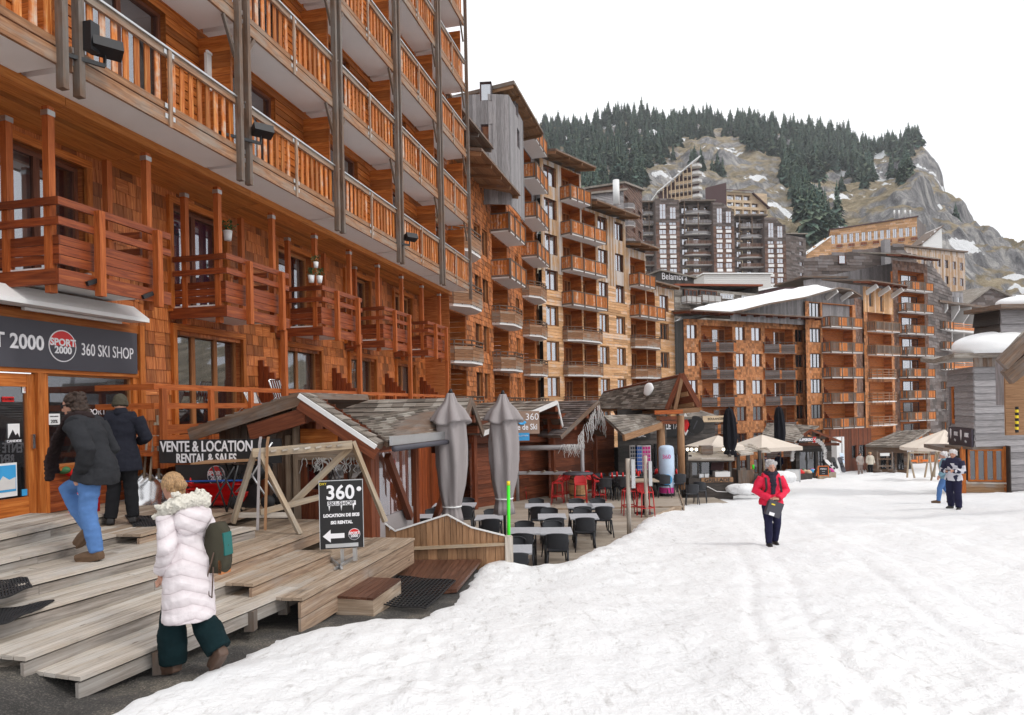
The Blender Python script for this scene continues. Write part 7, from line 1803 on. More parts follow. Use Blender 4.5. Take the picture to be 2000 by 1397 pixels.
def heap(label, px, py, Y, r):
 c = at(px, py, Y); t = thing('snow_heap', label, 'snow heap', c); mb = MB(); mb.ell((0, 0, 0), r, 40, 24); me = mb.mesh('snow heap', M['snow'])
 for v in me.vertices: v.co *= 1 + .22 * noise.noise(v.co * 2.2 + V((px, 0, 0))) + .1 * noise.noise(v.co * 6)
 at_ = me.attributes.new('dirt', 'FLOAT', 'POINT'); at_.data.foreach_set('value', [.8] * len(me.vertices)); link('snow', me, t, Matrix.Translation(c))
heap('dirty snow heap at the foot of the grill kiosk', 1456, 955, 28.3, (.8, .45, .24)); heap('small snow heap behind the pale folding board', 1530, 932, 30, (.55, .45, .28))
Ys2 = 50; kb2 = V((.15, 1, 0)).normalized() * 6
t = gable('ski_shop_hut', 'brown gabled ski shop with red and white lettering and a white garland', at(1584, 838, Ys2), at(1549, 862, Ys2 + .2), at(1643, 862, Ys2 + .4), kb2, trim='hutred', wallm='darkboard', floor=G(20, 50), seed=21, rows=10, wall=False)
t2, f, L = board('ski_shop_sign', 'white lettering with a red square under the brown ski shop gable', at(1561, 865, Ys2 - .2), at(1596, 863, Ys2 - .1), zat(1570, 853, Ys2), zat(1570, 864, Ys2), 'darkboard'); zc = zat(1575, 859, Ys2)
text('SUPERSKI', L * .19, t2, f.M(L * .36, zc, .02), bold=.012, xs=.98); mb = MB(); fb(f, mb, L * .76, L * .92, zc - .2, zc + .2, 0, .05); mb.part('red_square', M['red'], t2); text('X', .3, t2, f.M(L * .84, zc, .055))
g = thing('garland', 'white tinsel garland arching over the ski shop entrance', 'garland', at(1596, 860, Ys2 - .5)); mb = MB(); rnd = random.Random(4); pts = [at(*p, Ys2 - .5) for p in ((1547, 900), (1549, 880), (1556, 868), (1596, 860), (1606, 868), (1611, 880), (1611, 897))]
for i in range(260):
 k = rnd.choice((0, 1, 3, 4, 5)); q = k + rnd.random(); c = pts[k] + (pts[min(6, k + 1)] - pts[k]) * (q - k); d = V((rnd.uniform(-1, 1), rnd.uniform(-1, 1), rnd.uniform(-1, 1))) * .16; mb.quad([c - d, c + d.cross(V((0, 1, .3))) * .4, c + d, c - d.cross(V((0, 1, .3))) * .4])
mb.part('tinsel', M['offwhite'], g)
t, f, L, z0, z1 = front('ski shop windows under the brown gable', 1552, 1622, Ys2 + 1.2, Ys2 + 1.4, 866, 930, 'darkboard', wins=[(.1, .55, .1, .75), (.62, .8, .05, .75)])
t, f, L, z0, z1 = front('red brown boarded ground floor with a white pillar right of the ski shop', 1618, 1700, 57, 60, 840, 925, 'hutred', 'plank_v', wins=[(.5, .62, .3, .6), (.7, .85, .3, .6)])
mb = MB(); fb(f, mb, L * .02, L * .12, z0, z1 - .6, .1, .6); fb(f, mb, L * .18, L * .22, z0, z1 - .6, .1, .5); mb.part('white_pillar', M['white'], t)
A, B, C, D = at(1488, 848, 48), at(1552, 862, 47), at(1600, 832, 56), at(1500, 826, 56); mb = MB(); patch(mb, A, B, C, D, 10, 12, .05, 31); slab(mb, A, B, C, D, .1); t = thing('low_roof', 'low brown shingled roof left of the ski shop gable', 'roof', A); mb.part('covering', M['roofshake'], t)
A, B, C, D = at(1690, 870, 55), at(1765, 872, 52), at(1818, 838, 66), at(1755, 842, 66); mb = MB(); patch(mb, A, B, C, D, 10, 12, .05, 32); slab(mb, A, B, C, D, .12); t = thing('low_roof', 'low wide shingled roof behind the big round parasol', 'roof', A); mb.part('covering', M['roofshake'], t)
t, f, L, z0, z1 = front('low timber cafe front under the wide shingled roof', 1690, 1770, 55, 52.6, 872, 925, 'weathered', wins=[(.35, .5, .2, .8), (.55, .7, .2, .8), (.75, .92, .2, .8)])
rnd = random.Random(9)
for i in range(16):
 px = 1546 + 5.2 * i; Y = 46 + rnd.uniform(-1, 2); c = at(px, 922 - (i % 3), Y); c.z = G(c.x, Y) + .5; nm, lb = (('clothes_crate', 'crate of %s clothes on the sale tables before the ski shop'), ('shoe_box', 'box of %s goods on the sale tables before the ski shop'))[i % 2]
 colr = ('blue', 'white', 'dark', 'yellow', 'red', 'green', 'cream', 'pink')[i % 8]; m_ = (M['cyan'], M['white'], M['black'], M['yellow'], M['red'], M['green_leaf'], M['cream'], M['magenta'])[i % 8]
 t = thing(nm, lb % colr + (', left half' if i < 8 else ', right half'), 'crate', c, 'goods before the ski shop'); mb = MB(); mb.box(c.x - .22, c.x + .22, c.y - .2, c.y + .2, c.z - .5, c.z - .02); mb.part('box', M['palewood' if i % 2 else 'darkboard'], t); mb = MB()
 for k in range(5): mb.ell(c + V((rnd.uniform(-.14, .14), rnd.uniform(-.1, .1), rnd.uniform(0, .14))), (.17, .13, .12), 8, 5)
 mb.part('goods', m_, t)
def ski(label, px0, py0, px1, py1, Y, mat, w=.3):
 a, b = at(px0, py0, Y), at(px1, py1, Y + .4); t = thing('snowboard', label, 'snowboard', a, 'boards leaning before the ski shop'); d = b - a; s = d.cross(V((0, 1, 0))).normalized() * w / 2; mb = MB(); pr = [(0, .3), (.04, .8), (.12, 1), (.5, .8), (.88, 1), (.96, .8), (1, .3)]
 mb.loft([[a + d * q - s * r, a + d * q + s * r, a + d * q + s * r + V((0, .03, 0)), a + d * q - s * r + V((0, .03, 0))] for q, r in pr]); mb.part('deck', M[mat], t); mb = MB(); mb.boxa(a + d * .4 - V((0, .04, 0)), s * .5, V((0, .04, 0)), d * .04); mb.boxa(a + d * .6 - V((0, .04, 0)), s * .5, V((0, .04, 0)), d * .04); mb.part('binding', M['black'], t)
ski('long white ski leaning before the sale tables', 1640, 926, 1612, 898, 45, 'white', .2); ski('dark snowboard leaning left of the white pillar', 1634, 916, 1626, 893, 46, 'black'); ski('blue grey snowboard leaning beside the dark one', 1649, 923, 1639, 893, 45, 'signgrey'); ski('pale green snowboard standing by the white pillar', 1646, 905, 1644, 885, 47, 'ice')
def aboard(name, label, px, py0, py1, w, Y, mat, fm, tx=None, tm='lettering'):
 c = at(px, py1, Y); zt = zat(px, py0, Y); f = Fac(V((c.x - w / 2, c.y, 0)), V((1, -.12, 0)).normalized(), V((-.12, -1, 0)).normalized()); t = thing(name, label, 'sign', c); mb = MB(); fb(f, mb, .03, w - .03, c.z + .06, zt - .03, -.02, 0); mb.part('panel', M[mat], t); mb = MB()
 for q in ((0, .04, c.z, zt), (w - .04, w, c.z, zt), (0, w, zt - .04, zt), (0, w, c.z + .05, c.z + .09)): fb(f, mb, *q, -.03, .02)
 mb.bar(f.P(.02, zt, -.03), f.P(.02, c.z, -.45), .04, .03); mb.bar(f.P(w - .02, zt, -.03), f.P(w - .02, c.z, -.45), .04, .03); mb.part('frame', M[fm], t)
 if tx: text(tx, w * .22, t, f.M(w / 2, (c.z + zt) / 2, .006), tm)
 return t
aboard('chalk_board', 'chalk A board with an orange wooden frame before the ski shop', 1608, 910, 931, .62, 42, 'signblack', 'orangeplastic', 'MENU\n----\n----')
aboard('folding_board', 'pale folding board with small red and blue prints standing in the snow', 1549, 917, 942, .62, 31, 'offwhite', 'metal', 'I  B', 'blue')
t = thing('sledge_rack', 'low brown wooden rack with a pale sign beside the walking couple', 'rack', at(1728, 920, 48)); mb = MB()
for px in (1714, 1743): a = at(px, 919, 48); mb.bar(a, a + Z * 1.3, .1, .1); mb.bar(a - V((0, .5, 0)), a + V((0, .5, 0)), .12, .12)
for z_ in (.3, .8, 1.2): mb.bar(at(1714, 919, 48) + Z * z_, at(1743, 919, 48) + Z * z_, .07, .1)
mb.part('frame', M['weathered'], t); mb = MB(); c = at(1728, 888, 47.9); mb.boxa(c, V((.32, 0, 0)), V((0, .02, 0)), Z * .1); mb.part('sign', M['offwhite'], t)
for px, lab in ((1795, 'timber swing frame with orange seats behind the man with the phone'), (1848, 'timber swing frame nearer the grey boarded building')):
 t = thing('swing_frame', lab, 'swing', at(px, 905, 44), 'timber swing frames'); Y = 44; mb = MB(); a, b = at(px - 20, 884, Y), at(px + 20, 884, Y); mb.bar(a, b, .1, .12)
 for q, dx in ((a, -.15), (a, .35), (b, .15), (b, -.35)): mb.bar(q, V((q.x + dx, q.y, G(q.x, Y))), .08, .08)
 mb.part('frame', M['palewood'], t)
 for d in (-.35, .35): mb = MB(); c = at(px, 900, Y) + V((d, 0, 0)); mb.boxa(c, V((.18, 0, 0)), V((0, .1, 0)), Z * .06); mb.part('seat', M['orangeplastic'], t); mb = MB(); mb.tube([c, c + Z * .55], .012, 4); mb.part('rope', M['offwhite'], t)
Yr = 27; pL, pM, pR = V((*gxy(1851, 30.5), 0)), V((*gxy(1903, 27.2), 0)), V((*gxy(2060, 27.6), 0))
rb = thing('grey_building', 'silver grey boarded building with a big orange framed window and a snowy porch roof', 'building', V((pM.x, pM.y, -4.2)))
FL_, LL = fac2(pL, pM); FR_, LRr = fac2(pM, pR)
zl = lambda px, py: FL_.uz(px, py)[1]; zr_ = lambda px, py: FR_.uz(px, py)[1]
ow = (FL_.u(1856, 800), FL_.u(1866, 800), zl(1860, 828), zl(1860, 752)); ztp = zr_(1905, 716)
door = (FL_.u(1872, 900), FL_.u(1896, 900), -5, zl(1880, 872))
wall_mb(FL_, 0, LL, zl(1895, 872), ztp, [ow], 'plank_h', .24, seed=91).part('side_wall', M['greyboard'], rb); window(FL_, rb, *ow, -.08, 1, 'orange', 'curtain', None, 'glass_dark', fw=.2)
Fi = Fac(FL_.P(0, 0, -1.2), FL_.e, FL_.n)
wall_mb(Fi, -.5, LL, -6, zl(1895, 870), (), 'plank_v', .2, seed=92).part('recess_wall', M['darkboard'], rb)
w0, w1 = FR_.u(1907, 880), FR_.u(1961, 900); wz0, wz1 = zr_(1935, 942), zr_(1930, 878)
FWn, LWn = fac2(pM + FR_.n * -.55, FR_.P(w1, 0, .04))
wall_mb(FR_, 0, LRr, wz1 + .12, ztp, (), 'plank_h', .26, seed=93).part('front_wall', M['greyboard'], rb)
mb = wall_mb(FR_, w1 + .05, LRr, -6, wz1 + .12, (), 'plank_h', .26, seed=94); mb.part('lower_wall', M['greyboard'], rb)
mb = wall_mb(FWn, 0, LWn, -6, wz0, (), 'plank_h', .22, seed=95); mb.part('sill_wall', M['greywarm'], rb)
window(FWn, rb, .1, LWn - .05, wz0, wz1, .02, 4, 'orange', 'curtain', None, 'glass_dark', 'big_window', .07, back=2)
mb = MB(); fb(FWn, mb, 0, LWn, wz0 - .08, wz0 - .02, 0, .16); mb.part('sill', M['deck'], rb); mb = MB(); fb(FWn, mb, -.12, .02, -6, wz1 + .1, -.2, .05); fb(FWn, mb, LWn - .05, LWn + .08, -6, wz1 + .1, -.9, .03); mb.part('corner_post', M['orange'], rb)
mb = MB(); q = [FR_.P(-.1, wz1 + .1, 0), FR_.P(w1 + .1, wz1 + .1, 0), FR_.P(w1 + .1, wz1 + .1, -1.5), FR_.P(-.1, wz1 + .1, -1.5)]; mb.hexa([x - Z * .1 for x in q] + q); mb.part('ceiling', M['weathered'], rb)
u0, u1 = FL_.u(1859, 850), LL; za, zb_ = zl(1880, 872), zl(1880, 836); t = thing('village_sign', 'dark sign with two white shields and repeated white lettering on the grey corner', 'sign', FL_.P((u0 + u1) / 2, za, .1)); mb = MB(); fb(FL_, mb, u0, u1, za, zb_, .06, .12); mb.part('board', M['maroon'], t); M['signplum'] = plain('dark plum sign', (.04, .03, .045), .5); t.children[0].data.materials[0] = M['signplum']
for k in (0, 1):
 uc_ = u0 + (u1 - u0) * (.1 + .46 * k); zc = (za + zb_) / 2 + .1; hq = (zb_ - za)
 mb = MB(); mb.poly([FL_.P(uc_ + dx * hq * .13, zc + dz * hq * .3, .125) for dx, dz in ((-1, .8), (0, 1), (1, .8), (1, -.2), (0, -1), (-1, -.2))], FL_.e, Z, FL_.n * -.01); mb.part('shield', M['lettering'], t)
 text('AVORIAZ', hq * .3, t, FL_.M(uc_ + (u1 - u0) * .24, zc + .02, .125), xs=.52, bold=.008); text('village', hq * .18, t, FL_.M(uc_ + (u1 - u0) * .2, zc - hq * .3, .125), xs=.7)
mb = MB(); fb(FL_, mb, -.3, LL * .75, za - .18, za - .02, 0, .9); mb.part('canopy', M['weathered'], rb)
zq = ztp + .34
pl0, pm0, pr0 = [V((q.x, q.y, zq)) for q in (FL_.P(-.5, 0, .4), FL_.P(LL + .3, 0, .75), FR_.P(LRr, 0, .6))]
mb = MB(); mb.poly([pl0, pm0, pr0, pr0 + V((0, 3, .2)), pl0 + V((.6, 2, .2))], V((1, 0, 0)), V((0, 1, 0)), Z * .2); r = mb.part('porch_roof', M['roofshake'], rb)
uw = FR_.u(1950, 660)
mb = MB(); c = FR_.P(uw + .25, zq + .18, -.35); mb.dome(c, (1.75, .95, .9), 2); mb.part('roof_snow', M['snowclean'], r)
wall_mb(FR_, -.05, LRr, ztp - .02, ztp + .35, (), 'plank_v', .2, seed=96, o=.04).part('frieze', M['weathered'], rb)
fu = Fac(FR_.P(0, 0, .1), FR_.e, FR_.n); zu = zr_(1975, 606); wall_mb(fu, uw, LRr, zq + .2, zu, (), 'plank_h', .55, seed=97).part('upper_wall', M['greyboard'], rb)
g, l = fac2(fu.P(uw, 0, -1.3)[:2], fu.P(uw, 0)[:2]); wall_mb(g, 0, l, zq + .2, zu, (), 'plank_h', .55, seed=98).part('upper_side_wall', M['darkboard'], rb)
mb = MB(); fb(fu, mb, uw - .4, LRr, zu, zu + .16, -1.4, .5); mb.part('upper_roof', M['weathered'], rb)
mb = MB(); mb.dome(fu.P(uw + 2.2, zu + .14, -.4), (1.9, .9, .55), 5); mb.part('upper_roof_snow', M['snowclean'], rb)
t = thing('timber_eave', 'brown timber eave with shingles and rough beams jutting in on the right', 'eave', at(1990, 740, 17)); mb = MB(); A, B, C, D = at(1955, 700, 16), at(2080, 560, 16), at(2120, 560, 19.5), at(1985, 690, 19.5)
slab(mb, A, B, C, D, .12); mb.part('roof', M['hutred'], t); mb = MB(); patch(mb, A, B, C, D, 12, 6, .04, 5); mb.part('shingles', M['roofshake'], t)
mb = MB(); mb.bar(at(1956, 712, 16), at(2080, 590, 16), .12, .32); mb.bar(at(1966, 738, 16.2), at(2090, 640, 16.2), .14, .36); mb.part('beam', M['weathered'], t)
mb = MB(); a = at(1990, 745, 17.5); mb.box(a.x - .35, a.x + 3, a.y, a.y + .05, at(1990, 850, 17.5).z, a.z + .4); mb.part('wall', M['fence'], t)
mb = MB(); a = at(1962, 700, 17.6); mb.box(a.x - .03, a.x + .32, a.y, a.y + .3, at(1962, 792, 17.6).z, a.z); mb.part('post', M['greyboard'], t)
t = thing('striped_pole', 'yellow and black striped protective strip on the timber post', 'post', at(1987, 845, 17.3))
for k in range(9):
 mb = MB(); y0 = 845 - 5.6 * k; a, b = at(1986.5, y0, 17.3), at(1985.5, y0 - 5.6, 17.3); mb.bar(a, b, .06, .05); mb.part('yellow_stripe' if k % 2 else 'black_stripe', M['yellow' if k % 2 else 'black'], t)
def remesh(mb, name, mat, voxel, it=4, amp=0.0, sc=9, seed=0):
 me = mb.mesh('tmp', mat); o = bpy.data.objects.new('tmp', me); COL.objects.link(o)
 m = o.modifiers.new('r', 'REMESH'); m.mode = 'VOXEL'; m.voxel_size = voxel
 s = o.modifiers.new('s', 'SMOOTH'); s.iterations = it; s.factor = .5
 dg = bpy.context.evaluated_depsgraph_get(); dg.update()
 r = bpy.data.meshes.new_from_object(o.evaluated_get(dg)); COL.objects.unlink(o); bpy.data.objects.remove(o)
 r.name = name
 if amp:
  nv = [v.normal.copy() for v in r.vertices]
  for v, n_ in zip(r.vertices, nv):
   p = v.co; q = V((p.x, p.y, p.z * 1.6)) * sc + V((seed, 0, 0))
   v.co = p + n_ * amp * (noise.noise(q) + .6 * (.5 - abs(noise.noise(q * 2.1))))
 r.polygons.foreach_set('use_smooth', [True] * len(r.polygons))
 r.materials.clear(); r.materials.append(mat); return r
def lerp(a, b, t): return a + (b - a) * t
STAND = dict(hipL=(-.09, 0, .92), hipR=(.09, 0, .92), kneeL=(-.1, .02, .49), kneeR=(.1, .02, .49), ankL=(-.1, -.03, .08), ankR=(.1, -.03, .08), toeL=(-.115, .17, .03), toeR=(.115, .17, .03),
             pel=(0, 0, .97), chest=(0, .01, 1.28), neck=(0, -.01, 1.49), head=(0, .03, 1.62), shL=(-.185, 0, 1.42), shR=(.185, 0, 1.42), elL=(-.24, -.02, 1.14), elR=(.24, -.02, 1.14), wrL=(-.25, .06, .9), wrR=(.25, .06, .9), face=(0, 1, 0), handL=(0, .2, -1), handR=(0, .2, -1))
def ringat(c, ax, fwd, rx, ry, n=16, sq=.0):
 ax = ax.normalized(); f = (fwd - ax * fwd.dot(ax)).normalized(); s = f.cross(ax)
 return [c + s * (math.cos(2 * math.pi * i / n) * rx) + f * (math.sin(2 * math.pi * i / n) * ry) for i in range(n)]
def person(label, loc, heading, H, pose, coat, trous, shoe='boot', hair=None, skin='skin', vox=.011, group=None, gloves=None, fem=False):
 J = dict(STAND); J.update(pose); J = {k: V(v) for k, v in J.items()}; s = H / 1.75
 h = V(heading).normalized(); rz = math.atan2(-h.x, h.y)
 t = thing('person', label, 'person', loc, group, rz); t.matrix_basis = t.matrix_basis @ Matrix.Scale(s, 4)
 face = J['face'].normalized(); hd = J['head']; hup = (hd - J['neck']).normalized(); hup = (hup + Z).normalized(); hf = (face - hup * face.dot(hup)).normalized(); hs = hf.cross(hup)
 HM = Matrix((hs, hf, hup)).transposed()
 B = MB()                                                    # one continuous body
 wv = .92 if fem else 1
 fw = ((J['shR'] - J['shL']).cross(Z) * -1); fw = V((-fw.y, fw.x, 0)) if fw.length < .01 else fw; fw = Z.cross(J['shR'] - J['shL']).normalized()
 sp = [(J['pel'] - Z * .1, .14, .1), (J['pel'], .155, .11), (lerp(J['pel'], J['chest'], .5), .135 * wv, .1), (J['chest'], .165 * wv, .115), (lerp(J['chest'], J['neck'], .55), .15 * wv, .1), (J['neck'] - Z * .02, .065, .06)]
 def torso(mb, extra=0, lst=None):
  lst = lst or sp; rg = []
  for k, (c, rx, ry) in enumerate(lst):
   a = lst[min(k + 1, len(lst) - 1)][0] - lst[max(k - 1, 0)][0]; rg.append(ringat(c, a, fw, rx + extra, ry + extra))
  mb.loft(rg)
 torso(B); B.tube([J['neck'] - Z * .06, J['neck'], hd - hup * .05], [.062, .053, .055], 12)
 B.ell(hd + hf * .005, (.072, .09, .112), 16, 12, HM); B.ell(hd + hf * .03 - hup * .055, (.055, .062, .06), 12, 8, HM); B.ell(hd + hf * .1 - hup * .02, (.013, .02, .022), 8, 6, HM); B.tube([hd + hf * .09 + hup * .02, hd + hf * .115 - hup * .025], [.008, .014], 8)
 for q in (-1, 1): B.ell(hd + hs * (.074 * q) - hup * .005 - hf * .01, (.01, .022, .03), 8, 6, HM)
 hands = MB()
 for sd, q in (('L', -1), ('R', 1)):
  B.tube([J['hip' + sd] + Z * .02, lerp(J['hip' + sd], J['knee' + sd], .35), J['knee' + sd], lerp(J['knee' + sd], J['ank' + sd], .35), J['ank' + sd]], [.085, .078, .055, .056, .036], 12)
  B.tube([J['ank' + sd], J['ank' + sd] * .6 + J['toe' + sd] * .4 - Z * .01, J['toe' + sd]], [.036, .036, .024], 10)
  B.tube([lerp(J['chest'], J['neck'], .5), J['sh' + sd]], [.07, .058], 10); B.tube([J['sh' + sd], lerp(J['sh' + sd], J['el' + sd], .5), J['el' + sd], lerp(J['el' + sd], J['wr' + sd], .3), J['wr' + sd]], [.056, .048, .038, .038, .025], 12)
  hdv = J['hand' + sd].normalized(); w = J['wr' + sd]; side = hdv.cross(V((q, .25, .1))).normalized(); pn = side.cross(hdv).normalized()
  B.ell(w + hdv * .045, (.038, .018, .052), 10, 7, Matrix((side, pn, hdv)).transposed())
  for k, (o, ln) in enumerate(((-.028, .06), (-.01, .075), (.01, .07), (.027, .055))):
   a = w + hdv * .085 + side * o; curl = pn * (-.012 * q); B.tube([a - hdv * .02, a + hdv * ln * .5 + curl, a + hdv * ln * .9 + curl * 3], [.0105, .0095, .008], 6)
  a = w + hdv * .03 + side * -.034; B.tube([a, a + hdv * .03 - side * .022, a + hdv * .06 - side * .024], [.012, .011, .009], 6)
 link('body', remesh(B, 'body', M[skin], max(vox * .75, .0085), 2), t, None, True)
 mats = coat['mat']; ex = coat.get('ex', .03); hem = coat['hem']; C = MB()
 pz = J['pel']; fl_ = coat.get('flare', 1.0)
 lst = [(V((pz.x + coat.get('sx', 0), pz.y + coat.get('sy', 0), hem)), .165 * fl_ + ex, .13 * fl_ + ex), (V((pz.x, pz.y, (hem + pz.z) / 2)), .16 * (1 + fl_) / 2 + ex, .125 * (1 + fl_) / 2 + ex), (pz, .15 + ex, .11 + ex)] if hem < .9 else []
 C.mi = 0; torso(C, ex, lst + ([] if lst else [sp[0]]) + sp[2:5] + [(J['neck'] - Z * .0, .075 - ex * .4, .07 - ex * .4)]) if lst else torso(C, ex, sp[0:5] + [(J['neck'], .075 - ex * .4, .07 - ex * .4)])
 C.tube([J['neck'] - Z * .05, J['neck'] + Z * coat.get('collar', .03)], [.08, .072], 14)
 link('coat', remesh(C, 'coat', M[mats], vox, 4, coat.get('amp', .012), coat.get('sc', 11), loc[0]), t, None, True)
 for sd in 'LR':
  C = MB(); C.tube([lerp(J['chest'], J['neck'], .55), J['sh' + sd]], [.085 + ex, .062 + ex], 12)
  C.tube([J['sh' + sd], lerp(J['sh' + sd], J['el' + sd], .5), J['el' + sd], lerp(J['el' + sd], J['wr' + sd], .5), lerp(J['el' + sd], J['wr' + sd], .95)], [.06 + ex, .052 + ex, .046 + ex, .043 + ex * .9, .036 + ex * .8], 14)
  link('sleeve', remesh(C, 'sleeve', M[mats], vox, 3, coat.get('amp', .012), coat.get('sc', 11), loc[0]), t, None, True)
 P = MB(); tex = trous.get('ex', .02); P.loft([ringat(J['pel'] + Z * z, Z, fw, .15 + tex, .105 + tex) for z in (.06, -.04, -.12)])
 for sd in 'LR':
  k, a, hp = J['knee' + sd], J['ank' + sd], J['hip' + sd]; P.tube([hp + Z * .03, lerp(hp, k, .4), k, lerp(k, a, .4), lerp(k, a, .97)], [.09 + tex, .08 + tex, (.06 + tex * (trous.get('wide', 1) + 1) * .5), .056 + tex * trous.get('wide', 1), .045 + tex * trous.get('wide', 1)], 14)
 link('trousers', remesh(P, 'trousers', M[trous['mat']], vox, 3, .011, 8, loc[1]), t, None, True)
 for sd in 'LR':
  a, b = J['ank' + sd], J['toe' + sd]; d = (b - a); S = MB(); dn = V((d.x, d.y, d.z)).normalized(); up = (Z - dn * dn.z).normalized()
  base = a - up * .045; S.tube([a + (a - J['ank' + sd]) + up * .08, a, ], [.05, .056], 12); S.tube([a - dn * .055 - up * .03, a + dn * .02 - up * .02, lerp(a, b, .6) - up * .005, b + dn * .015], [.045, .056, .05, .034], 12)
  S.boxa(lerp(a, b, .42) - up * .058, d * .62, up.cross(dn).normalized() * -.046, up * .014)
  link('shoe', remesh(S, 'shoe', M[shoe], min(vox, .011), 2), t, None, True)
 F_ = MB()
 for q in (-1, 1): F_.ell(hd + hf * .084 + hup * .012 + hs * (.029 * q), (.013, .008, .007), 8, 5, HM)
 F_.part('eyes', M['black'], t, None, True)
 F_ = MB(); F_.ell(hd + hf * .093 - hup * .058, (.022, .007, .006), 8, 5, HM); M.setdefault('lips', plain('lips', (.35, .1, .08), .5)); F_.part('mouth', M['lips'], t, None, True)
 return t, J, hd, HM, hf, hup, hs
def hairmesh(t, hd, HM, mat, vol=(.088, .104, .1), off=(0, -.022, .03), clumps=60, ln=.0, amp=.016, sc=26, low=-.03, rad=.03):
 mb = MB(); mb.ell(hd + HM @ V(off), vol, 16, 10, HM); rnd = random.Random(3)
 for i in range(clumps):
  a = rnd.uniform(-1.65, 1.65) - math.pi / 2; z = rnd.uniform(low, .09); r = .085
  mb.ell(hd + HM @ V((math.cos(a) * r, math.sin(a) * (r + .012) - .012, z)), (rad, rad, rad * 1.3), 7, 5)
 link('hair', remesh(mb, 'hair', M[mat], .009, 2, amp, sc), t, None, True)
M['boot'] = plain('brown leather boots', (.095, .055, .038), .55, var=.25, scale=18)
M['hiking'] = plain('brown suede shoes', (.12, .07, .04), .8, var=.25, scale=18)
M['blackshoe'] = plain('black shoes', (.02, .018, .018), .5)
M['denim'] = cloth('blue denim', (.09, .19, .42), .35, 14); M['charcoal'] = cloth('charcoal wool', (.028, .029, .033), .35, 90); M['navywool'] = cloth('dark navy wool', (.015, .016, .024), .3, 90)
M['blacktr'] = cloth('black trousers', (.012, .012, .014)); M['scarf'] = cloth('dark brown scarf', (.028, .018, .018), .3, 70)
M['knit'] = cloth('olive knitted cap', (.07, .062, .045), .35, 110); M['teal'] = cloth('dark teal corduroy', (.004, .015, .018), .5, 40)
M['redjacket'] = cloth('raspberry red jacket', (.72, .025, .07), .08, 30, .6); M['bluejacket'] = cloth('pale blue jacket', (.2, .34, .42), .2)
M['beigehood'] = cloth('beige fleece', (.42, .36, .33), .12); M['beigetr'] = cloth('beige trousers', (.3, .24, .22), .12); M['creamj'] = cloth('cream jumper', (.55, .5, .42), .12)
M['navy'] = cloth('navy fabric', (.02, .02, .05), .3)
def hairmat(name, col):
 m, nt, bs, out = newmat(name); pos = N(nt, 'ShaderNodeTexCoord').outputs['Object']; mp = N(nt, 'ShaderNodeMapping'); mp.inputs['Scale'].default_value = (70, 70, 12); nt.links.new(pos, mp.inputs[0]); n = noisen(nt, mp.outputs[0], 1.6, 4, .6, .8)
 nt.links.new(ramp(nt, [(.3, tuple(x * .4 for x in col)), (.5, col), (.7, tuple(min(1, x * 1.6) for x in col))], n), bs.inputs['Base Color']); bs.inputs['Roughness'].default_value = .5; bump(nt, bs, n, 1, .012); return m
M['brownhair'] = hairmat('brown curly hair', (.04, .02, .012)); M['blond'] = hairmat('dark blond hair', (.42, .25, .12)); M['greyhair'] = hairmat('silver grey hair', (.42, .4, .4)); M['whitehair'] = cloth('white hair', (.7, .68, .68), .15, 50, .6)
M['furtrim'] = cloth('pale fur trim', (.66, .63, .56), .2, 60, .95, .8)
def quiltmat():
 m, nt, bs, out = newmat('pale pink quilted down'); pos = N(nt, 'ShaderNodeTexCoord').outputs['Object']
 sx = N(nt, 'ShaderNodeSeparateXYZ'); nt.links.new(pos, sx.inputs[0])
 w = mathn(nt, 'ADD', mathn(nt, 'MULTIPLY', sx.outputs[2], 8.0), mathn(nt, 'PINGPONG', mathn(nt, 'ADD', mathn(nt, 'MULTIPLY', sx.outputs[0], 4.0), noisen(nt, pos, 2.5, 1)), 1.0))
 st = mathn(nt, 'PINGPONG', w, .5); h = mathn(nt, 'POWER', mathn(nt, 'MULTIPLY', st, 2.0), .45); n = noisen(nt, pos, 24, 4)
 nt.links.new(mixc(nt, h, (.6, .52, .54), (.74, .68, .7)), bs.inputs['Base Color']); bs.inputs['Roughness'].default_value = .5
 bump(nt, bs, mathn(nt, 'ADD', h, mathn(nt, 'MULTIPLY', n, .5)), .55, .02); return m
M['quilt'] = quiltmat()
def patmat():
 m, nt, bs, out = newmat('navy and white patterned knit'); pos = N(nt, 'ShaderNodeTexCoord').outputs['Object']
 v = N(nt, 'ShaderNodeTexVoronoi'); v.inputs['Scale'].default_value = 7; nt.links.new(pos, v.inputs['Vector']); sx = N(nt, 'ShaderNodeSeparateXYZ'); nt.links.new(pos, sx.inputs[0])
 s = N(nt, 'ShaderNodeSeparateColor'); nt.links.new(v.outputs['Color'], s.inputs[0]); f = mathn(nt, 'GREATER_THAN', s.outputs[0], .55); f = mathn(nt, 'MULTIPLY', f, mathn(nt, 'LESS_THAN', sx.outputs[2], 1.36))
 nt.links.new(mixc(nt, f, (.018, .018, .05), (.6, .6, .66)), bs.inputs['Base Color']); bs.inputs['Roughness'].default_value = .9; return m
M['pattern'] = patmat()
p = atz(196, 1092, -h2)
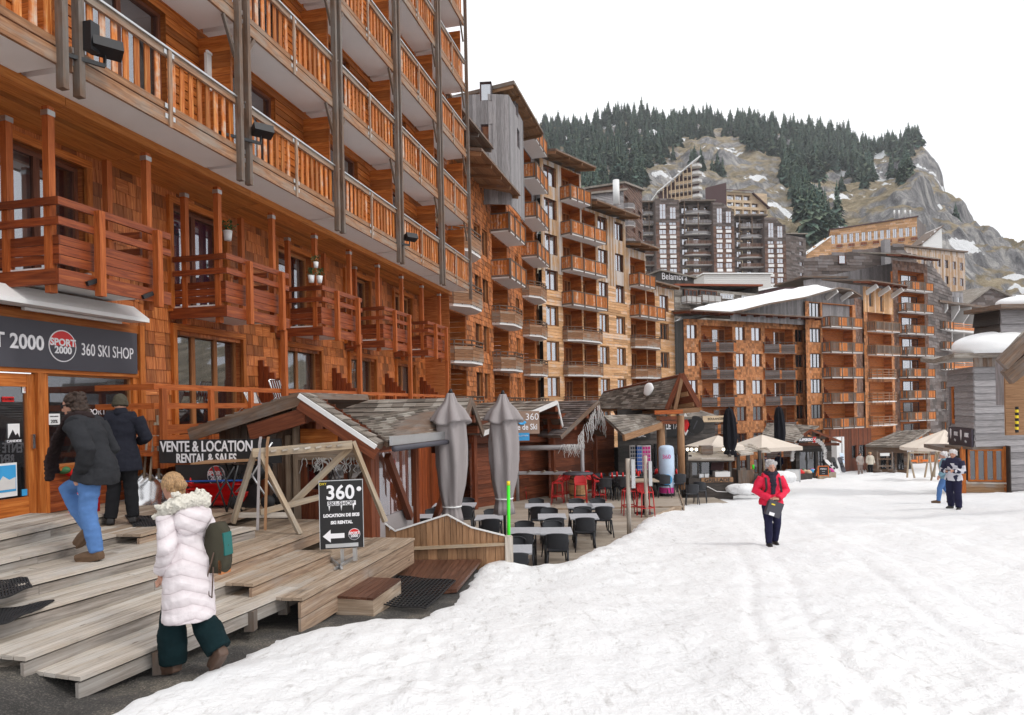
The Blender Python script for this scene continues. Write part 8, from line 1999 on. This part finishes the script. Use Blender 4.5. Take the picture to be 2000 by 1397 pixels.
t, J, hd, HM, hf, hup, hs = person('man in a charcoal jacket, dark scarf and jeans climbing the steps to the left', p, (-1, .12, 0), 1.83, dict(
 pel=(0, .02, .97), hipL=(-.09, .02, .92), hipR=(.09, .03, .92), kneeL=(-.1, .05, .5), ankL=(-.1, -.04, .08), toeL=(-.11, .17, .035), kneeR=(.1, .44, .69), ankR=(.1, .2, .3), toeR=(.11, .36, .14),
 chest=(0, .1, 1.25), neck=(0, .19, 1.43), head=(0, .27, 1.565), shL=(-.19, .12, 1.37), shR=(.19, .15, 1.38), elL=(-.27, -.1, 1.12), wrL=(-.2, .03, .9), elR=(.26, .05, 1.1), wrR=(.2, .2, .92), face=(-.15, 1, -.12), handL=(.3, .5, -.8), handR=(-.3, .4, -.8)),
 dict(mat='charcoal', ex=.034, hem=.8, flare=1.08, collar=.05, amp=.012, sy=.02), dict(mat='denim', ex=.02), 'hiking', vox=.012)
hairmesh(t, hd, HM, 'brownhair', (.086, .095, .09), (0, -.03, .04), 80, amp=.024, sc=34, low=-.1, rad=.028)
mb = MB(); 
for q in (-1, 1): mb.ell(hd + hf * .082 + hup * .012 + hs * (.032 * q), (.03, .014, .02), 10, 6, HM); mb.bar(hd + hf * .075 + hup * .016 + hs * (.06 * q), hd - hf * .0 + hup * .012 + hs * (.08 * q), .006, .012)
mb.part('sunglasses', M['black'], t, None, True)
mb = MB(); nk = J['neck']; mb.tube([nk + V((.09 * math.cos(a), .085 * math.sin(a) + .01, .02 + .02 * math.sin(a * 2))) for a in [i * 2 * math.pi / 12 for i in range(13)]], .05, 10)
for x, l in ((-.07, .62), (-.0, .55)): mb.tube([nk + V((x, .1, 0)), nk + V((x - .03, .2, -.2)), nk + V((x - .04, .27, -.42)), nk + V((x - .04, .26, -l))], [.05, .055, .06, .065], 8, True, .35)
link('scarf', remesh(mb, 'scarf', M['scarf'], .011, 2, .01, 25), t, None, True)
p = atz(240, 1024, -h1)
t, J, hd, HM, hf, hup, hs = person('man in a dark navy coat and olive knitted cap looking into the shop window', p, (-.35, .95, 0), 1.68, dict(elR=(.3, .0, 1.15), wrR=(.2, .2, 1.1), elL=(-.28, .02, 1.14), wrL=(-.2, .2, 1.1), handR=(-.6, .7, .2), handL=(.6, .7, .2), head=(-.01, .045, 1.61), hipL=(-.1, 0, .92), ankL=(-.14, -.03, .08), toeL=(-.16, .16, .03), ankR=(.13, -.03, .08), toeR=(.15, .16, .03)),
 dict(mat='navywool', ex=.035, hem=.72, flare=1.1, collar=.07, amp=.009), dict(mat='blacktr', ex=.022, wide=1.3), 'blackshoe', vox=.012)
mb = MB(); mb.ell(hd + HM @ V((0, -.01, .04)), (.09, .105, .105), 18, 12, HM); mb.tube([hd + HM @ V((0, -.01, -.03)), hd + HM @ V((0, -.01, .03))], [.1, .102], 18); link('knitted_cap', remesh(mb, 'cap', M['knit'], .011, 2, .006, 30), t, None, True)
mb = MB(); mb.tube([J['neck'] - Z * .03, J['neck'] + Z * .05], [.095, .085], 16); mb.part('collar', M['navywool'], t, None, True)
p = ground_pt(372, 1316); p.z = G(p.x, p.y) + .01
t, J, hd, HM, hf, hup, hs = person('woman in a long pale pink quilted coat with a fur hood, seen from behind', p, (-.86, .5, 0), 1.74, dict(
 pel=(0, 0, .95), chest=(0, .05, 1.22), neck=(0, .1, 1.43), head=(0, .2, 1.57), face=(0, 1, -.75), shL=(-.15, .05, 1.34), shR=(.15, .04, 1.34), elL=(-.215, -.04, 1.09), wrL=(-.19, .1, .87), elR=(.215, -.03, 1.08), wrR=(.19, .12, .87), handL=(.3, .5, -.7), handR=(-.3, .5, -.7),
 hipL=(-.09, .02, .9), kneeL=(-.09, .1, .49), ankL=(-.09, .1, .085), toeL=(-.1, .29, .03), hipR=(.09, 0, .9), kneeR=(.09, -.03, .47), ankR=(.1, -.25, .19), toeR=(.11, -.12, .05)),
 dict(mat='quilt', ex=.026, hem=.46, flare=1.02, collar=.03, amp=.01, sc=9), dict(mat='teal', ex=.01, wide=6), 'boot', vox=.0125, fem=True)
mb = MB(); nk = J['neck']; rnd = random.Random(2)
mb.tube([nk + V((.15 * math.cos(a), .115 * math.sin(a) - .07, -.02 - .06 * math.sin(a))) for a in [i * math.pi / 12 for i in range(25)]], .06, 12)
for i in range(200):
 a = rnd.uniform(0, 2 * math.pi); q = nk + V((.15 * math.cos(a), .115 * math.sin(a) - .07, -.02 - .06 * math.sin(a))) + V((rnd.gauss(0, .035), rnd.gauss(0, .035), rnd.gauss(0, .03))); mb.ell(q, (.022, .022, .022), 6, 4)
link('fur_trim', remesh(mb, 'fur', M['furtrim'], .009, 2, .016, 60), t, None, True)
mb = MB(); mb.ell(nk + V((0, -.17, -.12)), (.17, .075, .14), 14, 9); link('hood', remesh(mb, 'hood', M['quilt'], .013, 3, .012, 9), t, None, True)
hairmesh(t, hd, HM, 'blond', (.086, .108, .102), (0, -.018, .025), 0, amp=.006, sc=40)
mb = MB(); mb.ell(hd + HM @ V((0, -.06, -.06)), (.062, .06, .07), 12, 8, HM); link('hair_nape', remesh(mb, 'nape', M['blond'], .009, 2, .006, 40), t, None, True)
mb = MB(); mb.ell(hd + HM @ V((0, -.125, -.02)), (.05, .05, .05), 10, 7); link('hair_bun', remesh(mb, 'bun', M['blond'], .009, 1, .008, 30), t, None, True)
W = wm(t); bp_ = W @ V((.165, -.175, 1.02)); bg_ = thing('shoulder_bag', 'dark green and tan shoulder bag hanging at the back of the pink coat', 'bag', bp_)
ex_ = (W.to_3x3() @ V((.25, -1, 0))).normalized(); ey_ = ex_.cross(Z); mb = MB(); M['olive'] = cloth('olive leather', (.055, .05, .035), .25); M['tan'] = plain('tan leather', (.42, .15, .045), .5); M['tealbag'] = plain('teal leather', (.01, .12, .11), .5)
rg = [[bp_ + Z * z + ex_ * (a * w) + ey_ * (b_ * .06) for a, b_ in ((-1, -1), (1, -1), (1.1, 0), (1, 1), (-1, 1), (-1.1, 0))] for z, w in ((-.18, .07), (-.1, .09), (.05, .095), (.18, .075), (.24, .03))]
mb.sm = True; mb.loft(rg); mb.part('body', M['olive'], bg_)
mb = MB(); mb.boxa(bp_ + ex_ * .06 - Z * .13, ex_ * .015, ey_ * -.06, Z * .06); mb.part('tan_panel', M['tan'], bg_); mb = MB(); mb.bar(bp_ + ex_ * .085 + Z * .16, bp_ + ex_ * .1 - Z * .03, .1, .02); mb.part('teal_panel', M['tealbag'], bg_)
mb = MB(); mb.tube([bp_ - ex_ * .06 + Z * .22, W @ V((.22, -.05, 1.2)), W @ V((.16, .08, 1.42))], .012, 6); mb.tube([bp_ + ey_ * .08 + ex_ * .02, bp_ + ey_ * .09 - ex_ * .04 - Z * .2, bp_ + ey_ * .09 - ex_ * .03 - Z * .36, bp_ + ey_ * .09 + ex_ * .0 - Z * .38, bp_ + ey_ * .09 + ex_ * .02 - Z * .12], .006, 6); mb.part('strap', M['boot'], bg_)
p = ground_pt(1508, 1072); p.z += .03
t, J, hd, HM, hf, hup, hs = person('grey haired woman in a raspberry red jacket walking down the snow with a black bag', p, (-.06, -1, 0), 1.68, dict(
 shL=(-.165, 0, 1.4), shR=(.165, 0, 1.4), elL=(-.3, -.02, 1.14), wrL=(-.07, .2, 1.0), elR=(.3, -.02, 1.14), wrR=(.07, .22, 1.0), handL=(.9, .3, -.25), handR=(-.9, .3, -.2), kneeL=(-.1, .03, .49), ankL=(-.09, -.12, .1), toeL=(-.1, .06, .03), kneeR=(.09, .1, .5), ankR=(.08, .06, .085), toeR=(.09, .26, .04), head=(0, .06, 1.62), face=(0, 1, -.1)),
 dict(mat='redjacket', ex=.038, hem=.86, flare=1.0, collar=.04, amp=.012), dict(mat='navy', ex=.018), 'blackshoe', vox=.012, fem=True)
hairmesh(t, hd, HM, 'greyhair', (.088, .1, .095), (0, -.022, .04), 50, amp=.018, sc=30, low=-.02)
mb = MB(); nk = J['neck']; mb.tube([nk + V((.1 * math.cos(a), .095 * math.sin(a) + .01, -.0)) for a in [i * 2 * math.pi / 12 for i in range(13)]], .05, 10)
mb.tube([nk + V((0, .12, -.04)), nk + V((0, .19, -.2)), nk + V((.02, .2, -.4))], [.075, .06, .045], 8, True, .4); M['scarf2'] = cloth('black and lilac scarf', (.03, .025, .04), .9, 14); link('scarf', remesh(mb, 'scarf', M['scarf2'], .012, 2, .012, 18), t, None, True)
mb = MB()
for q in (-1, 1): mb.tube([V((q * .13, -.1, 1.46)), V((q * .135, .13, 1.4)), V((q * .14, .185, 1.2)), V((q * .2, .06, 1.02))], .022, 8, True, .4)
mb.ell((0, -.22, 1.2), (.15, .1, .22), 12, 8); mb.part('rucksack', M['black'], t, None, True)
W = wm(t); c = W @ V((.03, .27, .83)); b_ = thing('carrier_bag', 'black carrier bag held in front of the red jacket', 'bag', c); e_ = V((1, 0, .0)); mb = MB(); Mx = Matrix.Rotation(.35, 3, 'Y'); q = [c + Mx @ V((x, y, z)) for z in (-.16, .13) for x, y in ((-.14, -.05), (.14, -.05), (.14, .05), (-.14, .05))]; mb.hexa(q); mb.part('body', M['signgrey'], b_)
mb = MB(); mb.tube([c + V((-.08, 0, .14)), W @ V((0, .27, .98)), c + V((.1, 0, .14))], .008, 5); mb.part('handle', M['black'], b_)
mb = MB(); mb.boxa(c + Mx @ V((-.06, -.064, .06)), Mx @ V((.035, 0, 0)), V((0, .003, 0)), Mx @ V((.0, 0, .012))); mb.part('yellow_mark', M['yellow'], b_); mb = MB(); mb.boxa(c + Mx @ V((-.03, -.064, -.12)), Mx @ V((.05, 0, 0)), V((0, .003, 0)), Mx @ V((.0, 0, .03))); mb.part('white_label', M['lettering'], b_)
p = ground_pt(1864, 998); p.z += .03
t, J, hd, HM, hf, hup, hs = person('white haired man in a navy and white patterned jacket looking at his phone', p, (-.75, -.62, 0), 1.78, dict(elL=(-.27, .05, 1.13), wrL=(-.08, .3, 1.16), elR=(.27, .05, 1.13), wrR=(.09, .3, 1.14), handL=(.4, 1, .1), handR=(-.4, 1, .1), face=(0, 1, -.4), ankL=(-.14, .08, .08), toeL=(-.16, .27, .03), kneeL=(-.12, .08, .49), ankR=(.14, -.2, .08), toeR=(.2, -.02, .03), kneeR=(.13, -.06, .49)),
 dict(mat='pattern', ex=.034, hem=.86, collar=.06), dict(mat='navy', ex=.03, wide=1.4), 'blackshoe', vox=.015)
hairmesh(t, hd, HM, 'whitehair', (.09, .104, .098), (0, -.02, .04), 40, low=-.03)
W = wm(t); c = W @ V((0, .42, 1.18)); b_ = thing('phone', 'dark phone held by the white haired man', 'phone', c); mb = MB(); mb.boxa(c, W.to_3x3() @ V((.06, 0, 0)), W.to_3x3() @ V((0, -.09, -.02)), Z * .008); mb.part('case', M['black'], b_)
p = ground_pt(1846, 985); p.z += .03
t, J, hd, HM, hf, hup, hs = person('person in a pale blue jacket and jeans walking half hidden behind the patterned jacket', p, (-.85, .4, 0), 1.7, dict(ankL=(-.1, .2, .08), toeL=(-.1, .4, .04), kneeL=(-.1, .16, .5), ankR=(.1, -.25, .14), toeR=(.1, -.07, .04), kneeR=(.1, -.03, .48), wrL=(-.26, .2, .95)), dict(mat='bluejacket', ex=.03, hem=.84), dict(mat='denim', ex=.02), 'hiking', vox=.016)
hairmesh(t, hd, HM, 'whitehair', clumps=20)
for px, py, hd_, H_, lab, cm, tm, hm, ps in ((1680, 929, (.1, -1, 0), 1.72, 'person in a beige hooded fleece and beige trousers walking down the street', 'beigehood', 'beigetr', 'brownhair', dict(ankL=(-.1, .12, .08), toeL=(-.1, .3, .03), wrR=(.22, .14, 1.0))),
                                       (1700, 929, (-.1, -1, 0), 1.76, 'person in a cream jumper and black trousers walking beside the beige hooded one', 'creamj', 'blacktr', 'blond', dict(ankR=(.1, .14, .08), toeR=(.1, .32, .03), wrL=(-.3, .05, .9))),
                                       (1691, 922, (0, -1, 0), 1.7, 'dark dressed person walking behind the beige and cream couple', 'navy', 'blacktr', 'brownhair', {}),
                                       (1496, 938, (.3, 1, 0), 1.75, 'person in a navy cap and jacket bending by the serving hut', 'navy', 'blacktr', 'brownhair', dict(chest=(0, .14, 1.24), neck=(0, .26, 1.4), head=(0, .34, 1.5), shL=(-.19, .2, 1.36), shR=(.19, .2, 1.36), elL=(-.24, .3, 1.1), elR=(.24, .3, 1.1), wrL=(-.1, .45, 1.0), wrR=(.1, .45, 1.0))),
                                       (1522, 930, (.4, .9, 0), 1.8, 'person in a navy cap standing behind the bending one', 'navy', 'blacktr', 'navy', {})):
 p = ground_pt(px, py); p.z += .02
 t, J, hd, HM, hf, hup, hs = person(lab, p, hd_, H_, ps, dict(mat=cm, ex=.035, hem=.82), dict(mat=tm, ex=.022), 'blackshoe' if cm != 'beigehood' else 'hiking', vox=.02)
 if 'cap' in lab: mb = MB(); mb.ell(hd + HM @ V((0, 0, .05)), (.095, .11, .085), 12, 8, HM); mb.boxa(hd + HM @ V((0, .12, .035)), HM @ V((.07, 0, 0)), HM @ V((0, .05, 0)), HM @ V((0, 0, .006))); mb.part('cap', M['navy'], t, None, True)
 else: hairmesh(t, hd, HM, hm, clumps=16)
EL, AZ = R(48), R(118)
w = bpy.data.worlds.new('World'); scn.world = w; w.use_nodes = True
nt = w.node_tree; nt.nodes.clear()
sky = nt.nodes.new('ShaderNodeTexSky'); sky.sky_type = 'NISHITA'; sky.sun_disc = False
sky.sun_elevation = EL; sky.sun_rotation = AZ; sky.dust_density = 4; sky.altitude = 1800
hs = nt.nodes.new('ShaderNodeHueSaturation'); hs.inputs['Saturation'].default_value = .12; hs.inputs['Value'].default_value = 1.0
nt.links.new(sky.outputs[0], hs.inputs['Color'])
geo = nt.nodes.new('ShaderNodeNewGeometry')
cl = nt.nodes.new('ShaderNodeTexNoise'); cl.inputs['Scale'].default_value = 2.2; cl.inputs['Detail'].default_value = 5
mp = nt.nodes.new('ShaderNodeMapping'); mp.inputs['Scale'].default_value = (1, 1, 2.5)
tc = nt.nodes.new('ShaderNodeTexCoord'); nt.links.new(tc.outputs['Generated'], mp.inputs[0]); nt.links.new(mp.outputs[0], cl.inputs['Vector'])
cr = nt.nodes.new('ShaderNodeValToRGB'); cr.color_ramp.elements[0].position = .3; cr.color_ramp.elements[0].color = (12.6, 12.7, 13.0, 1); cr.color_ramp.elements[1].position = .7; cr.color_ramp.elements[1].color = (15.2, 15.2, 15.3, 1)
nt.links.new(cl.outputs[0], cr.inputs[0])
mx = nt.nodes.new('ShaderNodeMix'); mx.data_type = 'RGBA'; mx.inputs[0].default_value = .75
nt.links.new(hs.outputs[0], mx.inputs[6]); nt.links.new(cr.outputs[0], mx.inputs[7])
bg = nt.nodes.new('ShaderNodeBackground'); bg.inputs[1].default_value = .1
nt.links.new(mx.outputs[2], bg.inputs[0])
out = nt.nodes.new('ShaderNodeOutputWorld'); nt.links.new(bg.outputs[0], out.inputs[0])
sun = bpy.data.lights.new('sun', 'SUN'); sun.energy = 1.0; sun.angle = R(10); sun.color = (1, .96, .9)
so = bpy.data.objects.new('sun', sun); COL.objects.link(so)
d = V((math.sin(AZ) * math.cos(EL), math.cos(AZ) * math.cos(EL), math.sin(EL)))
so.rotation_euler = d.to_track_quat('Z', 'Y').to_euler()
vs = scn.view_settings; scn.display_settings.display_device = 'sRGB'
vs.view_transform = 'Standard'; vs.look = 'None'; vs.exposure = .22; vs.gamma = 1; vs.use_curve_mapping = False
scn.cycles.max_bounces = 7; scn.cycles.diffuse_bounces = 4; scn.cycles.glossy_bounces = 3; scn.cycles.transparent_max_bounces = 12
scn.cycles.use_denoising = True; scn.cycles.sample_clamp_indirect = 6
